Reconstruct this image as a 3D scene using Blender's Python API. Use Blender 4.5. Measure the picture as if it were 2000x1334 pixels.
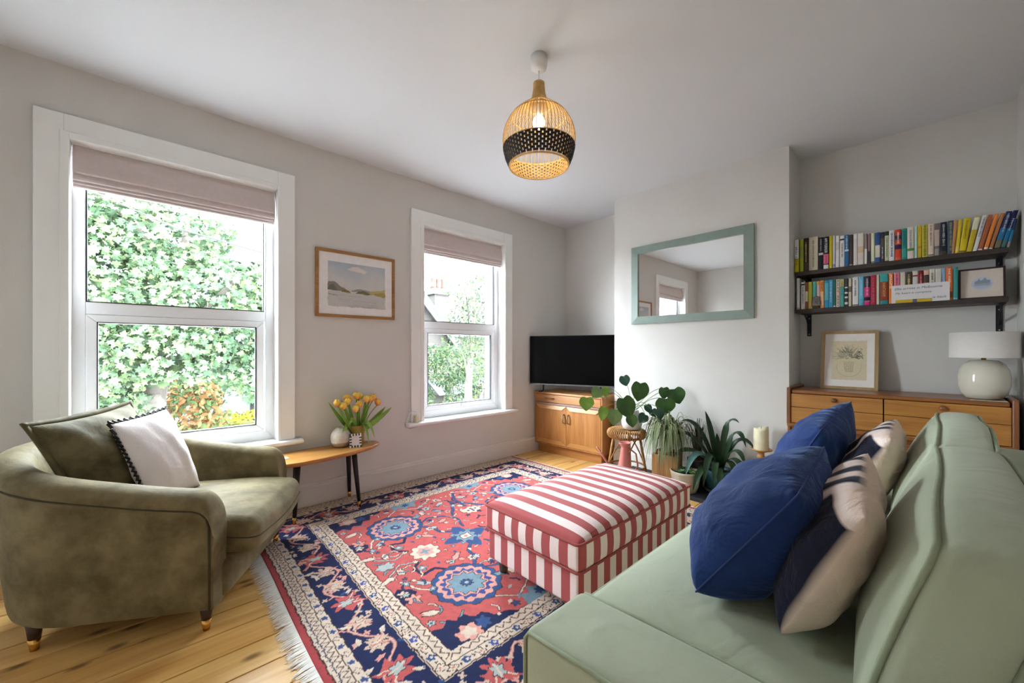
import bpy, math, random
import numpy as np
from mathutils import Vector, Matrix

for o in list(bpy.data.objects):
    bpy.data.objects.remove(o)
scene = bpy.context.scene
COL = scene.collection
R = math.radians
rnd = random.Random(7)

# ---------------------------------------------------------------- camera
cam_d = bpy.data.cameras.new('camera')
cam = bpy.data.objects.new('camera', cam_d)
COL.objects.link(cam)
cam_d.sensor_width = 36.0
cam_d.sensor_fit = 'HORIZONTAL'
cam_d.lens = 775.0 / 2000.0 * 36.0
cam_d.shift_y = 17.0 / 2000.0
cam_d.clip_start = 0.02
cam_d.clip_end = 200
cam.location = (0.0, 0.0, 1.15)
cam.rotation_euler = (R(90), 0, R(46.966 - 90))
scene.camera = cam

# ---------------------------------------------------------------- overcast sky, daylight portals, exposure
SKY = 11.8
BULB = 0.3
EXPOSURE = 2.3
w = bpy.data.worlds.new('overcast_sky')
scene.world = w
w.use_nodes = True
bg = w.node_tree.nodes['Background']
bg.inputs['Color'].default_value = (0.83, 0.92, 1.0, 1)
bg.inputs['Strength'].default_value = SKY

for k, xc in enumerate((0.2075, 2.3455)):
    pd = bpy.data.lights.new('daylight_portal', 'AREA')
    pd.shape = 'RECTANGLE'
    pd.size = 1.005
    pd.size_y = 1.77
    pd.cycles.is_portal = True
    po = bpy.data.objects.new('daylight_portal', pd)
    COL.objects.link(po)
    po.location = (xc, 3.51, 1.40)
    po.rotation_euler = (R(-90), 0, 0)      # faces into the room (-Y)

vs = scene.view_settings
vs.view_transform = 'Standard'
vs.look = 'None'
vs.exposure = EXPOSURE
vs.gamma = 1.0
vs.use_curve_mapping = False


# ---------------------------------------------------------------- helpers
def S(r, g, b):
    def f(c):
        c /= 255.0
        return c / 12.92 if c <= 0.04045 else ((c + 0.055) / 1.055) ** 2.4
    return (f(r), f(g), f(b))


MATS = {}


def mat(name, col, rough=0.6, metal=0.0, var=0.0, vscale=6.0, vstretch=(1, 1, 1), bump=0.0, bscale=60.0,
        bstretch=(1, 1, 1), sheen=0.0, spec=0.4, coat=0.0, attr=None, col2=None, emit=None, estr=0.0, trans=0.0,
        detail=4.0, ramp=(0.3, 0.7), wrinkle=0.0, wscale=7.0, wdist=0.02, sheen_tint=None, subsurf=0.0, randomize=0.0, coord='Object'):
    if name in MATS:
        return MATS[name]
    m = bpy.data.materials.new(name)
    m.use_nodes = True
    nt = m.node_tree
    N = nt.nodes
    L = nt.links
    p = N['Principled BSDF']
    p.inputs['Base Color'].default_value = (*col, 1)
    p.inputs['Roughness'].default_value = rough
    p.inputs['Metallic'].default_value = metal
    p.inputs['Specular IOR Level'].default_value = spec
    p.inputs['Coat Weight'].default_value = coat
    p.inputs['Sheen Weight'].default_value = sheen
    p.inputs['Sheen Roughness'].default_value = 0.35
    if sheen_tint:
        p.inputs['Sheen Tint'].default_value = (*sheen_tint, 1)
    if trans:
        p.inputs['Transmission Weight'].default_value = trans
    if emit:
        p.inputs['Emission Color'].default_value = (*emit, 1)
        p.inputs['Emission Strength'].default_value = estr
    tc = N.new('ShaderNodeTexCoord')
    src = None
    if attr:
        a = N.new('ShaderNodeVertexColor')
        a.layer_name = attr
        src = a.outputs['Color']
    if var > 0:
        mp = N.new('ShaderNodeMapping')
        mp.inputs['Scale'].default_value = [vscale * s for s in vstretch]
        L.new(tc.outputs[coord], mp.inputs['Vector'])
        nz = N.new('ShaderNodeTexNoise')
        nz.inputs['Scale'].default_value = 1.0
        nz.inputs['Detail'].default_value = detail
        nz.inputs['Roughness'].default_value = 0.6
        L.new(mp.outputs['Vector'], nz.inputs['Vector'])
        rp = N.new('ShaderNodeValToRGB')
        L.new(nz.outputs['Fac'], rp.inputs['Fac'])
        rp.color_ramp.elements[0].position = ramp[0]
        rp.color_ramp.elements[1].position = ramp[1]
        if col2 is None:
            rp.color_ramp.elements[0].color = (1 - var, 1 - var, 1 - var, 1)
            rp.color_ramp.elements[1].color = (1 + var, 1 + var, 1 + var, 1)
            mx = N.new('ShaderNodeMix')
            mx.data_type = 'RGBA'
            mx.blend_type = 'MULTIPLY'
            mx.inputs[0].default_value = 1.0
            if src is not None:
                L.new(src, mx.inputs[6])
            else:
                mx.inputs[6].default_value = (*col, 1)
            L.new(rp.outputs['Color'], mx.inputs[7])
            src = mx.outputs[2]
        else:
            rp.color_ramp.elements[0].color = (*col, 1)
            rp.color_ramp.elements[1].color = (*col2, 1)
            src = rp.outputs['Color']
    if randomize > 0:
        oi = N.new('ShaderNodeObjectInfo')
        mr = N.new('ShaderNodeMapRange')
        mr.inputs['To Min'].default_value = 1 - randomize
        mr.inputs['To Max'].default_value = 1 + randomize
        L.new(oi.outputs['Random'], mr.inputs['Value'])
        mx = N.new('ShaderNodeMix')
        mx.data_type = 'RGBA'
        mx.blend_type = 'MULTIPLY'
        mx.inputs[0].default_value = 1.0
        if src is not None:
            L.new(src, mx.inputs[6])
        else:
            mx.inputs[6].default_value = (*col, 1)
        L.new(mr.outputs['Result'], mx.inputs[7])
        src = mx.outputs[2]
    if src is not None:
        L.new(src, p.inputs['Base Color'])
    if bump > 0:
        mp = N.new('ShaderNodeMapping')
        mp.inputs['Scale'].default_value = [bscale * s for s in bstretch]
        L.new(tc.outputs[coord], mp.inputs['Vector'])
        nz = N.new('ShaderNodeTexNoise')
        nz.inputs['Scale'].default_value = 1.0
        nz.inputs['Detail'].default_value = 3.0
        L.new(mp.outputs['Vector'], nz.inputs['Vector'])
        bp = N.new('ShaderNodeBump')
        bp.inputs['Strength'].default_value = bump
        bp.inputs['Distance'].default_value = 0.01
        L.new(nz.outputs['Fac'], bp.inputs['Height'])
        L.new(bp.outputs['Normal'], p.inputs['Normal'])
        if wrinkle > 0:
            nw = N.new('ShaderNodeTexNoise')
            nw.inputs['Scale'].default_value = wscale
            nw.inputs['Detail'].default_value = 3.0
            nw.inputs['Distortion'].default_value = 1.5
            L.new(tc.outputs[coord], nw.inputs['Vector'])
            b2 = N.new('ShaderNodeBump')
            b2.inputs['Strength'].default_value = wrinkle
            b2.inputs['Distance'].default_value = wdist
            L.new(nw.outputs['Fac'], b2.inputs['Height'])
            L.new(b2.outputs['Normal'], bp.inputs['Normal'])
    MATS[name] = m
    return m


def wood(name, light, dark, axis=0, scale=9.0, rough=0.45, coat=0.0, knots=False, randomize=0.0, fine=0.5):
    """Grain running along one axis, made of stretched noise."""
    if name in MATS:
        return MATS[name]
    m = bpy.data.materials.new(name)
    m.use_nodes = True
    nt = m.node_tree
    N = nt.nodes
    L = nt.links
    p = N['Principled BSDF']
    p.inputs['Roughness'].default_value = rough
    p.inputs['Coat Weight'].default_value = coat
    p.inputs['Coat Roughness'].default_value = 0.25
    tc = N.new('ShaderNodeTexCoord')
    vec = tc.outputs['Object']
    if randomize > 0:
        oi = N.new('ShaderNodeObjectInfo')
        ad = N.new('ShaderNodeVectorMath')
        ad.operation = 'ADD'
        sc = N.new('ShaderNodeVectorMath')
        sc.operation = 'SCALE'
        sc.inputs[0].default_value = (37.0, 11.0, 5.0)
        L.new(oi.outputs['Random'], sc.inputs['Scale'])
        L.new(vec, ad.inputs[0])
        L.new(sc.outputs[0], ad.inputs[1])
        vec = ad.outputs[0]
    st = [scale, scale, scale]
    st[axis] = scale * 0.09
    mp = N.new('ShaderNodeMapping')
    mp.inputs['Scale'].default_value = st
    L.new(vec, mp.inputs['Vector'])
    n1 = N.new('ShaderNodeTexNoise')
    n1.inputs['Scale'].default_value = 1.6
    n1.inputs['Detail'].default_value = 5
    n1.inputs['Distortion'].default_value = 0.6
    L.new(mp.outputs['Vector'], n1.inputs['Vector'])
    mp2 = N.new('ShaderNodeMapping')
    st2 = [scale * 9, scale * 9, scale * 9]
    st2[axis] = scale * 0.35
    mp2.inputs['Scale'].default_value = st2
    L.new(vec, mp2.inputs['Vector'])
    n2 = N.new('ShaderNodeTexNoise')
    n2.inputs['Scale'].default_value = 1.0
    n2.inputs['Detail'].default_value = 2
    L.new(mp2.outputs['Vector'], n2.inputs['Vector'])
    mm = N.new('ShaderNodeMath')
    mm.operation = 'MULTIPLY_ADD'
    mm.inputs[1].default_value = fine
    L.new(n2.outputs['Fac'], mm.inputs[0])
    L.new(n1.outputs['Fac'], mm.inputs[2])
    rp = N.new('ShaderNodeValToRGB')
    rp.color_ramp.elements[0].position = 0.42
    rp.color_ramp.elements[1].position = 0.42 + 0.55
    rp.color_ramp.elements[0].color = (*light, 1)
    rp.color_ramp.elements[1].color = (*dark, 1)
    L.new(mm.outputs[0], rp.inputs['Fac'])
    src = rp.outputs['Color']
    if knots:
        st3 = [5.2, 5.2, 5.2]
        st3[axis] = 2.6
        mp3 = N.new('ShaderNodeMapping')
        mp3.inputs['Scale'].default_value = st3
        L.new(vec, mp3.inputs['Vector'])
        vo = N.new('ShaderNodeTexVoronoi')
        vo.voronoi_dimensions = '2D'
        vo.inputs['Scale'].default_value = 1.0
        vo.inputs['Randomness'].default_value = 1.0
        L.new(mp3.outputs['Vector'], vo.inputs['Vector'])
        kr = N.new('ShaderNodeValToRGB')
        kr.color_ramp.elements[0].position = 0.035
        kr.color_ramp.elements[1].position = 0.11
        kr.color_ramp.elements[0].color = (*S(74, 44, 24), 1)
        kr.color_ramp.elements[1].color = (1, 1, 1, 1)
        L.new(vo.outputs['Distance'], kr.inputs['Fac'])
        mx = N.new('ShaderNodeMix')
        mx.data_type = 'RGBA'
        mx.blend_type = 'MULTIPLY'
        mx.inputs[0].default_value = 0.72
        L.new(src, mx.inputs[6])
        L.new(kr.outputs['Color'], mx.inputs[7])
        src = mx.outputs[2]
    if randomize > 0:
        mr = N.new('ShaderNodeMapRange')
        mr.inputs['To Min'].default_value = 1 - randomize
        mr.inputs['To Max'].default_value = 1 + randomize * 0.6
        L.new(oi.outputs['Random'], mr.inputs['Value'])
        mx = N.new('ShaderNodeMix')
        mx.data_type = 'RGBA'
        mx.blend_type = 'MULTIPLY'
        mx.inputs[0].default_value = 1.0
        L.new(src, mx.inputs[6])
        L.new(mr.outputs['Result'], mx.inputs[7])
        src = mx.outputs[2]
    L.new(src, p.inputs['Base Color'])
    bp = N.new('ShaderNodeBump')
    bp.inputs['Strength'].default_value = 0.12
    bp.inputs['Distance'].default_value = 0.002
    L.new(n2.outputs['Fac'], bp.inputs['Height'])
    L.new(bp.outputs['Normal'], p.inputs['Normal'])
    MATS[name] = m
    return m


class MB:
    def __init__(s):
        s.v = []
        s.f = []
        s.mi = []
        s.cur = 0
        s.col = []

    def add(s, vs, fs, cols=None):
        b = len(s.v)
        s.v += [tuple(q) for q in vs]
        s.f += [tuple(i + b for i in q) for q in fs]
        s.mi += [s.cur] * len(fs)
        if cols is not None:
            s.col += list(cols)
        return s

    def box(s, x0, x1, y0, y1, z0, z1):
        return s.add([(x0, y0, z0), (x1, y0, z0), (x1, y1, z0), (x0, y1, z0), (x0, y0, z1), (x1, y0, z1), (x1, y1, z1), (x0, y1, z1)],
                     [(0, 3, 2, 1), (4, 5, 6, 7), (0, 1, 5, 4), (1, 2, 6, 5), (2, 3, 7, 6), (3, 0, 4, 7)])

    def tube(s, pts, r, seg=8, closed=False, caps=True, cols=None):
        pts = [Vector(q) for q in pts]
        n = len(pts)
        rs = r if isinstance(r, (list, tuple)) else [r] * n
        vs = []
        prev = None
        for i, q in enumerate(pts):
            if closed:
                d = (pts[(i + 1) % n] - pts[i - 1])
            else:
                d = pts[min(i + 1, n - 1)] - pts[max(i - 1, 0)]
            if d.length < 1e-9:
                d = Vector((0, 0, 1))
            d.normalize()
            if prev is None:
                a = d.orthogonal().normalized()
            else:
                a = prev - d * prev.dot(d)
                if a.length < 1e-6:
                    a = d.orthogonal()
                a.normalize()
            prev = a
            b = d.cross(a)
            for k in range(seg):
                t = 2 * math.pi * k / seg
                vs.append(q + (a * math.cos(t) + b * math.sin(t)) * rs[i])
        fs = []
        m = n if closed else n - 1
        for i in range(m):
            j = (i + 1) % n
            for k in range(seg):
                k2 = (k + 1) % seg
                fs.append((i * seg + k, i * seg + k2, j * seg + k2, j * seg + k))
        if caps and not closed:
            fs.append(tuple(range(seg - 1, -1, -1)))
            fs.append(tuple((n - 1) * seg + k for k in range(seg)))
        return s.add(vs, fs, [cols] * len(vs) if cols is not None else None)

    def lathe(s, prof, seg=32, c=(0, 0, 0), close_bottom=True, close_top=True, wob=None):
        vs = []
        for (r, z) in prof:
            for k in range(seg):
                t = 2 * math.pi * k / seg
                rr = r * (wob(t, z) if wob else 1)
                vs.append((c[0] + rr * math.cos(t), c[1] + rr * math.sin(t), c[2] + z))
        fs = []
        for i in range(len(prof) - 1):
            for k in range(seg):
                k2 = (k + 1) % seg
                fs.append((i * seg + k, i * seg + k2, (i + 1) * seg + k2, (i + 1) * seg + k))
        if close_bottom:
            fs.append(tuple(range(seg - 1, -1, -1)))
        if close_top:
            b = (len(prof) - 1) * seg
            fs.append(tuple(b + k for k in range(seg)))
        return s.add(vs, fs)

    def prism(s, pts, a, b, fn):
        """Outline pts (2-d) extruded from a to b; fn(p, q, h) -> 3-d point."""
        n = len(pts)
        vs = [fn(p[0], p[1], a) for p in pts] + [fn(p[0], p[1], b) for p in pts]
        fs = [tuple(range(n - 1, -1, -1)), tuple(range(n, 2 * n))]
        for i in range(n):
            j = (i + 1) % n
            fs.append((i, j, n + j, n + i))
        return s.add(vs, fs)

    def puff(s, x0, x1, y0, y1, z0, z1, bev=0.03, puff=(0, 0, 0), n=6, fn=None, colfn=None):
        h = [(x1 - x0) / 2, (y1 - y0) / 2, (z1 - z0) / 2]
        c = [(x0 + x1) / 2, (y0 + y1) / 2, (z0 + z1) / 2]
        bev = min(bev, min(h) * 0.98)
        tn = [bev * math.tan(R(a)) for a in (0, 15, 30, 45)]
        lines = []
        for ax in range(3):
            inn = h[ax] - bev
            neg = [-inn - q for q in reversed(tn)]
            pos = [inn + q for q in tn]
            mid = [-inn + 2 * inn * k / (n + 1) for k in range(1, n + 1)]
            lines.append(neg + mid + pos)
        idx = {}
        vs = []
        fs = []

        def vid(p):
            key = tuple(round(q, 6) for q in p)
            if key in idx:
                return idx[key]
            q = [max(-(h[i] - bev), min(h[i] - bev, p[i])) for i in range(3)]
            d = [p[i] - q[i] for i in range(3)]
            l = math.sqrt(sum(e * e for e in d)) or 1
            o = [q[i] + d[i] / l * bev for i in range(3)]
            nn = [p[i] / h[i] for i in range(3)]
            for i in range(3):
                j, k = (i + 1) % 3, (i + 2) % 3
                o[i] += puff[i] * nn[i] * (1 - nn[j] ** 2) * (1 - nn[k] ** 2)
            w_ = tuple(o[i] + c[i] for i in range(3))
            if fn:
                w_ = fn(*w_)
            idx[key] = len(vs)
            vs.append(w_)
            return idx[key]
        for ax in range(3):
            j, k = (ax + 1) % 3, (ax + 2) % 3
            for sgn in (-1, 1):
                for a in range(len(lines[j]) - 1):
                    for b in range(len(lines[k]) - 1):
                        quad = []
                        for (aa, bb) in ((a, b), (a + 1, b), (a + 1, b + 1), (a, b + 1)):
                            p = [0, 0, 0]
                            p[ax] = sgn * h[ax]
                            p[j] = lines[j][aa]
                            p[k] = lines[k][bb]
                            quad.append(vid(p))
                        fs.append(tuple(quad if sgn > 0 else reversed(quad)))
        return s.add(vs, fs)

    def build(s, name, m, parent=None, smooth=False, bevel=0.0, kind=None, label=None):
        me = bpy.data.meshes.new(name)
        me.from_pydata(s.v, [], s.f)
        ms = m if isinstance(m, (list, tuple)) else [m]
        for q in ms:
            me.materials.append(q)
        if len(ms) > 1:
            me.polygons.foreach_set('material_index', s.mi)
        if s.col:
            at = me.color_attributes.new('Col', 'FLOAT_COLOR', 'POINT')
            arr = np.ones((len(s.v), 4), dtype=np.float32)
            arr[:, :3] = np.array(s.col, dtype=np.float32)
            at.data.foreach_set('color', arr.ravel())
        if smooth:
            me.polygons.foreach_set('use_smooth', [True] * len(me.polygons))
        me.update()
        o = bpy.data.objects.new(name, me)
        COL.objects.link(o)
        attach(o, parent)
        if bevel > 0:
            b = o.modifiers.new('bevel', 'BEVEL')
            b.width = bevel
            b.segments = 2
            b.limit_method = 'ANGLE'
            b.angle_limit = R(40)
        if kind:
            o['kind'] = kind
        if label:
            o['label'] = label
        return o


ROOTS = {}


def attach(o, parent):
    if parent is None:
        return
    o.parent = parent
    if parent.name in ROOTS:
        o.matrix_parent_inverse = ROOTS[parent.name]


def tag(o, label, cat, group=None, kind=None):
    o['label'] = label
    if cat:
        o['category'] = cat
    if group:
        o['group'] = group
    if kind:
        o['kind'] = kind
    return o


def thing(name, label, cat, loc=(0, 0, 0), rot=None, group=None, kind=None):
    """Empty at the base of a thing. Without rot its parts are given in world coordinates, with rot in its own."""
    o = bpy.data.objects.new(name, None)
    o.empty_display_size = 0.05
    COL.objects.link(o)
    o.location = loc
    if rot is None:
        ROOTS[o.name] = Matrix.Translation(Vector(loc)).inverted()
    else:
        o.rotation_euler = rot if isinstance(rot, tuple) else (0, 0, rot)
    return tag(o, label, cat, group, kind)


def struct(o, label=None):
    o['kind'] = 'structure'
    if label:
        o['label'] = label
    return o


def V(*a):
    return Vector(a)


def arc(p0, p1, lift, n=10, side=(0, 0, 0)):
    """Bowed path from p0 to p1."""
    p0, p1, sd = Vector(p0), Vector(p1), Vector(side)
    return [p0.lerp(p1, k / n) + (Vector((0, 0, lift)) + sd) * (4 * (k / n) * (1 - k / n)) for k in range(n + 1)]


def rrect(x0, x1, y0, y1, r, k=5):
    pts = []
    for (cx, cy, a0) in ((x1 - r, y1 - r, 0), (x0 + r, y1 - r, 90), (x0 + r, y0 + r, 180), (x1 - r, y0 + r, 270)):
        for i in range(k + 1):
            a = R(a0 + 90 * i / k)
            pts.append((cx + r * math.cos(a), cy + r * math.sin(a)))
    return pts


class Painter:
    """A fine grid whose vertices are coloured; used for woven, painted and printed flat patterns."""

    def __init__(s, x0, x1, y0, y1, nx, ny, bgc, warp=0.0, wl=0.06):
        s.nx, s.ny = nx, ny
        s.gx = np.linspace(x0, x1, nx + 1)
        s.gy = np.linspace(y0, y1, ny + 1)
        s.X, s.Y = np.meshgrid(s.gx, s.gy)
        s.X0, s.Y0 = s.X.copy(), s.Y.copy()
        if warp:
            k = 2 * math.pi / wl
            s.X = s.X + warp * (np.sin(k * s.Y0) + 0.6 * np.sin(2.7 * k * s.Y0 + 1.3 + k * s.X0) + 0.5 * np.sin(0.37 * k * s.X0 + 2))
            s.Y = s.Y + warp * (np.sin(k * s.X0 + 0.7) + 0.6 * np.sin(2.3 * k * s.X0 + 0.4 - k * s.Y0) + 0.5 * np.sin(0.41 * k * s.Y0))
        s.m = 3 * warp + 1e-4
        s.c = np.empty((ny + 1, nx + 1, 3))
        s.c[:] = bgc
        s.sym = [(1, 1)]
        s.ctr = (0, 0)

    def sl(s, xa, xb, ya, yb):
        i0 = max(int(np.searchsorted(s.gx, xa - s.m)) - 1, 0)
        i1 = int(np.searchsorted(s.gx, xb + s.m)) + 1
        j0 = max(int(np.searchsorted(s.gy, ya - s.m)) - 1, 0)
        j1 = int(np.searchsorted(s.gy, yb + s.m)) + 1
        return (slice(j0, j1), slice(i0, i1))

    def T(s, p, t):
        return ((p[0] - s.ctr[0]) * t[0] + s.ctr[0], (p[1] - s.ctr[1]) * t[1] + s.ctr[1])

    def poly(s, pts, col):
        for t in s.sym:
            q = [s.T(p, t) for p in pts]
            xs = [p[0] for p in q]
            ys = [p[1] for p in q]
            r = s.sl(min(xs), max(xs), min(ys), max(ys))
            X, Y = s.X[r], s.Y[r]
            ins = np.zeros(X.shape, bool)
            n = len(q)
            for i in range(n):
                xa, ya = q[i]
                xb, yb = q[i - 1]
                cnd = ((ya > Y) != (yb > Y))
                if yb != ya:
                    ins ^= cnd & (X < (xb - xa) * (Y - ya) / (yb - ya) + xa)
            s.c[r][ins] = col

    def line(s, pts, w, col):
        for t in s.sym:
            q = [s.T(p, t) for p in pts]
            for a, b in zip(q[:-1], q[1:]):
                r = s.sl(min(a[0], b[0]) - w, max(a[0], b[0]) + w, min(a[1], b[1]) - w, max(a[1], b[1]) + w)
                X, Y = s.X[r], s.Y[r]
                dx, dy = b[0] - a[0], b[1] - a[1]
                l2 = dx * dx + dy * dy + 1e-12
                tt = np.clip(((X - a[0]) * dx + (Y - a[1]) * dy) / l2, 0, 1)
                d = np.hypot(X - a[0] - tt * dx, Y - a[1] - tt * dy)
                s.c[r][d < w / 2] = col

    def flower(s, cx, cy, r, n, amp, col, ph=0.0, sq=1.0, ang=0.0, sharp=False):
        for t in s.sym:
            c = s.T((cx, cy), t)
            rr = r * (1 + amp) * max(1, sq)
            k = s.sl(c[0] - rr, c[0] + rr, c[1] - rr, c[1] + rr)
            X, Y = (s.X[k] - c[0]) * t[0], (s.Y[k] - c[1]) * t[1]
            ca, sa = math.cos(ang), math.sin(ang)
            X, Y = X * ca + Y * sa, (-X * sa + Y * ca) / sq
            th = np.arctan2(Y, X)
            wv = np.cos(n * th + ph)
            if sharp:
                wv = 2 * np.abs(((n * th + ph) / (2 * math.pi)) % 1 * 2 - 1) - 1
            s.c[k][np.hypot(X, Y) < r * (1 + amp * wv)] = col

    def rect(s, xa, xb, ya, yb, col):
        r = s.sl(xa, xb, ya, yb)
        X, Y = s.X[r], s.Y[r]
        s.c[r][(X >= xa) & (X <= xb) & (Y >= ya) & (Y <= yb)] = col

    def mesh(s, name, m, fn, parent=None, skirt=None):
        """fn maps (x, y) arrays to an (n, 3) array."""
        X, Y = s.X0.ravel(), s.Y0.ravel()
        P = fn(X, Y).astype(np.float32)
        nx, ny = s.nx, s.ny
        a = (np.arange(ny)[:, None] * (nx + 1) + np.arange(nx)[None, :]).ravel()
        F = np.stack([a, a + 1, a + nx + 2, a + nx + 1], 1).astype(np.int32)
        me = bpy.data.meshes.new(name)
        me.vertices.add(len(P))
        me.vertices.foreach_set('co', P.ravel())
        me.loops.add(F.size)
        me.loops.foreach_set('vertex_index', F.ravel())
        me.polygons.add(len(F))
        me.polygons.foreach_set('loop_start', np.arange(0, F.size, 4, dtype=np.int32))
        try:
            me.polygons.foreach_set('loop_total', np.full(len(F), 4, dtype=np.int32))
        except Exception:
            pass
        me.update(calc_edges=True)
        me.validate()
        at = me.color_attributes.new('Col', 'FLOAT_COLOR', 'POINT')
        c4 = np.ones((len(P), 4), np.float32)
        c4[:, :3] = s.c.reshape(-1, 3)
        at.data.foreach_set('color', c4.ravel())
        me.materials.append(m)
        o = bpy.data.objects.new(name, me)
        COL.objects.link(o)
        attach(o, parent)
        return o


# lettering: outlines are turned into meshes once, while the scene is still nearly empty
TEXTS = {}


def need_text(keys):
    tmp = []
    for key in keys:
        body, shear = key
        cu = bpy.data.curves.new('lettering', 'FONT')
        cu.body = body
        cu.size = 1.0
        cu.shear = shear
        cu.resolution_u = 2
        o = bpy.data.objects.new('lettering', cu)
        COL.objects.link(o)
        tmp.append((key, o))
    bpy.context.view_layer.update()
    dg = bpy.context.evaluated_depsgraph_get()
    for key, o in tmp:
        me = o.evaluated_get(dg).to_mesh()
        vs_ = [tuple(v.co) for v in me.vertices]
        fs_ = [tuple(p.vertices) for p in me.polygons]
        o.evaluated_get(dg).to_mesh_clear()
        xs = [v[0] for v in vs_] or [0, 1]
        ys = [v[1] for v in vs_] or [0, 1]
        TEXTS[key] = (vs_, fs_, min(xs), max(xs), min(ys), max(ys))
    for key, o in tmp:
        cu = o.data
        bpy.data.objects.remove(o)
        bpy.data.curves.remove(cu)


def put_text(name, body, fn, length, height, m, parent=None, shear=0.0):
    """Fit the text into length x height; fn(a, b) -> 3-d, a along the text, b up the glyphs, both from the middle."""
    vs_, fs_, xa, xb, ya, yb = TEXTS[(body, shear)]
    sx = length / max(xb - xa, 1e-6)
    sy = height / max(yb - ya, 1e-6)
    b = MB()
    b.add([fn((v[0] - (xa + xb) / 2) * sx, (v[1] - (ya + yb) / 2) * sy) for v in vs_], fs_)
    return b.build(name, m, parent)

# ================================================================ the room
M_wall = mat('wall_paint', S(217, 213, 209), rough=0.85, var=0.02, vscale=3, bump=0.12, bscale=160, spec=0.2)
M_ceil = mat('ceiling_paint', S(224, 225, 229), rough=0.9, bump=0.06, bscale=40, spec=0.2)
M_trim = mat('white_gloss_paint', S(246, 246, 244), rough=0.35, var=0.015, vscale=4, spec=0.4)
M_upvc = mat('white_upvc', S(240, 240, 243), rough=0.3, var=0.01, vscale=4, spec=0.4)
M_base = mat('baseboard_paint', S(220, 216, 212), rough=0.6, var=0.02, vscale=5, spec=0.3)
M_gasket = mat('black_rubber', S(32, 34, 38), rough=0.7, var=0.1)
M_black = mat('black_paint', S(30, 28, 28), rough=0.5, var=0.1)
M_pine = wood('pine_floorboard', S(240, 196, 122), S(204, 146, 74), axis=0, scale=9, rough=0.33, coat=0.15, knots=True, randomize=0.16, fine=0.35)
M_chrome = mat('brushed_metal', S(190, 190, 190), rough=0.25, metal=1.0, var=0.05)
M_brass = mat('brass', S(212, 164, 84), rough=0.25, metal=1.0, var=0.05)

WY = 3.17      # room face of the window wall
CH = 2.668     # ceiling height
XL, XR, YB = -0.88, 3.87, -0.33

fl = struct(MB().box(XL - 0.2, XR + 0.2, YB - 0.2, WY + 0.3, -0.2, -0.022).build('floor', mat('dark_subfloor', S(52, 36, 24), rough=0.9, var=0.2)),
            'stripped pine floorboards with dark gaps and knots')
bw = 0.1545
y = YB
k = 0
while y < WY - 0.005:
    y1 = min(y + bw, WY)
    joints = {3: [1.9], 7: [0.6, 2.9], 11: [2.2], 14: [-0.4], 17: [1.2], 20: [3.1], 22: [2.0]}.get(k, [])
    xs = [XL] + joints + [XR]
    for xa, xb in zip(xs[:-1], xs[1:]):
        MB().box(xa + 0.001, xb - 0.001, y + 0.0030, y1 - 0.0030, -0.022, 0.0).build('floorboard', M_pine, fl, bevel=0.0015)
    y = y1
    k += 1

b = MB()
op = [(-0.295, 0.71), (1.843, 2.848)]     # window openings
OZ0, OZ1 = 0.50, 2.29
b.box(XL - 0.3, op[0][0], WY, WY + 0.33, -0.2, 2.9)
b.box(op[0][1], op[1][0], WY, WY + 0.33, -0.2, 2.9)
b.box(op[1][1], XR + 0.3, WY, WY + 0.33, -0.2, 2.9)
for a, c in op:
    b.box(a, c, WY, WY + 0.33, -0.2, OZ0)
    b.box(a, c, WY, WY + 0.33, OZ1, 2.9)
struct(b.build('wall_front', M_wall), 'grey painted wall with the two tall windows')
struct(MB().box(XR, XR + 0.25, YB - 0.25, WY, -0.2, 2.9).build('wall_right', M_wall), 'grey painted alcove wall either side of the chimney breast')
struct(MB().box(3.51, XR, 0.749, 2.235, 0, CH + 0.005).build('wall_chimney_breast', M_wall), 'grey painted chimney breast standing proud of the alcoves')
struct(MB().box(XL - 0.25, XR, YB - 0.25, YB, -0.2, 2.9).build('wall_back', M_wall), 'grey painted wall behind the green sofa')
struct(MB().box(XL - 0.25, XL, YB, WY, -0.2, 2.9).build('wall_left', M_wall), 'grey painted wall seen in the mirror')
struct(MB().box(XL, XR, YB, WY, CH, CH + 0.25).build('ceiling', M_ceil), 'plain white ceiling')

PROF = [(0, 0), (0.020, 0), (0.020, 0.135), (0.016, 0.146), (0.016, 0.152), (0.008, 0.166), (0, 0.166)]
struct(MB().prism(PROF, XL, XR, lambda p, q, h: (h, WY - p, q)).build('baseboard_front', M_base))
struct(MB().prism(PROF, 0.749 - 0.0, 2.235, lambda p, q, h: (3.51 - p, h, q)).build('baseboard_chimney_breast', M_base))
struct(MB().prism(PROF, 2.235, WY - 0.02, lambda p, q, h: (XR - p, h, q)).build('baseboard_right', M_base))
struct(MB().prism(PROF, YB + 0.02, 0.749, lambda p, q, h: (XR - p, h, q)).build('baseboard_alcove', M_base))
struct(MB().prism(PROF, YB, WY, lambda p, q, h: (XL + p, h, q)).build('baseboard_left', M_base))
struct(MB().prism(PROF, XL + 0.02, XR, lambda p, q, h: (h, YB + p, q)).build('baseboard_back', M_base))

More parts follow.
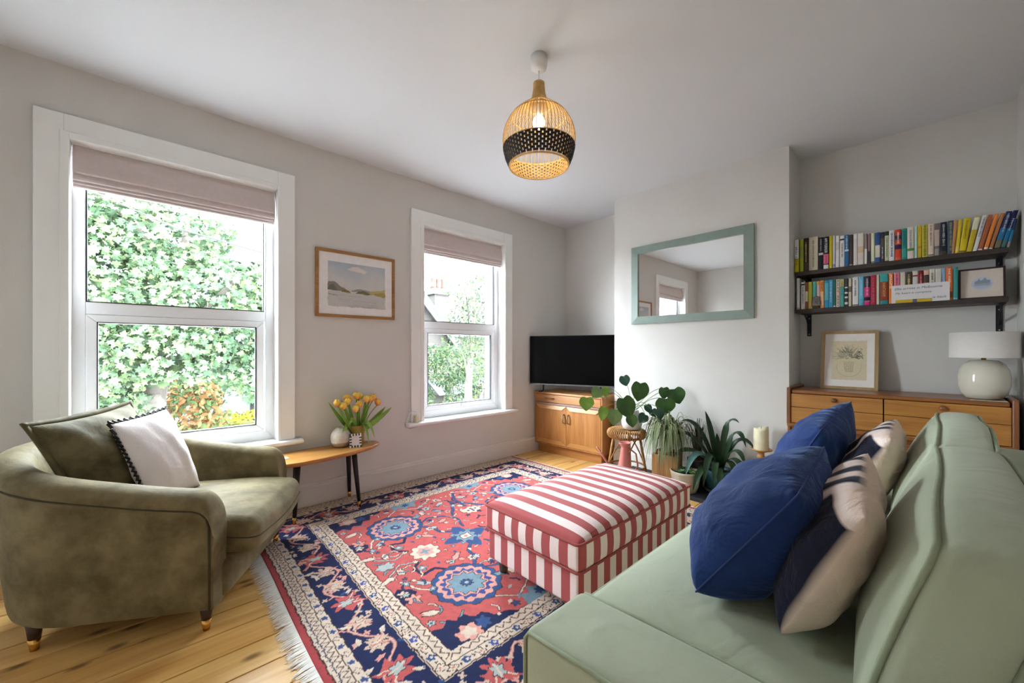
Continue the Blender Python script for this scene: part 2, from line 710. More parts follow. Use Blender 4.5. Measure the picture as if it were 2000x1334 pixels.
# ---------------------------------------------------------------- glass
M_glass = bpy.data.materials.new('window_glass')
M_glass.use_nodes = True
nt = M_glass.node_tree
for n_ in list(nt.nodes):
    nt.nodes.remove(n_)
out = nt.nodes.new('ShaderNodeOutputMaterial')
mixs = nt.nodes.new('ShaderNodeMixShader')
tr = nt.nodes.new('ShaderNodeBsdfTransparent')
gl = nt.nodes.new('ShaderNodeBsdfGlossy')
fr = nt.nodes.new('ShaderNodeLayerWeight')
fr.inputs['Blend'].default_value = 0.5
pw = nt.nodes.new('ShaderNodeMath')
pw.operation = 'POWER'
pw.inputs[1].default_value = 4.5
fm = nt.nodes.new('ShaderNodeMath')
fm.operation = 'MULTIPLY_ADD'
fm.inputs[1].default_value = 0.5
nt.links.new(fr.outputs['Facing'], pw.inputs[0])
nt.links.new(pw.outputs[0], fm.inputs[0])
nzg = nt.nodes.new('ShaderNodeTexNoise')
nzg.inputs['Scale'].default_value = 1.5
rmp = nt.nodes.new('ShaderNodeMapRange')
rmp.inputs['To Min'].default_value = 0.03
rmp.inputs['To Max'].default_value = 0.07
nt.links.new(nzg.outputs['Fac'], rmp.inputs['Value'])
nt.links.new(rmp.outputs['Result'], fm.inputs[2])
tr.inputs['Color'].default_value = (0.97, 0.985, 0.98, 1)
gl.inputs['Roughness'].default_value = 0.02
nt.links.new(fm.outputs[0], mixs.inputs[0])
nt.links.new(tr.outputs[0], mixs.inputs[1])
nt.links.new(gl.outputs[0], mixs.inputs[2])
nt.links.new(mixs.outputs[0], out.inputs[0])


def frame4(b, x0, x1, z0, z1, w, y0, y1):
    """Picture-frame of four mitred bars in the XZ plane."""
    o_ = [(x0, z0), (x1, z0), (x1, z1), (x0, z1)]
    i_ = [(x0 + w, z0 + w), (x1 - w, z0 + w), (x1 - w, z1 - w), (x0 + w, z1 - w)]
    for k in range(4):
        j = (k + 1) % 4
        q = [o_[k], o_[j], i_[j], i_[k]]
        vs_ = [(p[0], y0, p[1]) for p in q] + [(p[0], y1, p[1]) for p in q]
        b.add(vs_, [(0, 1, 2, 3), (7, 6, 5, 4), (0, 4, 5, 1), (1, 5, 6, 2), (2, 6, 7, 3), (3, 7, 4, 0)])
    return b


def window(n, dx, lab):
    t = thing('window_%d' % n, lab, None, (0.2075 + dx, WY, 0.48), kind='structure')
    # casing boards
    MB().box(-0.406 + dx, -0.30 + dx, WY - 0.024, WY, 0.515, 2.402).build('casing_board', M_trim, t, bevel=0.003)
    MB().box(0.70 + dx, 0.806 + dx, WY - 0.024, WY, 0.515, 2.402).build('casing_board', M_trim, t, bevel=0.003)
    MB().box(-0.30 + dx, 0.70 + dx, WY - 0.024, WY, 2.295, 2.402).build('casing_board', M_trim, t, bevel=0.003)
    # bead and reveal lining
    b = MB()
    b.box(-0.315 + dx, -0.281 + dx, WY - 0.030, WY + 0.092, 0.515, 2.31)
    b.box(0.696 + dx, 0.715 + dx, WY - 0.030, WY + 0.092, 0.515, 2.31)
    b.box(-0.281 + dx, 0.696 + dx, WY - 0.030, WY + 0.092, 2.276, 2.31)
    b.build('reveal_lining', M_trim, t, bevel=0.003)
    # sill board
    pr = [(WY + 0.1, 0.48), (WY - 0.055, 0.48), (WY - 0.068, 0.487), (WY - 0.072, 0.4975), (WY - 0.068, 0.508), (WY - 0.055, 0.515), (WY + 0.1, 0.515)]
    b = MB()
    b.prism([(p[0], p[1]) for p in pr if p[0] < WY] + [(WY, 0.515), (WY, 0.48)], -0.452 + dx, 0.852 + dx, lambda p, q, h: (h, p, q))
    b.box(-0.2949 + dx, 0.7099 + dx, WY, WY + 0.1, 0.48, 0.515)
    b.build('sill', M_trim, t, bevel=0.002)
    # fixed outer frame with transom
    b = MB()
    frame4(b, -0.2949 + dx, 0.7099 + dx, 0.515, 2.289, 0.066, WY + 0.09, WY + 0.16)
    b.box(-0.229 + dx, 0.644 + dx, WY + 0.09, WY + 0.16, 1.353, 1.427)
    b.build('frame', M_upvc, t, bevel=0.004)
    b = MB()
    frame4(b, -0.229 + dx, 0.636 + dx, 1.421, 2.225, 0.006, WY + 0.088, WY + 0.11)
    frame4(b, -0.1855 + dx, 0.5855 + dx, 0.628, 1.3105, 0.005, WY + 0.076, WY + 0.10)
    b.build('gasket', M_gasket, t)
    # opening sash
    b = MB()
    frame4(b, -0.2285 + dx, 0.6335 + dx, 0.583, 1.351, 0.0465, WY + 0.078, WY + 0.14)
    b.build('sash', M_upvc, t, bevel=0.004)
    MB().box(-0.226 + dx, 0.633 + dx, WY + 0.112, WY + 0.118, 1.424, 2.224).build('pane', M_glass, t)
    MB().box(-0.184 + dx, 0.584 + dx, WY + 0.100, WY + 0.106, 0.63, 1.309).build('pane', M_glass, t)
    # handle
    hx = 0.215 + dx
    hb = MB().box(hx - 0.02, hx + 0.02, WY + 0.066, WY + 0.078, 0.592, 0.622)
    hb.tube([(hx - 0.01, WY + 0.06, 0.607), (hx + 0.05, WY + 0.05, 0.600), (hx + 0.11, WY + 0.05, 0.598)], [0.007, 0.006, 0.005], 6)
    hb.build('handle', M_upvc, t, smooth=False)
    return t


window(1, 0.0, 'large two-pane white window beside the olive armchair')
window(2, 2.138, 'white two-pane window beside the television corner')

# ---------------------------------------------------------------- roman blinds
M_blind = mat('pale_mauve_linen', S(216, 201, 199), rough=0.9, var=0.03, vscale=40, bump=0.25, bscale=500, spec=0.15)


def blind(dx, lab):
    t = thing('roman_blind', lab, 'blind', (0.2075 + dx, WY + 0.03, 2.04))
    x0, x1 = -0.272 + dx, 0.688 + dx

    def ribbon(prof, th=0.004):
        b = MB()
        n = len(prof)
        pts = prof + [(p[0] + th, p[1]) for p in reversed(prof)]
        b.prism(pts, x0, x1, lambda p, q, h: (h, p, q))
        return b
    y0 = WY + 0.028
    ribbon([(y0 + 0.010, 2.268), (y0 - 0.001, 2.24), (y0 - 0.012, 2.19), (y0 - 0.018, 2.14), (y0 - 0.019, 2.118), (y0 - 0.012, 2.110)], 0.03).build('top_panel', M_blind, t)
    ribbon([(y0 - 0.006, 2.112), (y0 - 0.012, 2.09), (y0 - 0.012, 2.078), (y0 - 0.004, 2.073)], 0.02).build('fold', M_blind, t)
    ribbon([(y0 + 0.000, 2.075), (y0 - 0.005, 2.064), (y0 - 0.004, 2.059), (y0 + 0.002, 2.056)], 0.016).build('fold', M_blind, t)
    ribbon([(y0 + 0.006, 2.058), (y0 + 0.002, 2.046), (y0 + 0.004, 2.041), (y0 + 0.010, 2.039)], 0.012).build('fold', M_blind, t)
    MB().box(x0, x1, y0 + 0.0, y0 + 0.026, 2.2685, 2.2759).build('headrail', M_trim, t)
    MB().tube([(x1 - 0.004, y0 - 0.004, 2.268), (x1 + 0.001, y0 - 0.022, 2.0), (x1 + 0.0015, y0 - 0.024, 1.33)], 0.0014, 5).build('cord', M_trim, t)
    return t


blind(0.0, 'pale mauve roman blind half raised over the left window')
blind(2.138, 'pale mauve roman blind over the window beside the television')

# ---------------------------------------------------------------- plug on the sill of the second window
t = thing('plug_adapter', 'cream plug adapter with white cable on window sill corner', 'plug', (1.765, WY - 0.045, 0.515))
b = MB().box(1.752, 1.782, WY - 0.062, WY - 0.03, 0.515, 0.575)
b.build('body', mat('cream_plastic', S(226, 220, 182), rough=0.5, var=0.03), t, bevel=0.004)
MB().tube([(1.767, WY - 0.05, 0.57), (1.765, WY - 0.05, 0.61), (1.74, WY - 0.04, 0.615), (1.71, WY - 0.03, 0.60), (1.694, WY - 0.02, 0.54), (1.690, WY - 0.012, 0.47),
           (1.72, WY - 0.01, 0.45), (1.79, WY - 0.01, 0.46)], 0.0035, 6).build('cable', M_trim, t, smooth=True)

# ---------------------------------------------------------------- switch on the back wall
t = thing('light_switch', 'white light switch on the wall right of the shelves', 'switch', (3.42, YB, 1.58))
MB().box(3.37, 3.455, YB, YB + 0.012, 1.55, 1.635).build('plate', M_upvc, t, bevel=0.002)
MB().box(3.402, 3.423, YB + 0.012, YB + 0.017, 1.575, 1.61).build('rocker', M_upvc, t, bevel=0.001)

# ================================================================ outdoors
GZ = -2.9
M_tarmac = mat('pale_tarmac', S(92, 90, 88), rough=0.95, var=0.1, vscale=2)
struct(MB().box(-40, 60, 3.6, 70, GZ - 0.2, GZ).build('ground', M_tarmac), 'grey street far below the windows')
M_leaf = mat('maple_foliage', (1, 1, 1), rough=1.0, attr='Col', spec=0.0, var=0.12, vscale=2.0)
M_bark = mat('grey_bark', S(62, 56, 50), rough=0.95, var=0.25, vscale=12, bump=0.5, bscale=30)

MAPLE = [(0, -0.5), (0.12, -0.28), (0.42, -0.34), (0.30, -0.10), (0.52, 0.10), (0.22, 0.14), (0.20, 0.30), (0, 0.55), (-0.20, 0.30), (-0.22, 0.14),
         (-0.52, 0.10), (-0.30, -0.10), (-0.42, -0.34), (-0.12, -0.28)]
OVAL = [(0, -0.5), (0.18, -0.2), (0.2, 0.1), (0, 0.5), (-0.2, 0.1), (-0.18, -0.2)]


def foliage(name, n, sampler, size, cols, parent, shape=MAPLE, face=(0.0, -0.75, 0.5), spread=0.75, seed=1, mname=None):
    """n leaves as one mesh, each leaf with its own size, tilt and green."""
    rg = np.random.RandomState(seed)
    P = sampler(rg, n)
    sh = np.array(shape)
    m = len(sh)
    nrm = np.array(face)[None, :] + rg.normal(0, spread, (n, 3))
    nrm /= np.linalg.norm(nrm, axis=1)[:, None] + 1e-9
    up = rg.normal(0, 1, (n, 3)) + np.array([0, 0, -0.6])
    a = np.cross(up, nrm)
    a /= np.linalg.norm(a, axis=1)[:, None] + 1e-9
    c = np.cross(nrm, a)
    sz = size * rg.uniform(0.65, 1.25, n)
    W = P[:, None, :] + (a[:, None, :] * sh[None, :, 0:1] + c[:, None, :] * sh[None, :, 1:2]) * sz[:, None, None]
    W += nrm[:, None, :] * (-0.35 * (sh ** 2).sum(1))[None, :, None] * sz[:, None, None]
    W = np.concatenate([W, P[:, None, :]], 1)
    k = m + 1
    tri = np.array([[i, (i + 1) % m, m] for i in range(m)])
    F = (tri[None] + (np.arange(n) * k)[:, None, None]).reshape(-1, 3)
    cl = np.array(cols)
    ci = cl[rg.randint(0, len(cl), n)] * rg.uniform(0.75, 1.2, n)[:, None]
    me = bpy.data.meshes.new(name)
    me.from_pydata(W.reshape(-1, 3).tolist(), [], F.tolist())
    at = me.color_attributes.new('Col', 'FLOAT_COLOR', 'POINT')
    c4 = np.ones((n * k, 4), np.float32)
    c4[:, :3] = np.repeat(ci, k, axis=0)
    at.data.foreach_set('color', c4.ravel())
    me.materials.append(mname or M_leaf)
    o = bpy.data.objects.new(name, me)
    COL.objects.link(o)
    attach(o, parent)
    o['kind'] = 'stuff'
    return o


def blobs(centres):
    """Sampler filling a set of ellipsoids, denser towards their skins."""
    cs = np.array(centres, float)

    def f(rg, n):
        wt = np.abs(cs[:, 3] * cs[:, 4] * cs[:, 5]) ** 0.67
        i = rg.choice(len(cs), n, p=wt / wt.sum())
        d = rg.normal(0, 1, (n, 3))
        d /= np.linalg.norm(d, axis=1)[:, None]
        r = rg.uniform(0.35, 1.0, n) ** 0.5
        return cs[i, :3] + d * r[:, None] * cs[i, 3:6]
    return f


GREENS = [S(67, 82, 56), S(54, 71, 50), S(76, 92, 61), S(51, 67, 50), S(90, 102, 72), S(64, 78, 61)]
t = thing('maple_tree', 'big pale green maple tree filling the left window', 'tree', (0.1, 10.8, GZ))
MB().tube([(0.10, 10.8, GZ), (0.12, 10.8, -1.0), (0.16, 10.8, 0.2), (0.35, 10.75, 1.4), (0.6, 10.7, 2.6), (0.7, 10.7, 3.8)], [0.30, 0.25, 0.22, 0.17, 0.11, 0.05], 10).build('trunk', M_bark, t, smooth=True)
for pts, r0 in (([(0.16, 10.8, 0.2), (-0.5, 10.6, 1.2), (-1.4, 10.4, 2.2), (-2.2, 10.3, 3.0)], 0.12), ([(0.35, 10.75, 1.4), (1.0, 10.3, 2.0), (1.5, 10.0, 2.7), (2.4, 9.9, 3.1)], 0.10),
                ([(0.25, 10.78, 0.8), (1.0, 10.9, 1.0), (1.9, 10.9, 1.3)], 0.08), ([(0.6, 10.7, 2.6), (-0.1, 10.4, 3.5), (-0.8, 10.3, 4.3)], 0.08)):
    MB().tube(pts, [r0 * (1 - 0.75 * k / (len(pts) - 1)) for k in range(len(pts))], 8).build('branch', M_bark, t, smooth=True)
MC = [(-0.9, 10.6, 2.4, 1.7, 1.1, 1.2), (0.9, 10.3, 2.1, 1.5, 1.0, 1.1), (-1.2, 10.9, 3.9, 1.6, 1.1, 1.0), (0.3, 10.7, 3.6, 1.3, 1.0, 0.9), (-0.9, 10.4, 1.0, 1.3, 0.9, 0.9),
      (0.4, 10.2, 1.1, 1.1, 0.8, 0.65), (1.9, 10.6, 1.7, 1.3, 1.0, 1.0), (2.1, 10.3, 0.55, 0.95, 0.8, 0.6), (-2.0, 10.8, 2.6, 1.4, 1.0, 1.8), (-0.7, 10.5, 0.15, 0.9, 0.7, 0.55), (2.6, 11.0, 2.6, 1.2, 1.0, 0.8)]
foliage('foliage', 19000, blobs(MC), 0.138, GREENS, t, seed=3)

t = thing('copper_shrub', 'coppery orange and green shrub at the foot of the maple', 'shrub', (0.65, 12.0, GZ))
MB().tube([(0.85, 12.2, GZ), (0.85, 12.2, -1.2)], 0.07, 6).build('stem', M_bark, t)
foliage('foliage', 3200, blobs([(0.8, 12.2, -0.5, 0.85, 0.6, 0.75), (0.9, 12.2, -1.6, 1.1, 0.8, 1.2), (0.55, 12.0, 0.1, 0.35, 0.4, 0.45), (1.15, 12.1, 0.05, 0.35, 0.4, 0.4)]), 0.17,
        [S(110, 77, 50), S(99, 72, 46), S(66, 80, 48), S(123, 91, 61), S(58, 74, 46)], t, shape=OVAL, seed=4)
t = thing('yellow_hedge', 'bright yellow clipped hedge in front of the white house', 'hedge', (2.2, 12.9, GZ))
foliage('foliage', 3600, lambda rg, n: np.stack([rg.uniform(1.0, 4.2, n), 12.9 + rg.uniform(-0.3, 0.3, n), GZ + 0.05 + (2.28 + rg.normal(0, 0.04, n)) * rg.uniform(0, 1, n) ** 0.45], 1), 0.12,
        [S(110, 105, 28), S(99, 99, 26), S(120, 110, 41), S(80, 84, 31)], t, shape=OVAL, seed=5)
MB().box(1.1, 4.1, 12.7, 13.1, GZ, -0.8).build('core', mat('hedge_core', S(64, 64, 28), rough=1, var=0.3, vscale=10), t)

M_render = mat('white_render', S(84, 84, 84), rough=0.9, var=0.03, vscale=1.5)
M_slate = mat('slate_roof', S(28, 29, 32), rough=0.8, var=0.15, vscale=4)
M_glassd = mat('dark_glazing', S(24, 28, 36), rough=0.1, var=0.25, vscale=1.2, spec=0.6)
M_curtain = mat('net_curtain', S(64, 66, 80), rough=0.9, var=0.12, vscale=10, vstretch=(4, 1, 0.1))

t = thing('white_house', 'white rendered house across the street behind the maple', 'house', (2.0, 18.4, GZ))
MB().box(-6, 7.2, 18.6, 26, GZ, 3.4).build('wall', M_render, t)
MB().prism([(18.3, 3.4), (26.3, 3.4), (22.3, 6.4)], -6.2, 7.4, lambda p, q, h: (h, p, q)).build('roof', M_slate, t)
bay = MB().prism([(0.4, 18.6), (0.9, 17.8), (3.0, 17.8), (3.5, 18.6)], GZ, 0.3, lambda p, q, h: (p, q, h)).build('bay', M_render, t)
for x0, x1 in ((1.0, 1.9), (2.05, 2.9)):
    wd = MB().box(x0, x1, 17.74, 17.8, -1.75, -0.45).build('window', M_render, t)
    MB().box(x0 + 0.07, x1 - 0.07, 17.72, 17.76, -1.68, -0.52).build('pane', M_curtain, wd)
for x0 in (3.15, 4.35):
    MB().box(x0, x0 + 0.28, 17.55, 17.85, GZ, -0.35).build('column', M_render, t, bevel=0.03)
    MB().box(x0 - 0.06, x0 + 0.34, 17.49, 17.91, -0.85, -0.72).build('column_capital', M_render, t, bevel=0.02)
MB().box(3.0, 4.9, 17.4, 18.6, -0.35, 0.1).build('porch_canopy', M_render, t, bevel=0.03)
for x0 in (-3.0, -0.5, 1.1, 2.3, 4.6):
    wd = MB().box(x0, x0 + 0.95, 18.55, 18.6, 0.9, 2.6).build('window', M_render, t)
    MB().box(x0 + 0.08, x0 + 0.87, 18.53, 18.57, 0.98, 2.52).build('pane', M_glassd, wd)
wd = MB().box(3.65, 4.3, 18.5, 18.6, GZ, -0.6).build('front_door', M_glassd, t)


def brickmat(name, c1, c2, mortar, scale):
    m = bpy.data.materials.new(name)
    m.use_nodes = True
    N, L = m.node_tree.nodes, m.node_tree.links
    p = N['Principled BSDF']
    p.inputs['Roughness'].default_value = 0.9
    tc = N.new('ShaderNodeTexCoord')
    sp = N.new('ShaderNodeSeparateXYZ')
    cb = N.new('ShaderNodeCombineXYZ')
    ad = N.new('ShaderNodeMath')
    L.new(tc.outputs['Object'], sp.inputs[0])
    L.new(sp.outputs['X'], ad.inputs[0])
    L.new(sp.outputs['Y'], ad.inputs[1])
    L.new(ad.outputs[0], cb.inputs['X'])
    L.new(sp.outputs['Z'], cb.inputs['Y'])
    br = N.new('ShaderNodeTexBrick')
    br.inputs['Scale'].default_value = scale
    br.inputs['Color1'].default_value = (*c1, 1)
    br.inputs['Color2'].default_value = (*c2, 1)
    br.inputs['Mortar'].default_value = (*mortar, 1)
    br.inputs['Mortar Size'].default_value = 0.03
    L.new(cb.outputs[0], br.inputs['Vector'])
    L.new(br.outputs['Color'], p.inputs['Base Color'])
    return m


M_brick = brickmat('london_stock_brick', S(38, 32, 25), S(33, 26, 22), S(42, 40, 38), 2.2)
t = thing('brick_house', 'brick house with gabled slate roof and chimney in the right window', 'house', (9.4, 17.2, GZ))
MB().prism([(7.4, GZ), (10.35, GZ), (10.35, 1.9), (8.6, 3.9), (7.4, 3.9)], 17.2, 24.0, lambda p, q, h: (p, h, q)).build('wall', M_brick, t)
MB().prism([(8.45, 3.97), (10.75, 1.40), (10.95, 1.58), (8.6, 4.25)], 16.8, 24.0, lambda p, q, h: (p, h, q)).build('roof', M_slate, t)
MB().prism([(8.45, 3.75), (10.75, 1.18), (10.78, 1.40), (8.45, 4.0)], 16.72, 16.80, lambda p, q, h: (p, h, q)).build('bargeboard', M_render, t)
MB().box(10.35, 18, 18.6, 24, GZ, 1.9).build('side_wall', M_brick, t)
MB().prism([(18.3, 1.9), (24.3, 1.9), (21.3, 3.55)], 10.3, 18.2, lambda p, q, h: (h, p, q)).build('rear_roof', M_slate, t)
c = MB().box(10.15, 11.05, 18.0, 18.8, 1.5, 4.45)
c.box(10.05, 11.15, 17.9, 18.9, 4.10, 4.35)
c.build('chimney_stack', M_brick, t)
M_terra = mat('terracotta', S(59, 30, 22), rough=0.8, var=0.1, vscale=6)
for x0 in (10.28, 10.6, 10.92):
    MB().lathe([(0.15, 4.45), (0.12, 4.6), (0.12, 4.95), (0.15, 5.01)], 12, (x0, 18.4, 0)).build('chimney_pot', M_terra, t, smooth=True)
MB().tube([(10.75, 18.4, 4.45), (10.75, 18.4, 5.75)], 0.012, 5).build('aerial', M_black, t)
by = 16.3
MB().prism([(9.35, 17.2), (9.6, by), (11.3, by), (11.6, 17.2)], GZ, -1.0, lambda p, q, h: (p, q, h)).build('bay', M_brick, t)
MB().prism([(16.05, -1.0), (17.2, -1.0), (17.2, -0.35)], 9.2, 11.7, lambda p, q, h: (h, p, q)).build('bay_roof', M_slate, t)
for x0 in (9.75, 10.55):
    wd = MB().box(x0, x0 + 0.65, by - 0.05, by, -2.3, -1.15).build('window', M_render, t)
    MB().box(x0 + 0.06, x0 + 0.59, by - 0.07, by - 0.04, -2.24, -1.21).build('pane', M_glassd, wd)
wd = MB().box(8.85, 9.55, 17.14, 17.2, 0.0, 1.5).build('window', M_render, t)
MB().box(8.92, 9.48, 17.11, 17.16, 0.07, 1.43).build('pane', M_glassd, wd)
for x0 in (12.1, 13.2):
    MB().lathe([(0.17, GZ), (0.17, GZ + 0.15), (0.13, GZ + 0.2), (0.12, -1.2), (0.17, -1.1), (0.17, -0.95)], 14, (x0, 16.6, 0)).build('porch_column', M_render, t, smooth=True)
MB().box(11.8, 13.6, 16.3, 18.6, -0.95, -0.7).build('porch_roof', M_render, t)

t.location.x += 1.1

t = thing('ash_tree', 'loose airy green tree against the sky in the right window', 'tree', (5.7, 7.6, GZ))
MB().tube([(5.75, 7.7, GZ), (5.75, 7.7, 0.2), (5.85, 7.7, 1.4), (5.95, 7.6, 2.6)], [0.12, 0.09, 0.06, 0.02], 8).build('trunk', M_bark, t, smooth=True)
for q in ((5.2, 7.4, 2.3), (5.4, 7.5, 2.9), (6.5, 7.6, 2.6), (5.3, 7.4, 1.2)):
    MB().tube([(5.78, 7.7, q[2] - 1.0), ((5.78 + q[0]) / 2, (7.7 + q[1]) / 2, q[2] - 0.3), q], [0.035, 0.02, 0.006], 6).build('branch', M_bark, t, smooth=True)
G2 = [S(41, 55, 37), S(34, 48, 31), S(51, 62, 39), S(59, 66, 40), S(34, 46, 34)]
foliage('foliage', 3000, blobs([(5.95, 7.6, 1.9, 0.8, 0.7, 0.7), (5.75, 7.5, 2.5, 0.75, 0.6, 0.55), (6.3, 7.6, 2.3, 0.8, 0.7, 0.8), (5.5, 7.5, 1.4, 0.6, 0.5, 0.4), (6.2, 7.6, 1.1, 0.7, 0.6, 0.7)]), 0.085, G2, t, shape=OVAL, seed=8)
t = thing('climbing_shrub', 'tall leafy shrub growing up the brick house wall', 'shrub', (8.3, 12.2, GZ))
MB().tube([(8.3, 12.2, GZ), (8.3, 12.2, -0.5), (8.3, 12.1, 0.4)], [0.1, 0.07, 0.03], 6).build('stem', M_bark, t)
foliage('foliage', 4200, blobs([(8.2, 12.2, 0.55, 0.95, 0.7, 0.8), (8.6, 12.0, -0.3, 0.7, 0.6, 0.8), (7.6, 12.2, 0.9, 0.6, 0.5, 0.5), (9.2, 11.8, 0.3, 0.6, 0.5, 0.9), (7.5, 12.6, -0.6, 0.35, 0.4, 0.5)]), 0.12, G2, t, shape=OVAL, seed=9)
t = thing('green_hedge', 'low green hedge at the foot of the right window view', 'hedge', (6.2, 9.4, GZ))
foliage('foliage', 2600, lambda rg, n: np.stack([rg.uniform(5.2, 8.2, n), 9.7 + rg.uniform(-0.4, 0.4, n), GZ + 2.45 * rg.uniform(0, 1, n) ** 0.35 + rg.normal(0, 0.1, n)], 1), 0.12, G2 + [S(66, 72, 34)], t, shape=OVAL, seed=10)
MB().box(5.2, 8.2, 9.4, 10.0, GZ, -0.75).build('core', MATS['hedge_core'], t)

for pts, lab in (([(-3, 8.3, 4.35), (0.4, 8.3, 3.1), (4.5, 8.3, 2.45)], 'lowest telephone wire crossing in front of the maple'),
                 ([(-3, 8.6, 5.15), (0.4, 8.6, 4.2), (4.5, 8.6, 3.45)], 'middle telephone wire crossing the top of the left window'),
                 ([(-3, 8.9, 5.4), (0.6, 8.9, 4.75), (5, 8.9, 4.0)], 'highest telephone wire just under the left blind')):
    tag(MB().tube(pts, 0.012, 5).build('telephone_wire', M_black), lab, 'wire')

# ================================================================ rug
RED, RED2 = S(188, 88, 86), S(170, 70, 72)
NAVY, NAVY2 = S(30, 38, 76), S(40, 48, 92)
CREAM, CREAM2 = S(212, 192, 174), S(202, 174, 154)
PINK, PINK2 = S(214, 150, 138), S(198, 114, 108)
BLUE, LBLUE, PALE = S(50, 78, 124), S(118, 144, 158), S(166, 176, 174)
DARK = S(66, 46, 44)
RX0, RX1, RY0, RY1 = 0.468, 2.925, 0.83, 3.135
rg_ = random.Random(11)
P = Painter(RX0, RX1, RY0, RY1, 590, 552, RED2, warp=0.0022, wl=0.085)
CX, CY = (RX0 + RX1) / 2, (RY0 + RY1) / 2
# guards and borders, from the outside in
P.rect(RX0 + 0.028, RX1 - 0.028, RY0 + 0.004, RY1 - 0.004, DARK)
P.rect(RX0 + 0.034, RX1 - 0.034, RY0 + 0.010, RY1 - 0.010, CREAM)
P.rect(RX0 + 0.124, RX1 - 0.124, RY0 + 0.148, RY1 - 0.148, DARK)
P.rect(RX0 + 0.129, RX1 - 0.129, RY0 + 0.153, RY1 - 0.153, NAVY)
IB = (RX0 + 0.305, RX1 - 0.305, RY0 + 0.330, RY1 - 0.330)
P.rect(IB[0] - 0.006, IB[1] + 0.006, IB[2] - 0.006, IB[3] + 0.006, CREAM2)
P.rect(IB[0] - 0.002, IB[1] + 0.002, IB[2] - 0.002, IB[3] + 0.002, DARK)
P.rect(IB[0] + 0.003, IB[1] - 0.003, IB[2] + 0.003, IB[3] - 0.003, CREAM)
FX0, FX1, FY0, FY1 = RX0 + 0.405, RX1 - 0.405, RY0 + 0.433, RY1 - 0.430
P.rect(FX0 - 0.005, FX1 + 0.005, FY0 - 0.005, FY1 + 0.005, DARK)
P.rect(FX0, FX1, FY0, FY1, RED)


def along(x0, x1, y0, y1):
    """The four sides of a rectangle as (point function, length)."""
    return [(lambda s: (x0, y0 + s), y1 - y0, (1, 0)), (lambda s: (x1, y0 + s), y1 - y0, (-1, 0)),
            (lambda s: (x0 + s, y0), x1 - x0, (0, 1)), (lambda s: (x0 + s, y1), x1 - x0, (0, -1))]


def guardlines(ins_x, ins_y, col, w):
    a = (RX0 + ins_x, RX1 - ins_x, RY0 + ins_y, RY1 - ins_y)
    P.line([(a[0], a[2]), (a[1], a[2]), (a[1], a[3]), (a[0], a[3]), (a[0], a[2])], w, col)
    return a


for (ix, iy) in ((0.050, 0.034), (0.088, 0.092)):
    guardlines(ix, iy, DARK, 0.0045)
# small T hooks, zigzags and rosettes in the outer guard
for f, ln, d in along(*[RX0 + 0.042, RX1 - 0.042, RY0 + 0.022, RY1 - 0.022]):
    s_ = 0.02
    while s_ < ln - 0.02:
        p = f(s_)
        P.line([p, (p[0] + d[0] * 0.010, p[1] + d[1] * 0.010)], 0.006, S(84, 96, 130))
        s_ += 0.031


def zigzag(rect, amp, step, w, col, loop=False):
    for f, ln, d in along(*rect):
        n = int(ln / step)
        pts = []
        for k in range(n + 1):
            p = f(k * ln / n)
            sg = amp if k % 2 else -amp
            pts.append((p[0] + d[0] * sg, p[1] + d[1] * sg))
            if loop and k % 2:
                q = f(k * ln / n + step * 0.35)
                pts.append((q[0] + d[0] * sg * 0.2, q[1] + d[1] * sg * 0.2))
        P.line(pts, w, col)


zigzag((RX0 + 0.069, RX1 - 0.069, RY0 + 0.062, RY1 - 0.062), 0.011, 0.016, 0.005, S(112, 88, 82), True)
for f, ln, d in along(RX0 + 0.107, RX1 - 0.107, RY0 + 0.121, RY1 - 0.121):
    n = int(ln / 0.052)
    for k in range(n):
        p = f((k + 0.5) * ln / n)
        if k % 2:
            P.flower(p[0], p[1], 0.0125, 5, 0.2, S(64, 80, 128))
        else:
            P.flower(p[0], p[1], 0.014, 4, 0.25, S(120, 96, 92))
            P.flower(p[0], p[1], 0.010, 4, 0.25, CREAM)
# inner guards: zigzag stripe next to the field, flower stripe next to the navy
a = guardlines(0.352, 0.378, DARK, 0.005)
zigzag((RX0 + 0.379, RX1 - 0.379, RY0 + 0.406, RY1 - 0.404), 0.012, 0.021, 0.0055, S(104, 76, 66), True)
for f, ln, d in along(RX0 + 0.329, RX1 - 0.329, RY0 + 0.354, RY1 - 0.354):
    n = int(ln / 0.062)
    for k in range(n):
        p = f((k + 0.5) * ln / n)
        q = f((k + 1.0) * ln / n)
        if k % 2:
            P.flower(p[0], p[1], 0.0165, 5, 0.2, BLUE if k % 4 == 1 else S(70, 84, 150))
            P.flower(p[0] + 0.004, p[1], 0.006, 3, 0.2, CREAM)
        else:
            P.flower(p[0], p[1], 0.0185, 4, 0.3, DARK, ph=k)
            P.flower(p[0], p[1], 0.0145, 4, 0.3, CREAM, ph=k)
            P.flower(p[0], p[1], 0.005, 3, 0.2, PINK2)
        P.flower(q[0], q[1], 0.005, 3, 0.4, DARK)


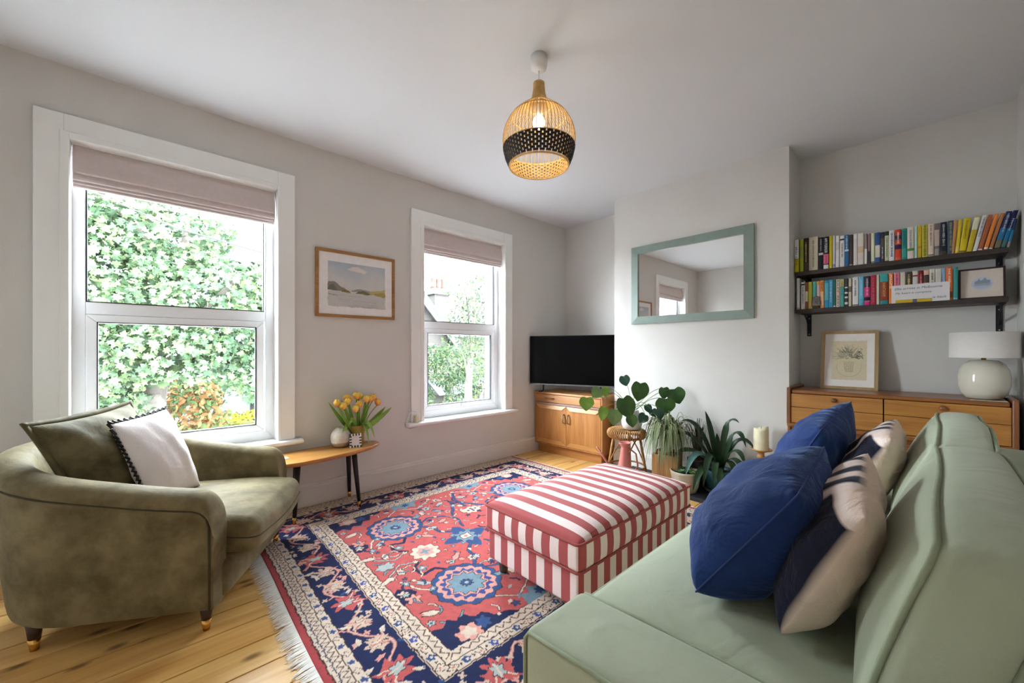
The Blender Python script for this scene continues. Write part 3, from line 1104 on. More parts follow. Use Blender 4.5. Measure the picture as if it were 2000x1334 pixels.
def palmette(cx, cy, r, ang, c1, c2, c3):
    """Fan-shaped flower with curling lobes, seen in the navy border."""
    ca, sa = math.cos(ang), math.sin(ang)

    def tr_(p):
        return (cx + p[0] * ca - p[1] * sa, cy + p[0] * sa + p[1] * ca)
    P.flower(cx, cy, r * 0.82, 7, 0.36, c1, ph=rg_.uniform(0, 6), sq=0.85, ang=ang, sharp=True)
    for sgn in (-1, 1):
        P.poly([tr_(p) for p in ((0.2 * r, sgn * 0.2 * r), (0.9 * r, sgn * 0.35 * r), (1.15 * r, sgn * 0.9 * r), (0.75 * r, sgn * 0.62 * r), (0.2 * r, sgn * 0.75 * r), (-0.3 * r, sgn * 1.05 * r), (-0.1 * r, sgn * 0.5 * r))], c1)
        P.line([tr_((0.35 * r, sgn * 0.3 * r)), tr_((0.85 * r, sgn * 0.62 * r))], 0.006, c3)
    P.flower(cx, cy, r * 0.52, 6, 0.25, DARK, ph=1.0, sq=0.7, ang=ang)
    P.flower(cx, cy, r * 0.46, 6, 0.25, c2, ph=1.0, sq=0.7, ang=ang)
    P.line([tr_((-0.5 * r, 0)), tr_((0.45 * r, 0))], 0.006, c3)


# navy main border: vine, palmettes, leaves and small flowers
mx, my = 0.217, 0.2415
for si, (f, ln, d) in enumerate(along(RX0 + mx, RX1 - mx, RY0 + my, RY1 - my)):
    hw = 0.082
    n = max(6, int(ln / 0.165))
    st = ln / n
    vine = []
    for k in range(n * 6 + 1):
        p = f(k * st / 6)
        o_ = 0.055 * math.sin(math.pi * k / 6 + 0.5)
        vine.append((p[0] + d[0] * o_, p[1] + d[1] * o_))
    P.line(vine, 0.0125, PINK2)
    P.line(vine, 0.006, CREAM2)
    tx = (0, 1) if d[0] else (1, 0)
    for k in range(int(n * 8.0)):
        p = f(rg_.uniform(0.02, ln - 0.02))
        o_ = rg_.uniform(-hw, hw)
        c_ = (p[0] + d[0] * o_, p[1] + d[1] * o_)
        kind = rg_.random()
        an = rg_.uniform(0, math.pi)
        if kind < 0.40:
            P.flower(c_[0], c_[1], 0.012, 4, 0.35, CREAM2 if rg_.random() < 0.7 else PINK, ph=rg_.uniform(0, 6))
        elif kind < 0.70:
            l = rg_.uniform(0.02, 0.034)
            q = [(l, 0), (0.2 * l, 0.012), (-l, 0.006), (-0.5 * l, -0.004), (-l, -0.010), (0.2 * l, -0.009)]
            P.poly([(c_[0] + x_ * math.cos(an) - y_ * math.sin(an), c_[1] + x_ * math.sin(an) + y_ * math.cos(an)) for x_, y_ in q], CREAM if rg_.random() < 0.75 else PINK)
        elif kind < 0.85:
            P.line([(c_[0], c_[1]), (c_[0] + 0.022 * math.cos(an), c_[1] + 0.022 * math.sin(an)), (c_[0] + 0.034 * math.cos(an + 0.8), c_[1] + 0.034 * math.sin(an + 0.8))], 0.007, PINK)
        else:
            P.flower(c_[0], c_[1], 0.010, 5, 0.3, LBLUE if rg_.random() < 0.4 else BLUE)
    for k in range(n):
        p = f((k + 0.5) * st)
        ang = math.atan2(d[1], d[0]) + (math.pi if k % 2 else 0) + rg_.uniform(-0.5, 0.5)
        if k % 3 == 1:
            palmette(p[0], p[1], 0.066, ang, RED, PALE, CREAM)
        else:
            palmette(p[0], p[1], 0.050, ang, CREAM2, CREAM, PINK2)

# the red field, mirrored about its two axes
P.ctr = (CX, CY)
P.sym = [(1, 1), (-1, 1), (1, -1), (-1, -1)]
fb = (FX0, FX1, FY0, FY1)


def oflower(cx, cy, r, n, amp, col, **k):
    P.flower(cx, cy, r + 0.004, n, amp, DARK, **k)
    P.flower(cx, cy, r, n, amp, col, **k)


def vine(pts, w, col, edge=True):
    if edge:
        P.line(pts, w + 0.006, DARK)
    P.line(pts, w, col)


Q = CY + 0.40                         # rosettes sit this far either side of the middle
# blue tendrils
vine([(1.18, Q - 0.15), (1.13, Q - 0.22), (1.06, Q - 0.20), (1.04, Q - 0.28), (1.10, Q - 0.33)], 0.014, NAVY)
vine([(1.30, Q - 0.10), (1.36, Q - 0.16), (1.37, Q - 0.25), (1.43, Q - 0.30)], 0.016, BLUE)
vine([(1.29, Q - 0.08), (1.40, Q - 0.02), (1.50, Q - 0.06), (1.56, Q - 0.16), (1.52, Q - 0.28)], 0.013, BLUE)
vine([(1.56, Q - 0.10), (1.64, Q + 0.02), (1.69, Q + 0.12)], 0.016, BLUE)
vine([(1.18, Q + 0.15), (1.30, Q + 0.25), (1.44, Q + 0.18), (1.58, Q + 0.26)], 0.008, CREAM)
vine([(1.06, Q - 0.02), (0.98, Q - 0.10), (0.94, Q - 0.22)], 0.010, CREAM)
vine([(1.10, Q - 0.33), (1.00, Q - 0.37), (0.92, Q - 0.30)], 0.008, PALE)
vine([(1.04, Q + 0.16), (0.98, Q + 0.22), (0.93, Q + 0.16)], 0.009, LBLUE)
# great rosettes
P.flower(1.18, Q, 0.176, 13, 0.035, DARK)
P.flower(1.18, Q, 0.171, 13, 0.035, BLUE)
P.flower(1.18, Q, 0.145, 15, 0.05, PINK)
P.flower(1.18, Q, 0.120, 17, 0.08, S(62, 76, 132))
P.flower(1.18, Q, 0.100, 11, 0.07, PINK)
P.flower(1.18, Q, 0.088, 11, 0.14, DARK, sharp=True)
P.flower(1.18, Q, 0.083, 11, 0.14, LBLUE, sharp=True)
P.flower(1.18, Q, 0.030, 9, 0.15, DARK)
P.flower(1.18, Q, 0.025, 6, 0.2, BLUE)
P.flower(1.18, Q, 0.010, 6, 0.2, PALE)
# corner palmettes with navy clouds
P.poly([(FX0, Q + 0.325), (FX0, Q + 0.18), (0.925, Q + 0.20), (0.955, Q + 0.16), (0.985, Q + 0.20), (1.03, Q + 0.18), (1.06, Q + 0.23), (1.10, Q + 0.22), (1.13, Q + 0.27), (1.20, Q + 0.29), (1.22, Q + 0.325)], NAVY)
oflower(0.985, Q + 0.285, 0.055, 7, 0.15, PINK, sq=0.8)
P.flower(0.985, Q + 0.285, 0.030, 5, 0.2, CREAM)
P.flower(1.065, Q + 0.275, 0.032, 6, 0.25, BLUE, sharp=True)
# edge motifs
P.poly([(FX0, Q - 0.04), (0.93, Q - 0.06), (0.96, Q - 0.10), (0.95, Q - 0.14), (0.90, Q - 0.17), (FX0, Q - 0.15)], NAVY)
oflower(0.925, Q - 0.055, 0.030, 5, 0.3, PINK)
oflower(0.905, Q - 0.12, 0.020, 5, 0.3, CREAM)
P.poly([(1.28, Q + 0.325), (1.31, Q + 0.25), (1.345, Q + 0.27), (1.37, Q + 0.22), (1.405, Q + 0.25), (1.45, Q + 0.225), (1.47, Q + 0.28), (1.52, Q + 0.325)], LBLUE)
P.flower(1.40, Q + 0.285, 0.024, 6, 0.3, BLUE, sharp=True)
# leaves and small blossoms
for (x_, y_, a_, l_, c_) in ((0.93, Q + 0.08, 0.4, 0.042, CREAM), (0.90, Q - 0.27, -0.3, 0.045, CREAM), (1.02, Q - 0.14, 0.7, 0.040, PALE), (1.42, Q + 0.08, 1.2, 0.040, CREAM), (1.36, Q + 0.05, 0.2, 0.034, LBLUE),
                             (1.60, Q + 0.14, 0.5, 0.045, PALE), (1.66, Q - 0.08, 1.3, 0.036, CREAM), (1.28, Q - 0.24, 2.4, 0.045, PINK), (1.52, Q + 0.04, 2.5, 0.036, LBLUE), (0.98, Q - 0.30, 1.6, 0.035, CREAM), (1.46, Q - 0.12, 0.2, 0.036, PINK)):
    for g_, cc in ((0.005, DARK), (0, c_)):
        q = [(l_ + g_, 0), (0.3 * l_, 0.018 + g_), (-l_ - g_, 0.010 + g_), (-0.6 * l_, 0), (-l_ - g_, -0.010 - g_), (0.3 * l_, -0.018 - g_)]
        P.poly([(x_ + u_ * math.cos(a_) - v_ * math.sin(a_), y_ + u_ * math.sin(a_) + v_ * math.cos(a_)) for u_, v_ in q], cc)
for (x_, y_, r_, c_) in ((1.34, Q - 0.17, 0.022, CREAM), (1.62, Q + 0.22, 0.024, CREAM), (1.48, Q + 0.13, 0.026, PALE), (1.57, Q - 0.02, 0.022, PINK), (1.03, Q - 0.07, 0.016, LBLUE), (1.25, Q + 0.28, 0.016, BLUE),
                         (0.95, Q - 0.19, 0.018, LBLUE), (1.08, Q - 0.26, 0.022, LBLUE), (1.40, Q - 0.08, 0.018, CREAM), (1.66, Q + 0.04, 0.02, LBLUE), (0.90, Q + 0.14, 0.016, PALE), (1.23, Q - 0.21, 0.018, PALE)):
    oflower(x_, y_, r_, 5, 0.25, c_)
    P.flower(x_, y_, r_ * 0.4, 4, 0.2, BLUE if c_ != LBLUE else CREAM)
# fine filling of the ground between the great motifs
taken = [(1.18, Q, 0.19), (1.46, CY, 0.12), (1.175, CY, 0.095), (1.0, Q + 0.27, 0.12), (1.40, Q + 0.28, 0.09)]
for k in range(420):
    x_, y_ = rg_.uniform(FX0 + 0.03, CX), rg_.uniform(CY + 0.02, FY1 - 0.03)
    r_ = rg_.uniform(0.008, 0.017)
    if any(math.hypot(x_ - a_[0], y_ - a_[1]) < a_[2] + r_ for a_ in taken):
        continue
    taken.append((x_, y_, r_ + 0.026))
    kind = rg_.random()
    c_ = rg_.choice((CREAM, CREAM, PALE, PINK, LBLUE, NAVY2, BLUE))
    an = rg_.uniform(0, 6.28)
    if kind < 0.45:
        oflower(x_, y_, r_, 5, 0.3, c_, ph=an)
    elif kind < 0.8:
        vine([(x_ - 0.03 * math.cos(an), y_ - 0.03 * math.sin(an)), (x_, y_), (x_ + 0.022 * math.cos(an + 0.9), y_ + 0.022 * math.sin(an + 0.9))], 0.007, c_)
    else:
        l_ = r_ * 1.6
        P.poly([(x_ + u_ * math.cos(an) - v_ * math.sin(an), y_ + u_ * math.sin(an) + v_ * math.cos(an)) for u_, v_ in ((l_, 0), (0, 0.010), (-l_, 0.004), (-l_ * 0.6, -0.006), (0, -0.009))], c_)
P.sym = [(1, 1), (-1, 1)]
# middle row
oflower(1.175, CY, 0.078, 9, 0.12, CREAM)
P.flower(1.175, CY, 0.046, 7, 0.12, PINK)
P.flower(1.175, CY, 0.022, 4, 0.5, LBLUE)
oflower(0.94, CY, 0.045, 6, 0.2, PALE, sq=0.7)
oflower(1.46, CY, 0.082, 8, 0.22, LBLUE, sharp=True)
P.flower(1.46, CY, 0.105, 4, 0.5, BLUE, ph=0.0, sharp=True)
oflower(1.46, CY, 0.062, 8, 0.15, LBLUE)
P.poly([(1.425, CY - 0.03), (1.495, CY - 0.03), (1.495, CY + 0.03), (1.425, CY + 0.03)], DARK)
P.poly([(1.430, CY - 0.025), (1.490, CY - 0.025), (1.490, CY + 0.025), (1.430, CY + 0.025)], CREAM)
P.flower(1.46, CY, 0.012, 4, 0.2, PINK2)
P.sym = [(1, 1), (1, -1)]
oflower(1.72, Q - 0.11, 0.070, 8, 0.16, CREAM, sq=0.7)
for dx_, dy_ in ((-0.03, 0), (0.0, 0.02), (0.0, -0.02), (0.03, 0), (0, 0)):
    P.flower(1.72 + dx_, Q - 0.11 + dy_, 0.010, 4, 0.2, NAVY)
vine([(1.72, Q - 0.02), (1.74, Q + 0.15), (1.79, Q + 0.24)], 0.016, BLUE)
M_rug = mat('wool_rug', (1, 1, 1), rough=0.95, attr='Col', var=0.13, vscale=38, bump=0.5, bscale=420, spec=0.1, sheen=0.1)


def rugmap(x, y):
    u_ = (x - CX) / (RX1 - RX0)
    v_ = (y - CY) / (RY1 - RY0)
    xx = x + 0.010 * np.sin(y * 3.1) + 0.06 * np.clip(u_, 0, 1) * (0.2 - v_) + 0.02 * v_
    yy = y + 0.006 * np.sin(x * 4.0)
    zz = 0.010 + 0.0012 * np.sin(x * 9 + y * 5) * np.sin(y * 7)
    ed = (np.abs(u_) > 0.4985) | (np.abs(v_) > 0.4985)
    zz = np.where(ed, 0.0005, zz)
    return np.stack([xx, yy, zz], 1)


rug = P.mesh('patterned_rug', M_rug, rugmap)
tag(rug, 'red and navy patterned wool rug with cream fringe', 'rug')
# fringe at both short ends
b = MB()
M_fringe = mat('cotton_fringe', S(236, 230, 224), rough=0.95, var=0.05, vscale=40)
for end in (0, 1):
    y_ = RY0 + 0.003
    while y_ < RY1 - 0.003:
        base = rugmap(np.array([RX0 if end == 0 else RX1]), np.array([y_]))[0]
        sg = -1 if end == 0 else 1
        l_ = rg_.uniform(0.045, 0.075) * (1.0 if end == 0 else 0.5)
        dy_ = rg_.uniform(-0.02, 0.012)
        b.tube([(base[0] - sg * 0.004, base[1], 0.007), (base[0] + sg * l_ * 0.5, base[1] + dy_ * 0.3, 0.006), (base[0] + sg * l_, base[1] + dy_, 0.0025)], [0.0022, 0.0018, 0.0010], 4)
        y_ += 0.0042
b.build('fringe', M_fringe, rug, kind='stuff')

# ================================================================ pillows
def pillow(name, parent, c00, c10, c11, c01, T, m, n=22, colfn=None, wr=0.006, seed=0, label=None, power=0.55, pinch=0.05, sag=0.0, rnd_c=0.0):
    """Cushion spanned by four corners (bottom near, bottom far, top far, top near); T is half its thickness."""
    C = [Vector(q) for q in (c00, c10, c11, c01)]
    nrm = ((C[1] - C[0]).cross(C[3] - C[0])).normalized()
    rr = random.Random(seed)
    ph = [rr.uniform(0, 6.28) for _ in range(8)]
    vs_, cols, idx = [], [], {}

    def pos(i, j, side):
        u = -1 + 2 * i / n
        v = -1 + 2 * j / n
        u = math.copysign(1 - (1 - abs(u)) ** 1.25, u)
        v = math.copysign(1 - (1 - abs(v)) ** 1.25, v)
        rc_ = rnd_c * u * u * v * v
        pu = u * (1 - pinch * (1 - v * v)) * (1 - rc_)
        pv = v * (1 - pinch * (1 - u * u)) * (1 - rc_)
        a, b_ = (pu + 1) / 2, (pv + 1) / 2
        p = C[0] * (1 - a) * (1 - b_) + C[1] * a * (1 - b_) + C[2] * a * b_ + C[3] * (1 - a) * b_
        h = max((1 - u * u) * (1 - v * v), 0)
        e = T * (h ** power)
        e *= 1 + sag * (-v) * 0.5
        wv = wr * (math.sin(7 * u + 3 * v + ph[0] + side) + 0.7 * math.sin(9 * v - 4 * u + ph[1]) + 0.5 * math.sin(15 * u + 6 * v + ph[2] + 2 * side)) * h ** 0.4
        return p + nrm * side * (e + wv), u, v
    for side in (1, -1):
        for i in range(n + 1):
            for j in range(n + 1):
                edge = i in (0, n) or j in (0, n)
                if edge and side < 0:
                    idx[(i, j, side)] = idx[(i, j, 1)]
                    continue
                p, u, v = pos(i, j, side)
                idx[(i, j, side)] = len(vs_)
                vs_.append(p)
                if colfn:
                    cols.append(colfn(u, v, side))
    fs_ = []
    for side in (1, -1):
        for i in range(n):
            for j in range(n):
                q = [idx[(i, j, side)], idx[(i + 1, j, side)], idx[(i + 1, j + 1, side)], idx[(i, j + 1, side)]]
                fs_.append(tuple(q if side > 0 else reversed(q)))
    b = MB()
    b.add(vs_, fs_, cols if colfn else None)
    o = b.build(name, m, parent, smooth=True, label=label)
    loop = [idx[(i, 0, 1)] for i in range(n)] + [idx[(n, j, 1)] for j in range(n)] + [idx[(n - i, n, 1)] for i in range(n)] + [idx[(0, n - j, 1)] for j in range(n)]
    return o, [Vector(vs_[i]) for i in loop], nrm


# ================================================================ sofa
M_sofa = mat('sage_green_cotton', S(174, 180, 157), rough=0.9, var=0.05, vscale=5, bump=0.22, bscale=700, sheen=0.15, spec=0.2, wrinkle=0.35, wscale=6)
M_sofap = mat('sage_green_piping', S(154, 162, 138), rough=0.9, var=0.06, vscale=30, spec=0.2)
SX0, SX1, SY0, SY1 = 0.612, 2.83, -0.30, 0.62
t = thing('sofa', 'long sage green sofa with piped loose cushions', 'sofa', (1.72, 0.16, 0))
MB().puff(SX0 + 0.02, SX1 - 0.02, SY0 + 0.02, SY1 - 0.04, 0.10, 0.34, 0.02, n=3).build('base', M_sofa, t, smooth=True)
M_leg = mat('dark_turned_wood', S(58, 42, 32), rough=0.4, var=0.15, vscale=20)
for x_ in (SX0 + 0.1, SX1 - 0.1):
    for y_ in (SY0 + 0.08, SY1 - 0.10):
        MB().lathe([(0.018, 0.0), (0.024, 0.10)], 14, (x_, y_, 0)).build('leg', M_leg, t, smooth=True)


def piping(name, pts, r, m, parent, closed=True):
    return MB().tube(pts, r, 6, closed=closed).build(name, m, parent, smooth=True)


for (x0, x1) in ((SX0, 0.822), (2.618, SX1)):
    def arm_fn(x, y, z):
        return (x, y, z - 0.012 * max(0, (y - 0.3)) / 0.3)
    a_ = MB().puff(x0, x1, SY0 + 0.03, SY1, 0.09, 0.556, 0.022, puff=(0.006, 0.008, 0.010), n=6, fn=arm_fn).build('arm', M_sofa, t, smooth=True)
    for xe in (x0 + 0.004, x1 - 0.004):
        pts = [(xe, SY0 + 0.05, 0.549), (xe, 0.1, 0.551), (xe, 0.45, 0.546), (xe, SY1 - 0.014, 0.536), (xe, SY1 - 0.003, 0.520), (xe, SY1 - 0.002, 0.3), (xe, SY1 - 0.003, 0.10)]
        piping('piping', pts, 0.0045, M_sofap, a_, closed=False)
MB().puff(0.80, 2.64, SY0, -0.13, 0.10, 0.745, 0.04, puff=(0, 0.01, 0.01), n=6).build('back_frame', M_sofa, t, smooth=True)
for (x0, x1) in ((0.824, 1.719), (1.721, 2.616)):
    def seat_fn(x, y, z):
        return (x, y, z - 0.02 * max(0, (y - 0.45) / 0.18) ** 2)
    c_ = MB().puff(x0, x1, -0.10, 0.645, 0.335, 0.526, 0.045, puff=(0.0, 0.012, 0.022), n=9, fn=seat_fn).build('seat_cushion', M_sofa, t, smooth=True)
    lp = rrect(x0 + 0.012, x1 - 0.012, -0.085, 0.640, 0.05)
    for z_ in (0.505, 0.352):
        piping('piping', [seat_fn(p[0], p[1], z_) for p in lp], 0.0042, M_sofap, c_)
for k, (x0, x1) in enumerate(((0.835, 1.735), (1.745, 2.612))):
    def back_fn(x, y, z, x0=x0, x1=x1):
        f_ = (z - 0.50) / 0.39
        xm = (x - (x0 + x1) / 2) / ((x1 - x0) / 2)
        y2 = y - 0.105 * max(0.0, f_) ** 1.3 + 0.003 * math.sin(9 * x + 6 * z)
        z2 = z - 0.020 * abs(xm) ** 3 * f_ + 0.004 * math.sin(13 * x)
        return (x + 0.010 * math.sin(9 * z), y2, z2)
    c_ = MB().puff(x0, x1, -0.025, 0.105, 0.50, 0.885, 0.030, puff=(0.012, 0.040, 0.018), n=10, fn=back_fn).build('back_cushion', M_sofa, t, smooth=True)
    for yy in (0.100, -0.020):
        rr_ = rrect(x0 + 0.008, x1 - 0.008, 0.51, 0.878, 0.03)
        pp = []
        nn_ = len(rr_)
        for i in range(nn_):
            p, q = rr_[i], rr_[(i + 1) % nn_]
            d_ = math.hypot(q[0] - p[0], q[1] - p[1])
            for j in range(max(1, int(d_ / 0.05))):
                f_ = j / max(1, int(d_ / 0.05))
                v_ = back_fn(p[0] + (q[0] - p[0]) * f_, yy, p[1] + (q[1] - p[1]) * f_)
                pp.append((v_[0], v_[1], v_[2] + 0.002))
        piping('piping', pp, 0.0052, M_sofap, c_)

M_bluev = mat('blue_velvet', S(32, 52, 102), rough=0.75, var=0.22, vscale=5, sheen=0.55, spec=0.15, sheen_tint=S(150, 175, 225), bump=0.12, bscale=120, wrinkle=0.6, wscale=8)
M_blues = mat('blue_seam', S(34, 56, 108), rough=0.8, var=0.1, vscale=20)
t = thing('blue_cushion', 'large blue velvet cushion nearest the front of sofa', 'cushion', (1.17, 0.30, 0.54))
o, lp, _ = pillow('cover', t, (0.975, 0.405, 0.555), (1.40, 0.43, 0.55), (1.375, 0.205, 0.895), (0.955, 0.185, 0.865), 0.125, M_bluev, n=30, seed=1, wr=0.006, sag=0.35, power=0.45, rnd_c=0.05)
piping('seam', lp, 0.0022, M_blues, t)
t = thing('blue_cushion', 'blue velvet cushion further along sofa, its corner pointing up before sideboard', 'cushion', (2.08, 0.36, 0.54))
o, lp, _ = pillow('cover', t, (1.90, 0.46, 0.555), (2.32, 0.40, 0.55), (2.29, 0.255, 0.93), (1.83, 0.29, 0.86), 0.115, M_bluev, n=30, seed=2, wr=0.006, sag=0.35, power=0.45, rnd_c=0.03)
piping('seam', lp, 0.0022, M_blues, t)

M_strip = mat('striped_cushion_cotton', (1, 1, 1), rough=0.9, attr='Col', var=0.05, vscale=14, bump=0.2, bscale=300, sheen=0.1, spec=0.2, wrinkle=0.5, wscale=12)
SAND, INK = S(222, 196, 180), S(26, 26, 44)


def stripecol(u, v, side):
    if side < 0:
        # front: a broad dark band down the near side that turns into bars across the top
        if u < -0.34 and v < 0.74:
            return INK
        if u < -0.40 and v > 0.9:
            return SAND
        if v > 0.05 and ((u + 1) / 2 * 5.2) % 1 < 0.52 and u > -0.3:
            return INK
        if v < -0.82 and u < 0.6:
            return INK
        return S(224, 204, 194)
    return SAND


for (lab, loc, cs, sd) in (('dark striped sand cushion behind the front blue cushion', (1.17, 0.14, 0.54), ((0.955, 0.225, 0.55), (1.40, 0.25, 0.55), (1.40, 0.120, 0.895), (0.915, 0.078, 0.865)), 3),
                           ('dark striped sand cushion behind the far blue cushion', (2.05, 0.2, 0.54), ((1.86, 0.235, 0.55), (2.28, 0.25, 0.55), (2.23, 0.105, 0.885), (1.80, 0.098, 0.865)), 4)):
    t = thing('striped_cushion', lab, 'cushion', loc)
    o, lp, nr = pillow('cover', t, *cs, 0.082, M_strip, n=44, colfn=stripecol, seed=sd, wr=0.005, sag=0.3, rnd_c=0.07, power=0.48)
    # zipped flap across the back
    a_, b_ = Vector(cs[0]).lerp(Vector(cs[3]), 0.62), Vector(cs[1]).lerp(Vector(cs[2]), 0.62)
    pts = []
    for k in range(13):
        f_ = k / 12
        u_ = -1 + 2 * f_
        v_ = 0.24
        h_ = max((1 - u_ * u_) * (1 - v_ * v_), 0)
        q = a_.lerp(b_, 0.03 + 0.94 * f_) + nr * (0.075 * h_ ** 0.55 + 0.001)
        pts.append(q)
    piping('flap_hem', pts, 0.005, mat('sand_cotton', SAND, rough=0.9, var=0.05, vscale=20), t, closed=False)

# ================================================================ ottoman
def stripemat(name, axis):
    m = bpy.data.materials.new(name)
    m.use_nodes = True
    N, L = m.node_tree.nodes, m.node_tree.links
    p = N['Principled BSDF']
    p.inputs['Roughness'].default_value = 0.9
    p.inputs['Specular IOR Level'].default_value = 0.2
    p.inputs['Sheen Weight'].default_value = 0.1
    tc = N.new('ShaderNodeTexCoord')
    sp = N.new('ShaderNodeSeparateXYZ')
    L.new(tc.outputs['Object'], sp.inputs[0])
    m1 = N.new('ShaderNodeMath')
    m1.operation = 'MULTIPLY_ADD'
    m1.inputs[1].default_value = 1 / 0.0965
    m1.inputs[2].default_value = 100.0 - (1.29 / 0.0965) if axis == 'X' else 100.0 - (0.985 / 0.0965) + 0.42
    L.new(sp.outputs[axis], m1.inputs[0])
    m2 = N.new('ShaderNodeMath')
    m2.operation = 'FRACT'
    L.new(m1.outputs[0], m2.inputs[0])
    m3 = N.new('ShaderNodeMath')
    m3.operation = 'LESS_THAN'
    m3.inputs[1].default_value = 0.5
    L.new(m2.outputs[0], m3.inputs[0])
    nz = N.new('ShaderNodeTexNoise')
    nz.inputs['Scale'].default_value = 260
    L.new(tc.outputs['Object'], nz.inputs['Vector'])
    mx = N.new('ShaderNodeMix')
    mx.data_type = 'RGBA'
    mx.inputs[6].default_value = (*S(238, 216, 212), 1)
    mx.inputs[7].default_value = (*S(172, 82, 82), 1)
    L.new(m3.outputs[0], mx.inputs[0])
    mr = N.new('ShaderNodeMapRange')
    mr.inputs['To Min'].default_value = 0.88
    mr.inputs['To Max'].default_value = 1.1
    L.new(nz.outputs['Fac'], mr.inputs['Value'])
    m4 = N.new('ShaderNodeMix')
    m4.data_type = 'RGBA'
    m4.blend_type = 'MULTIPLY'
    m4.inputs[0].default_value = 1
    L.new(mx.outputs[2], m4.inputs[6])
    L.new(mr.outputs['Result'], m4.inputs[7])
    L.new(m4.outputs[2], p.inputs['Base Color'])
    bp = N.new('ShaderNodeBump')
    bp.inputs['Strength'].default_value = 0.15
    bp.inputs['Distance'].default_value = 0.003
    L.new(nz.outputs['Fac'], bp.inputs['Height'])
    L.new(bp.outputs['Normal'], p.inputs['Normal'])
    return m


M_sx, M_sy = stripemat('red_stripe_cotton_lengthwise', 'X'), stripemat('red_stripe_cotton_crosswise', 'Y')
M_redp = mat('red_piping', S(158, 74, 72), rough=0.9, var=0.06, vscale=30)
OX0, OX1, OY0, OY1 = 1.29, 2.355, 0.985, 1.585
t = thing('ottoman', 'red and pink striped footstool with piped top', 'ottoman', (1.82, 1.28, 0.0))


def striped(b, name):
    o = b.build(name, [M_sx, M_sy], t, smooth=True)
    for pg in o.data.polygons:
        n_ = pg.normal
        if abs(n_.x) > 0.72 and pg.center.z < 0.357:
            pg.material_index = 1
    return o


def ott_fn(x, y, z):
    f_ = max(0.0, (z - 0.352) / 0.02)
    if f_ <= 0:
        return (x, y, z)
    u_ = (x - (OX0 + OX1) / 2) / ((OX1 - OX0) / 2)
    v_ = (y - (OY0 + OY1) / 2) / ((OY1 - OY0) / 2)
    return (x, y, z + min(f_, 1) * 0.068 * (max(0, 1 - u_ ** 4) ** 0.7) * (max(0, 1 - v_ ** 4) ** 0.7))


striped(MB().puff(OX0 + 0.012, OX1 - 0.012, OY0 + 0.012, OY1 - 0.012, 0.085, 0.242, 0.016, n=8), 'body')
o = striped(MB().puff(OX0, OX1, OY0, OY1, 0.240, 0.366, 0.020, puff=(0.010, 0.010, 0), n=16, fn=ott_fn), 'top_cushion')
for z_, ex in ((0.359, 0.006), (0.243, 0.004)):
    lp = rrect(OX0 + 0.003 - ex, OX1 - 0.003 + ex, OY0 + 0.003 - ex, OY1 - 0.003 + ex, 0.022)
    piping('piping', [(p[0], p[1], z_) for p in lp], 0.0058, M_redp, t)
for x_ in (OX0 + 0.075, OX1 - 0.075):
    for y_ in (OY0 + 0.06, OY1 - 0.06):
        MB().lathe([(0.020, 0.012), (0.032, 0.09)], 16, (x_, y_, 0)).build('leg', mat('olive_stained_wood', S(92, 82, 58), rough=0.4, var=0.1, vscale=20), t, smooth=True)

# ================================================================ armchair
M_velvet = mat('olive_velvet', S(92, 81, 56), rough=0.7, var=1.0, vscale=6.0, ramp=(0.37, 0.63), col2=S(130, 117, 86), sheen=0.3, spec=0.15, sheen_tint=S(200, 198, 170), bump=0.1, bscale=200, wrinkle=0.3, wscale=6, detail=6)
M_velvd = mat('olive_piping', S(60, 54, 38), rough=0.8, var=0.1, vscale=30)
AO = (0.209, 1.986)
t = thing('armchair', 'olive velvet tub armchair with brass tipped legs', 'armchair', (AO[0], AO[1], 0), R(-31.0))
AW, AD, TH = 0.86, 0.875, 0.058
path = []
for k in range(9):
    path.append((-0.0 - 0.012 * k if k < 5 else -0.048 - 0.10 * (k - 4), TH))
path = [(0.0, TH), (-0.010, TH), (-0.025, TH), (-0.045, TH), (-0.075, TH), (-0.13, TH), (-0.20, TH), (-0.28, TH), (-0.36, TH), (-0.44, TH), (-0.50, TH)]
rc = AD - 0.50 - TH
for k in range(1, 9):
    a_ = R(90 * k / 8)
    path.append((-0.50 - rc * math.sin(a_), TH + rc * (1 - math.cos(a_))))
half = [p for p in path]
full = half + [(half[-1][0], AW / 2)] + [(p[0], AW - p[1]) for p in reversed(half)]


def arm_top(u, v):
    f_ = min(1.0, max(0.0, -u) / AD)
    h = 0.575 + 0.19 * (f_ ** 1.6)
    e = -u
    if e < 0.075:
        h -= 0.11 * (1 - math.sqrt(max(0, 1 - (1 - e / 0.075) ** 2)))
    return h


def shell_section(h, z0):
    """(offset outwards, height) loop of the padded shell."""
    r_ = TH
    pts = [(0.048, z0), (0.055, z0 + 0.03), (0.058, z0 + 0.2), (0.055, h - 0.115), (0.052, h - 0.075), (0.062, h - 0.062)]
    for a_ in (0, 30, 60, 90, 120, 150, 180):
        pts.append((0.066 * math.cos(R(a_)), h - 0.05 + 0.05 * math.sin(R(a_))))
    pts += [(-0.058, h - 0.10), (-0.056, 0.26), (-0.05, z0)]
    return pts


b = MB()
secs = []
nrmls = []
for i, p in enumerate(full):
    q0, q1 = full[max(0, i - 1)], full[min(len(full) - 1, i + 1)]
    dx_, dy_ = q1[0] - q0[0], q1[1] - q0[1]
    l_ = math.hypot(dx_, dy_)
    nx_, ny_ = dy_ / l_, -dx_ / l_          # outwards: start near side heading backwards
    nx_, ny_ = -nx_, -ny_
    if i < 5 and ny_ > 0 or i > len(full) - 6 and ny_ < 0:
        nx_, ny_ = nx_, ny_
    nrmls.append((nx_, ny_))
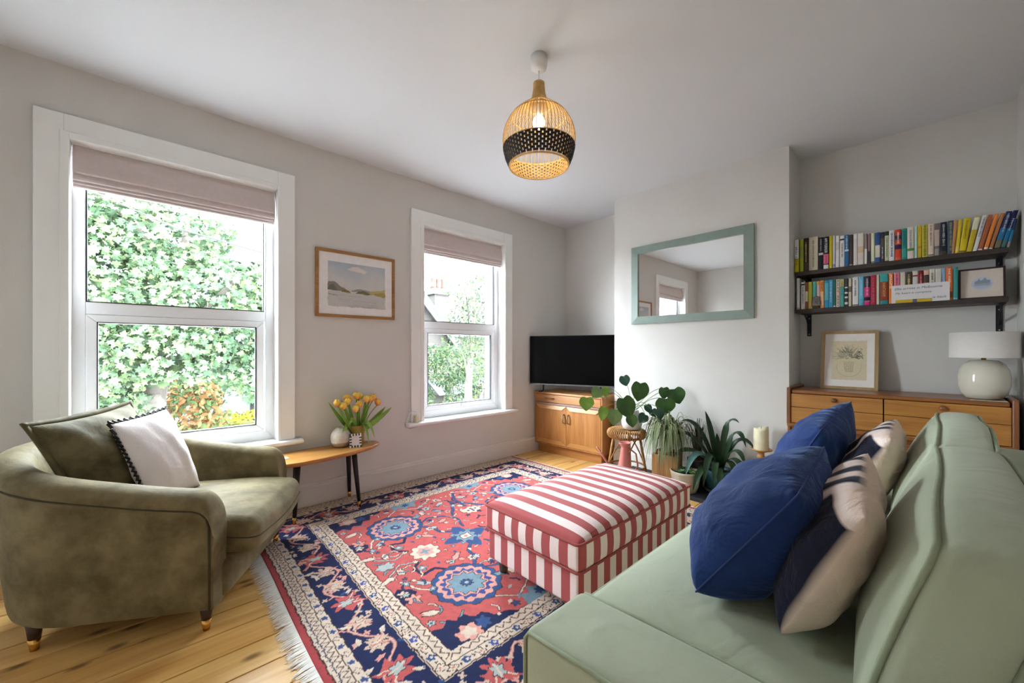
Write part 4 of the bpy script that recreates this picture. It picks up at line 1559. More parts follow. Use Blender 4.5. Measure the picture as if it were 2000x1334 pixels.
# outward is away from the seat centre
ctr = (-0.35, AW / 2)
vs_ = []
for i, p in enumerate(full):
    nx_, ny_ = nrmls[i]
    if (p[0] - ctr[0]) * nx_ + (p[1] - ctr[1]) * ny_ < 0:
        nx_, ny_ = -nx_, -ny_
    nrmls[i] = (nx_, ny_)
    h = arm_top(p[0], p[1])
    bul = 1.0
    lean = min(1.0, max(0.0, (-p[0] - 0.35) / 0.4)) * 0.05
    for (o_, z_) in shell_section(h, 0.10):
        o_ += lean * (z_ - 0.10) / 0.6
        vs_.append((p[0] + nx_ * o_, p[1] + ny_ * o_, z_))
ns = len(shell_section(0.6, 0.1))
fs_ = []
for i in range(len(full) - 1):
    for k in range(ns):
        k2 = (k + 1) % ns
        fs_.append((i * ns + k, (i + 1) * ns + k, (i + 1) * ns + k2, i * ns + k2))
fs_.append(tuple(range(ns)))
fs_.append(tuple((len(full) - 1) * ns + k for k in range(ns - 1, -1, -1)))
b.add(vs_, fs_)
o = b.build('shell', M_velvet, t, smooth=True)
bv = o.modifiers.new('bevel', 'BEVEL')
bv.width = 0.012
bv.segments = 3
bv.limit_method = 'ANGLE'
bv.angle_limit = R(60)
sb = o.modifiers.new('subdivision', 'SUBSURF')
sb.levels = 1
sb.render_levels = 1
# piping under the rolled arm, turning down the front edges
pp = []
for i, p in enumerate(full):
    if p[0] > -0.03:
        continue
    nx_, ny_ = nrmls[i]
    zz_ = arm_top(p[0], p[1]) - 0.072
    off = 0.056 + min(1.0, max(0.0, (-p[0] - 0.35) / 0.4)) * 0.05 * (zz_ - 0.10) / 0.6
    pp.append((p[0] + nx_ * off, p[1] + ny_ * off, zz_))
pre = [(-0.014, TH - 0.055, 0.105), (-0.012, TH - 0.059, 0.3), (-0.014, TH - 0.059, 0.44), (-0.024, TH - 0.058, 0.475)]
post = [(q[0], AW - q[1], q[2]) for q in reversed(pre)]
piping('piping', pre + pp + post, 0.0042, M_velvd, t, closed=False)
MB().puff(-0.66, 0.012, 0.07, AW - 0.07, 0.10, 0.265, 0.03, puff=(0.02, 0, 0), n=5).build('front_rail', M_velvet, t, smooth=True)


def aseat(x, y, z):
    f_ = max(0, (x + 0.15) / 0.25)
    return (x, y, z - 0.020 * f_ ** 2 + 0.006 * math.sin(9 * y + 4 * x))


o = MB().puff(-0.66, 0.112, 0.118, AW - 0.118, 0.266, 0.425, 0.045, puff=(0.018, 0.0, 0.030), n=9, fn=aseat).build('seat_cushion', M_velvet, t, smooth=True)
lp = rrect(-0.655, 0.1125, 0.1175, AW - 0.1175, 0.045)
dense = []
for i in range(len(lp)):
    p, q = lp[i], lp[(i + 1) % len(lp)]
    k_ = max(1, int(math.hypot(q[0] - p[0], q[1] - p[1]) / 0.05))
    dense += [(p[0] + (q[0] - p[0]) * j / k_, p[1] + (q[1] - p[1]) * j / k_) for j in range(k_)]
piping('seam', [aseat(p[0] + (0.018 * (1 - ((p[1] - AW / 2) / (AW / 2 - 0.118)) ** 2) if p[0] > 0.1 else 0), p[1], 0.345) for p in dense], 0.0028, M_velvd, o)
for (u_, v_) in ((-0.046, 0.05), (-0.63, 0.06), (-0.046, AW - 0.05), (-0.63, AW - 0.06)):
    lg = MB().lathe([(0.0175, 0.045), (0.024, 0.102)], 18, (u_, v_, 0)).build('leg', M_leg, t, smooth=True)
    MB().lathe([(0.012, 0.0), (0.0182, 0.046)], 18, (u_, v_, 0)).build('brass_tip', M_brass, lg, smooth=True)

# cushions on the armchair
Mx = Matrix.Translation((AO[0], AO[1], 0)) @ Matrix.Rotation(R(-31.0), 4, 'Z')


def al(u_, v_, z_):
    return tuple(Mx @ Vector((u_, v_, z_)))


t = thing('olive_cushion', 'olive velvet cushion with flanged edge leaning in the armchair', 'cushion', al(-0.45, 0.37, 0.43))
M_velvc = mat('olive_cushion_velvet', S(72, 64, 42), rough=0.7, var=1.0, vscale=8, ramp=(0.34, 0.66), col2=S(110, 100, 72), sheen=0.3, spec=0.15, sheen_tint=S(200, 198, 170), bump=0.1, bscale=200, wrinkle=0.3, wscale=6)
o, lp, nr = pillow('cover', t, al(-0.50, 0.13, 0.44), al(-0.46, 0.60, 0.44), al(-0.665, 0.615, 0.875), al(-0.70, 0.12, 0.85), 0.10, M_velvc, n=24, seed=5, wr=0.006, pinch=0.08)
cen = sum(lp, Vector()) / len(lp)
b = MB()
vs_ = []
for p in lp:
    d_ = (p - cen).normalized()
    vs_ += [p - d_ * 0.004 + nr * 0.003, p + d_ * 0.024 + nr * 0.004 * math.sin(p.z * 60), p + d_ * 0.024 - nr * 0.006, p - d_ * 0.004 - nr * 0.004]
n_ = len(lp)
fs_ = []
for i in range(n_):
    j = (i + 1) % n_
    for k in range(4):
        k2 = (k + 1) % 4
        fs_.append((i * 4 + k, j * 4 + k, j * 4 + k2, i * 4 + k2))
b.add(vs_, fs_)
b.build('flange', M_velvc, t, smooth=True)

t = thing('white_cushion', 'white cotton cushion with black ric-rac trim in the armchair', 'cushion', al(-0.38, 0.45, 0.43))
M_whitec = mat('white_cotton', S(232, 222, 220), rough=0.9, var=0.03, vscale=8, bump=0.15, bscale=300, sheen=0.1, wrinkle=0.18, wscale=7)
o, lp, nr = pillow('cover', t, al(-0.345, 0.235, 0.445), al(-0.31, 0.545, 0.445), al(-0.515, 0.635, 0.842), al(-0.56, 0.315, 0.818), 0.085, M_whitec, n=24, seed=6, wr=0.004)
cen = sum(lp, Vector()) / len(lp)
b = MB()
pts = []
dense = []
for i in range(len(lp) // 2, len(lp)):
    p, q = lp[i], lp[(i + 1) % len(lp)]
    k_ = max(1, int((q - p).length / 0.009))
    for j in range(k_):
        dense.append(p.lerp(q, j / k_))
for i, p in enumerate(dense):
    d_ = (p - cen).normalized()
    pts.append(p + d_ * (0.011 if i % 2 else -0.003) + nr * 0.002)
b.tube(pts, 0.0060, 5)
b.build('ric_rac_trim', M_black, t)

# ================================================================ side table and what stands on it
M_oak = wood('honey_oak_top', S(206, 152, 78), S(166, 108, 50), axis=0, scale=10, rough=0.35, coat=0.2)
t = thing('side_table', 'surfboard-shaped wooden side table on black tapered legs', 'table', (0.95, 2.98, 0))
ol = [(1.365, 3.015), (1.345, 2.955), (1.27, 2.895), (1.16, 2.845), (1.03, 2.810), (0.90, 2.785), (0.79, 2.772), (0.71, 2.775), (0.65, 2.800), (0.60, 2.85), (0.565, 2.92), (0.56, 2.99), (0.59, 3.06), (0.66, 3.105), (0.80, 3.13), (0.96, 3.138), (1.12, 3.132), (1.26, 3.105), (1.34, 3.06)]
sm = []
for i in range(len(ol)):
    p0, p1, p2, p3 = ol[i - 1], ol[i], ol[(i + 1) % len(ol)], ol[(i + 2) % len(ol)]
    for k in range(4):
        f_ = k / 4
        sm.append(tuple(0.5 * (2 * p1[q] + (p2[q] - p0[q]) * f_ + (2 * p0[q] - 5 * p1[q] + 4 * p2[q] - p3[q]) * f_ ** 2 + (3 * p1[q] - p0[q] - 3 * p2[q] + p3[q]) * f_ ** 3) for q in (0, 1)))
ol = sm
b = MB()
n_ = len(ol)
cx_, cy_ = 0.96, 2.96
rings = [(0.955, 0.405), (1.0, 0.418), (1.0, 0.428), (0.99, 0.432)]
vs_ = []
for s_, z_ in rings:
    vs_ += [(cx_ + (p[0] - cx_) * s_, cy_ + (p[1] - cy_) * s_, z_) for p in ol]
fs_ = [tuple(range(n_)), tuple(3 * n_ + k for k in range(n_ - 1, -1, -1))]
for r_ in range(3):
    for k in range(n_):
        k2 = (k + 1) % n_
        fs_.append((r_ * n_ + k, (r_ + 1) * n_ + k, (r_ + 1) * n_ + k2, r_ * n_ + k2))
b.add(vs_, fs_)
b.build('table_top', M_oak, t)
for (fx, fy, tx_, ty_) in ((0.729, 2.868, 0.755, 2.885), (1.160, 2.868, 1.130, 2.895), (0.792, 3.125, 0.80, 3.085), (1.185, 3.125, 1.16, 3.085)):
    top, bot = Vector((tx_, ty_, 0.407)), Vector((fx, fy, 0.0125))
    lg = MB().tube([bot.lerp(top, 0.10), top], [0.0125, 0.020], 14).build('leg', M_black, t, smooth=True)
    MB().tube([bot, bot.lerp(top, 0.103)], [0.010, 0.0127], 14).build('brass_tip', M_brass, lg, smooth=True)
TZ = 0.4322
tag(MB().box(0.655, 0.715, 2.93, 2.985, TZ, TZ + 0.002).build('paper_card', mat('white_paper', S(238, 236, 234), rough=0.8, var=0.02)), 'small white paper card on the side table beside armchair', 'card')

M_speck = mat('speckled_stoneware', S(212, 206, 196), rough=0.35, var=0.10, vscale=40, bump=0.1, bscale=80, spec=0.4)
M_rawclay = mat('bare_clay', S(176, 158, 134), rough=0.8, var=0.08, vscale=30)
vx, vy = 1.085, 3.03
t = thing('round_vase', 'round speckled white stoneware vase on the side table', 'vase', (vx, vy, TZ))
MB().lathe([(0.034, 0), (0.050, 0.010), (0.063, 0.030), (0.066, 0.0375)], 36, (vx, vy, TZ)).build('clay_foot', M_rawclay, t, smooth=True)
MB().lathe([(0.066, 0.0375), (0.070, 0.055), (0.071, 0.075), (0.067, 0.098), (0.054, 0.122), (0.036, 0.137), (0.030, 0.140), (0.031, 0.146), (0.026, 0.146), (0.026, 0.13), (0.04, 0.115), (0.05, 0.05)], 36, (vx, vy, TZ), close_bottom=False).build('body', M_speck, t, smooth=True)

M_ochre = mat('ochre_glaze', S(164, 136, 58), rough=0.4, var=0.12, vscale=9, spec=0.4)
px_, py_ = 1.205, 3.03
t = thing('tulip_pot', 'ochre glazed cylinder pot holding the tulips', 'pot', (px_, py_, TZ))
MB().lathe([(0.048, 0), (0.051, 0.006), (0.056, 0.135), (0.0555, 0.146), (0.050, 0.146), (0.048, 0.08), (0.046, 0.02)], 36, (px_, py_, TZ)).build('body', M_ochre, t, smooth=True)
M_stem = mat('tulip_green', S(126, 168, 66), rough=0.55, var=0.12, vscale=14, spec=0.3)
M_leaft = mat('tulip_leaf_green', S(134, 174, 78), rough=0.5, var=0.2, vscale=9, spec=0.3)
M_petal = mat('tulip_petal', (1, 1, 1), rough=0.5, attr='Col', var=0.06, vscale=40, spec=0.3)


def strap(path, w, cup=0.25, nrm=None, cols=None):
    """Strap leaf along a path; w(s) half width; folded along the midrib."""
    b = MB()
    vs_, cl = [], []
    n = len(path)
    for i, p in enumerate(path):
        p = Vector(p)
        d = (Vector(path[min(i + 1, n - 1)]) - Vector(path[max(i - 1, 0)])).normalized()
        up = Vector(nrm) if nrm else Vector((0, 0, 1))
        a = d.cross(up)
        if a.length < 1e-4:
            a = d.cross(Vector((1, 0.3, 0)))
        a.normalize()
        nn = a.cross(d).normalized()
        hw = w(i / (n - 1))
        for k in (-1, -0.5, 0, 0.5, 1):
            vs_.append(p + a * hw * k + nn * (cup * hw * abs(k)))
            if cols:
                cl.append(cols[0] if abs(k) > 0.7 else cols[1])
    fs_ = []
    for i in range(n - 1):
        for k in range(4):
            fs_.append((i * 5 + k, i * 5 + k + 1, (i + 1) * 5 + k + 1, (i + 1) * 5 + k))
    b.add(vs_, fs_, cl if cols else None)
    return b


def bezier(p0, p1, p2, n=9):
    p0, p1, p2 = Vector(p0), Vector(p1), Vector(p2)
    return [p0 * (1 - k / n) ** 2 + p1 * 2 * (k / n) * (1 - k / n) + p2 * (k / n) ** 2 for k in range(n + 1)]


TUL = [((1.045, 3.00, 0.742), 'leftmost yellow tulip, half behind its leaf'), ((1.085, 2.985, 0.718), 'orange-yellow tulip low on the left of the bunch'), ((1.135, 3.05, 0.765), 'orange tulip standing tall at upper left'),
       ((1.125, 3.01, 0.742), 'yellow tulip just below the tall orange one'), ((1.155, 3.06, 0.752), 'yellow tulip half hidden behind upper left blooms'), ((1.20, 3.03, 0.782), 'tallest tulip at the centre top of the bunch'),
       ((1.165, 2.955, 0.692), 'red-based yellow tulip lowest at the front'), ((1.215, 3.01, 0.715), 'half-open yellow tulip right of the lowest one'), ((1.235, 3.06, 0.770), 'yellow tulip at the back right of the tallest'),
       ((1.265, 3.00, 0.752), 'open tulip with pointed petals at upper right'), ((1.30, 3.02, 0.748), 'orange-red tulip touching the open one at right'), ((1.335, 3.04, 0.755), 'broad red-flamed tulip near right edge of bunch'),
       ((1.37, 3.03, 0.715), 'rightmost orange tulip leaning out of the pot')]
for i, (tp, lab) in enumerate(TUL):
    tl = thing('tulip', lab, 'tulip', (px_, py_, TZ + 0.03), group='tulips in the ochre pot')
    base = (px_ + (tp[0] - px_) * 0.16, py_ + (tp[1] - py_) * 0.2, TZ + 0.03)
    MB().tube(bezier(base, (px_ + (tp[0] - px_) * 0.4, py_ + (tp[1] - py_) * 0.4, TZ + 0.21), tp, 8), 0.0035, 6).build('stem', M_stem, tl, smooth=True)
    b = MB()
    vs_, cl = [], []
    seg, rows = 18, 6
    r0 = 0.0235 + 0.0025 * ((i * 7) % 3)
    hh = 0.056
    for r_ in range(rows + 1):
        f_ = r_ / rows
        for k in range(seg):
            th = 2 * math.pi * k / seg + i
            lobe = 0.5 + 0.5 * math.cos(3 * th)
            rad = r0 * (math.sin(math.pi * (0.12 + 0.80 * f_)) ** 0.75) * (1 + 0.10 * math.cos(3 * th + (0 if r_ % 2 else 0.3)))
            z_ = hh * f_ * (0.80 + 0.20 * lobe if f_ > 0.5 else 1 - 0.2 * f_ * 0.2)
            vs_.append((tp[0] + rad * math.cos(th), tp[1] + rad * math.sin(th), tp[2] + z_ - 0.004))
            red = max(0, (1 - f_ * 1.15)) * (0.65 + 0.35 * math.cos(3 * th + 1))
            c1, c2 = S(252, 220, 96), S(222, 100, 54)
            red = min(1, red + (0.25 if i in (2, 10, 11, 12) else 0))
            cl.append(tuple(c1[q] * (1 - red) + c2[q] * red for q in range(3)))
    fs_ = [tuple(range(seg - 1, -1, -1))]
    for r_ in range(rows):
        for k in range(seg):
            k2 = (k + 1) % seg
            fs_.append((r_ * seg + k, r_ * seg + k2, (r_ + 1) * seg + k2, (r_ + 1) * seg + k))
    b.add(vs_, fs_, cl)
    b.build('bloom', M_petal, tl, smooth=True)
    # leaf
    LEAFT = [(0.985, 3.0, 0.775), (1.03, 2.95, 0.74), (1.09, 3.03, 0.78), (1.07, 2.97, 0.52), (1.15, 3.09, 0.80), (1.23, 3.07, 0.81), (1.12, 2.96, 0.60), (1.29, 3.06, 0.80), (1.31, 3.05, 0.785), (1.30, 2.93, 0.48), (1.255, 2.93, 0.445), (1.42, 3.00, 0.70), (1.46, 2.97, 0.695)]
    e = LEAFT[i]
    low = e[2] < 0.62
    mid = (px_ + (e[0] - px_) * 0.55, py_ + (e[1] - py_) * 0.55, (0.68 if low else TZ + 0.17))
    pth = bezier((px_ + (e[0] - px_) * 0.18, py_ + (e[1] - py_) * 0.18, TZ + 0.10), mid, e, 9)
    strap(pth, lambda s_: 0.020 * math.sin(math.pi * min(1, 0.12 + 0.88 * s_)) ** 0.7 + 0.0012, 0.35, nrm=(0.5, -0.8, 0.35)).build('leaf', M_leaft, tl, smooth=True)

# chequered photo frame
t = thing('chequered_frame', 'small black and white chequered photo frame before the tulips', 'frame', (1.155, 2.925, TZ), R(-12))
Mw, Mb = mat('bone_inlay', S(236, 234, 228), rough=0.4, var=0.03), mat('dark_inlay', S(62, 62, 66), rough=0.4, var=0.1)
W_, H_ = 0.082, 0.098
tilt = lambda x, y, z: (x, y + z * 0.16, z)
b = MB()
cells = []
nx_, nz_ = 8, 9
bb = 0.0145
for k in range(nx_):
    xa, xb = -W_ / 2 + W_ * k / nx_, -W_ / 2 + W_ * (k + 1) / nx_
    cells += [(xa, xb, 0, bb, k % 2), (xa, xb, H_ - bb, H_, (k + 1) % 2)]
for k in range(1, nz_ - 1):
    za, zb = bb + (H_ - 2 * bb) * (k - 1) / (nz_ - 2), bb + (H_ - 2 * bb) * k / (nz_ - 2)
    cells += [(-W_ / 2, -W_ / 2 + bb, za, zb, k % 2), (W_ / 2 - bb, W_ / 2, za, zb, (k + 1) % 2)]
for xa, xb, za, zb, c_ in cells:
    b.cur = c_
    b.add([tilt(x, y, z) for (x, y, z) in ((xa, 0, za), (xb, 0, za), (xb, 0.012, za), (xa, 0.012, za), (xa, 0, zb), (xb, 0, zb), (xb, 0.012, zb), (xa, 0.012, zb))],
          [(0, 3, 2, 1), (4, 5, 6, 7), (0, 1, 5, 4), (1, 2, 6, 5), (2, 3, 7, 6), (3, 0, 4, 7)])
b.build('border', [Mw, Mb], t)
b = MB()
b.add([tilt(x, y, z) for (x, y, z) in ((-W_ / 2 + bb, 0.005, bb), (W_ / 2 - bb, 0.005, bb), (W_ / 2 - bb, 0.005, H_ - bb), (-W_ / 2 + bb, 0.005, H_ - bb))], [(0, 1, 2, 3)])
b.build('photo', mat('blank_photo_paper', S(232, 222, 220), rough=0.3, var=0.04, vscale=20), t)

# ================================================================ watercolour on the window wall
M_print = mat('printed_paper', (1, 1, 1), rough=0.7, attr='Col', var=0.03, vscale=30, spec=0.2)
M_frameoak = wood('oak_frame', S(186, 138, 80), S(146, 98, 50), axis=0, scale=14, rough=0.5)
t = thing('watercolour_picture', 'oak framed watercolour of hills and a lake between windows', 'picture', (1.26, WY, 1.405))
b = MB()
for o_, i_ in (((0.946, 1.405, 1.575, 1.921), 0.022),):
    for k, q in enumerate((((o_[0], o_[1]), (o_[2], o_[1])), ((o_[2], o_[1]), (o_[2], o_[3])), ((o_[2], o_[3]), (o_[0], o_[3])), ((o_[0], o_[3]), (o_[0], o_[1])))):
        (xa, za), (xb, zb) = q
        xm, zm = (o_[0] + o_[2]) / 2, (o_[1] + o_[3]) / 2

        def ins(x, z):
            return (x + (i_ if x < xm else -i_), z + (i_ if z < zm else -i_))
        c1, c2 = ins(xb, zb), ins(xa, za)
        qq = [(xa, za), (xb, zb), c1, c2]
        MB().add([(p[0], WY - 0.022, p[1]) for p in qq] + [(p[0], WY, p[1]) for p in qq],
                 [(0, 1, 2, 3), (7, 6, 5, 4), (0, 4, 5, 1), (1, 5, 6, 2), (2, 6, 7, 3), (3, 7, 4, 0)]).build('frame_bar', M_frameoak, t)
PW = Painter(0.0, 1.0, 0.0, 1.0, 200, 164, S(240, 236, 236), warp=0.004, wl=0.2)
sky_ = PW
x0, x1, z0, z1 = 0.115, 0.895, 0.135, 0.855
m_ = (PW.X0 > x0) & (PW.X0 < x1) & (PW.Y0 > z0) & (PW.Y0 < z1)
g_ = (PW.Y - z0) / (z1 - z0)
skyc = np.array(S(206, 204, 202)) + (np.array(S(178, 188, 200)) - np.array(S(206, 204, 202))) * np.clip((g_ - 0.55) * 2.0 + 0.25 * np.sin(9 * PW.X + 6 * PW.Y), 0, 1)[..., None]
PW.c[m_] = skyc[m_]


def pp_(pts, col):
    PW.poly([(x0 + (x1 - x0) * a, z0 + (z1 - z0) * b_) for a, b_ in pts], col)


pp_([(0.32, 0.86), (0.42, 0.94), (0.52, 0.93), (0.66, 0.86), (0.6, 0.80), (0.45, 0.83)], S(222, 216, 212))
pp_([(0, 0.35), (0, 0.54), (0.05, 0.55), (0.10, 0.56), (0.15, 0.53), (0.20, 0.46), (0.27, 0.42), (0.32, 0.37), (0.32, 0.35)], S(142, 138, 124))
pp_([(0.0, 0.36), (0.03, 0.46), (0.09, 0.50), (0.13, 0.44), (0.16, 0.36)], S(118, 118, 108))
pp_([(0.38, 0.38), (0.48, 0.42), (0.58, 0.43), (0.68, 0.42), (0.76, 0.38), (0.74, 0.36), (0.4, 0.36)], S(150, 154, 146))
pp_([(0.68, 0.36), (0.76, 0.41), (0.9, 0.44), (1, 0.48), (1, 0.30), (0.7, 0.32)], S(188, 172, 118))
pp_([(0.78, 0.34), (0.9, 0.40), (1, 0.40), (1, 0.28), (0.8, 0.31)], S(170, 152, 92))
pp_([(0.2, 0.31), (0.24, 0.37), (0.30, 0.39), (0.35, 0.37), (0.385, 0.32)], S(134, 122, 70))
pp_([(0.45, 0.32), (0.52, 0.37), (0.60, 0.40), (0.66, 0.38), (0.72, 0.33), (0.7, 0.31)], S(122, 118, 84))
pp_([(0, 0.335), (0.3, 0.325), (0.6, 0.315), (1, 0.28), (1, 0.0), (0, 0.0)], S(200, 198, 196))
for k in range(16):
    yy_ = 0.02 + 0.27 * rg_.random()
    xa = rg_.uniform(0, 0.5)
    PW.line([(x0 + (x1 - x0) * xa, z0 + (z1 - z0) * yy_), (x0 + (x1 - x0) * (xa + 0.45), z0 + (z1 - z0) * (yy_ - 0.02))], 0.010, S(186 + k % 3 * 8, 184 + k % 3 * 8, 184 + k % 3 * 8))
pp_([(0.0, 0.27), (0.16, 0.255), (0.16, 0.245), (0.0, 0.255)], S(140, 134, 112))
PW.mesh('painting', M_print, lambda X_, Y_: np.stack([0.966 + X_ * 0.589, np.full_like(X_, WY - 0.012), 1.425 + Y_ * 0.476], 1), t)
MB().box(0.966, 1.555, WY - 0.011, WY - 0.001, 1.425, 1.901).build('backing', M_trim, t)

# ================================================================ mirror
M_sage = mat('sage_painted_frame', S(134, 150, 142), rough=0.4, var=0.06, vscale=12, spec=0.4)
t = thing('wall_mirror', 'large mirror in a sage green mitred frame on chimney breast', 'mirror', (3.51, 1.5, 1.4))
oy0, oy1, oz0, oz1, fw = 0.974, 2.030, 1.400, 2.142, 0.070
oo = [(oy0, oz0), (oy1, oz0), (oy1, oz1), (oy0, oz1)]
ii = [(oy0 + fw, oz0 + fw), (oy1 - fw, oz0 + fw), (oy1 - fw, oz1 - fw), (oy0 + fw, oz1 - fw)]
for k in range(4):
    j = (k + 1) % 4
    q = [oo[k], oo[j], ii[j], ii[k]]
    cq = (sum(p[0] for p in q) / 4, sum(p[1] for p in q) / 4)
    q = [(p[0] + (cq[0] - p[0]) * 0.0012, p[1] + (cq[1] - p[1]) * 0.0012) for p in q]
    dep = [3.484, 3.484, 3.478, 3.478]
    MB().add([(dep[i], p[0], p[1]) for i, p in enumerate(q)] + [(3.5099, p[0], p[1]) for p in q],
             [(3, 2, 1, 0), (4, 5, 6, 7), (1, 5, 4, 0), (2, 6, 5, 1), (3, 7, 6, 2), (0, 4, 7, 3)]).build('frame_bar', M_sage, t)
MB().box(3.492, 3.505, oy0 + fw - 0.004, oy1 - fw + 0.004, oz0 + fw - 0.004, oz1 - fw + 0.004).build('glass', mat('mirror_silver', S(236, 238, 238), rough=0.0, metal=1.0), t)

# ================================================================ television corner
M_teak = wood('honey_teak', S(194, 138, 76), S(160, 102, 52), axis=2, scale=12, rough=0.4, coat=0.1)
M_teakh = wood('honey_teak_cross', S(194, 138, 76), S(162, 104, 54), axis=1, scale=12, rough=0.4, coat=0.1)
M_teakl = wood('pale_teak_bevel', S(212, 160, 96), S(188, 132, 72), axis=1, scale=12, rough=0.4, coat=0.1)
M_lilac = mat('edge_trim', S(150, 120, 112), rough=0.3, var=0.06)
# local frame: x into the room's corner (depth), y along the front from its right end
ang = math.atan2(0.05, 0.88)
t = thing('tv_cabinet', 'teak cabinet with two panelled doors under the television', 'cabinet', (3.335, 2.268, 0), R(3.2))
CW, CD, CHt = 0.878, 0.43, 0.683
b = MB()
b.box(0.012, CD, 0.0, 0.018, 0.098, CHt - 0.02)
b.box(0.012, CD, CW - 0.018, CW, 0.098, CHt - 0.02)
b.box(0.0, CD, 0.0, CW, CHt - 0.02, CHt)
b.box(0.012, CD, 0.018, CW - 0.018, 0.098, 0.116)
b.box(CD - 0.01, CD, 0.018, CW - 0.018, 0.116, CHt - 0.02)
b.build('carcass', M_teak, t, bevel=0.002)
MB().box(0.045, CD, 0.03, CW - 0.03, 0.0, 0.098).build('plinth', M_teakh, t)
dr = MB().box(0.008, 0.03, 0.020, CW - 0.020, 0.572, CHt - 0.026).build('drawer', M_teakh, t, bevel=0.002)
hb = MB().tube([(0.002, 0.60, 0.617), (-0.014, 0.615, 0.617), (-0.017, 0.66, 0.617), (-0.014, 0.705, 0.617), (0.002, 0.72, 0.617)], [0.006, 0.008, 0.009, 0.008, 0.006], 8)
hb.build('drawer_handle', mat('dark_teak', S(128, 78, 46), rough=0.4, var=0.1), dr, smooth=True)
MB().box(-0.004, 0.02, 0.018, CW - 0.018, 0.548, 0.568).build('divider_rail', M_lilac, t, bevel=0.003)
for k in range(2):
    y0_, y1_ = (0.019, CW / 2 - 0.001) if k == 0 else (CW / 2 + 0.001, CW - 0.019)
    d = MB().box(0.010, 0.030, y0_, y1_, 0.118, 0.544).build('door', M_teak, t, bevel=0.0015)
    my_ = CW / 2
    # bevelled top and bottom rails, notched where the doors meet
    inn = y1_ if k == 0 else y0_
    outer = y0_ if k == 0 else y1_
    sg = 1 if k == 0 else -1
    for (za, zb, zc) in ((0.543, 0.502, 0.476), (0.119, 0.160, 0.186)):
        q = [(outer, za), (inn, za), (inn - sg * 0.052, zb + (zb - za) * 0.02), (outer + sg * 0.052, zb)]
        xs = [0.0085, 0.0085, -0.001, -0.001]
        b = MB()
        vv = [(xs[i], p[0], p[1]) for i, p in enumerate(q)] + [(0.0095, p[0], p[1]) for p in q]
        b.add(vv, [(0, 1, 2, 3), (7, 6, 5, 4), (0, 4, 5, 1), (1, 5, 6, 2), (2, 6, 7, 3), (3, 7, 4, 0)])
        b.build('bevelled_rail', M_teakl, d)
    yh = CW / 2 + (-0.030 if k == 0 else 0.030)
    b = MB().tube([(0.010, yh, 0.365), (-0.012, yh, 0.372), (-0.018, yh, 0.400), (-0.018, yh, 0.425), (-0.012, yh, 0.452), (0.010, yh, 0.459)], [0.006, 0.0075, 0.008, 0.008, 0.0075, 0.006], 8)
    b.build('handle', mat('teak_and_steel_handle', S(168, 146, 130), rough=0.3, metal=0.6, var=0.1), d, smooth=True)

M_screen = mat('black_screen', S(2, 2, 3), rough=0.25, var=0.02, spec=0.08)
M_tvb = mat('tv_plastic', S(22, 22, 24), rough=0.4, var=0.05)
tv_a = math.atan2(0.345, 0.90)
t = thing('television', 'flat black television angled across the corner', 'television', (3.562, 2.252, 0.683), tv_a)
TW, THh, z0_ = 0.962, 0.545, 0.082
MB().box(0.0, 0.030, 0.0, TW, z0_, z0_ + THh).build('housing', M_tvb, t, bevel=0.003)
MB().box(0.030, 0.06, 0.15, TW - 0.15, z0_ + 0.05, z0_ + 0.30).build('rear_bulge', M_tvb, t, bevel=0.01)
MB().box(-0.002, 0.002, 0.006, TW - 0.006, z0_ + 0.016, z0_ + THh - 0.006).build('screen', M_screen, t)
MB().box(-0.003, 0.003, 0.0, TW, z0_, z0_ + 0.012).build('bottom_trim', mat('tv_trim', S(120, 122, 126), rough=0.3, metal=0.7, var=0.05), t)
for y_ in (0.16, TW - 0.16):
    MB().tube([(0.015, y_, z0_ + 0.02), (0.012, y_, 0.03), (0.0, y_ + 0.01, 0.008), (-0.05, y_ + 0.03, 0.005)], [0.010, 0.009, 0.007, 0.005], 8).build('foot', M_tvb, t, smooth=True)

# ================================================================ hearth and the things around it
M_hearth = mat('black_slate', S(34, 34, 40), rough=0.55, var=0.12, vscale=10, bump=0.1, bscale=40)
tag(MB().box(3.075, 3.489, 0.80, 2.02, 0.0, 0.028).build('hearth_slab', M_hearth, bevel=0.003), 'flat black slate hearth slab in front of the chimney breast', 'hearth')
HZ = 0.0282

M_rattan = mat('rattan_cane', S(182, 134, 78), rough=0.5, var=0.25, vscale=25, spec=0.35)
M_rattand = mat('aged_rattan', S(150, 104, 60), rough=0.5, var=0.25, vscale=25, spec=0.35)
sx_, sy_ = 3.205, 1.915
t = thing('rattan_stool', 'round rattan stool under the white plant pot', 'stool', (sx_, sy_, 0))
b = MB()
for k in range(52):
    a_ = 2 * math.pi * k / 52
    ca, sa = math.cos(a_), math.sin(a_)
    pts = []
    for q in range(9):
        th = R(-110 + 250 * q / 8)
        pts.append((sx_ + ca * (0.135 + 0.036 * math.cos(th)), sy_ + sa * (0.135 + 0.036 * math.cos(th)), 0.402 + 0.036 * math.sin(th)))
    pts.append((sx_ + ca * 0.03, sy_ + sa * 0.03, 0.430))
    b.tube(pts, 0.0055, 5)
b.build('seat_strands', M_rattan, t, smooth=True, kind='stuff')
b = MB()
for r_, z_ in ((0.03, 0.427), (0.075, 0.424), (0.155, 0.372), (0.120, 0.37)):
    b.tube([(sx_ + r_ * math.cos(2 * math.pi * k / 28), sy_ + r_ * math.sin(2 * math.pi * k / 28), z_) for k in range(28)], 0.007, 6, closed=True)
b.build('seat_hoops', M_rattand, t, smooth=True)
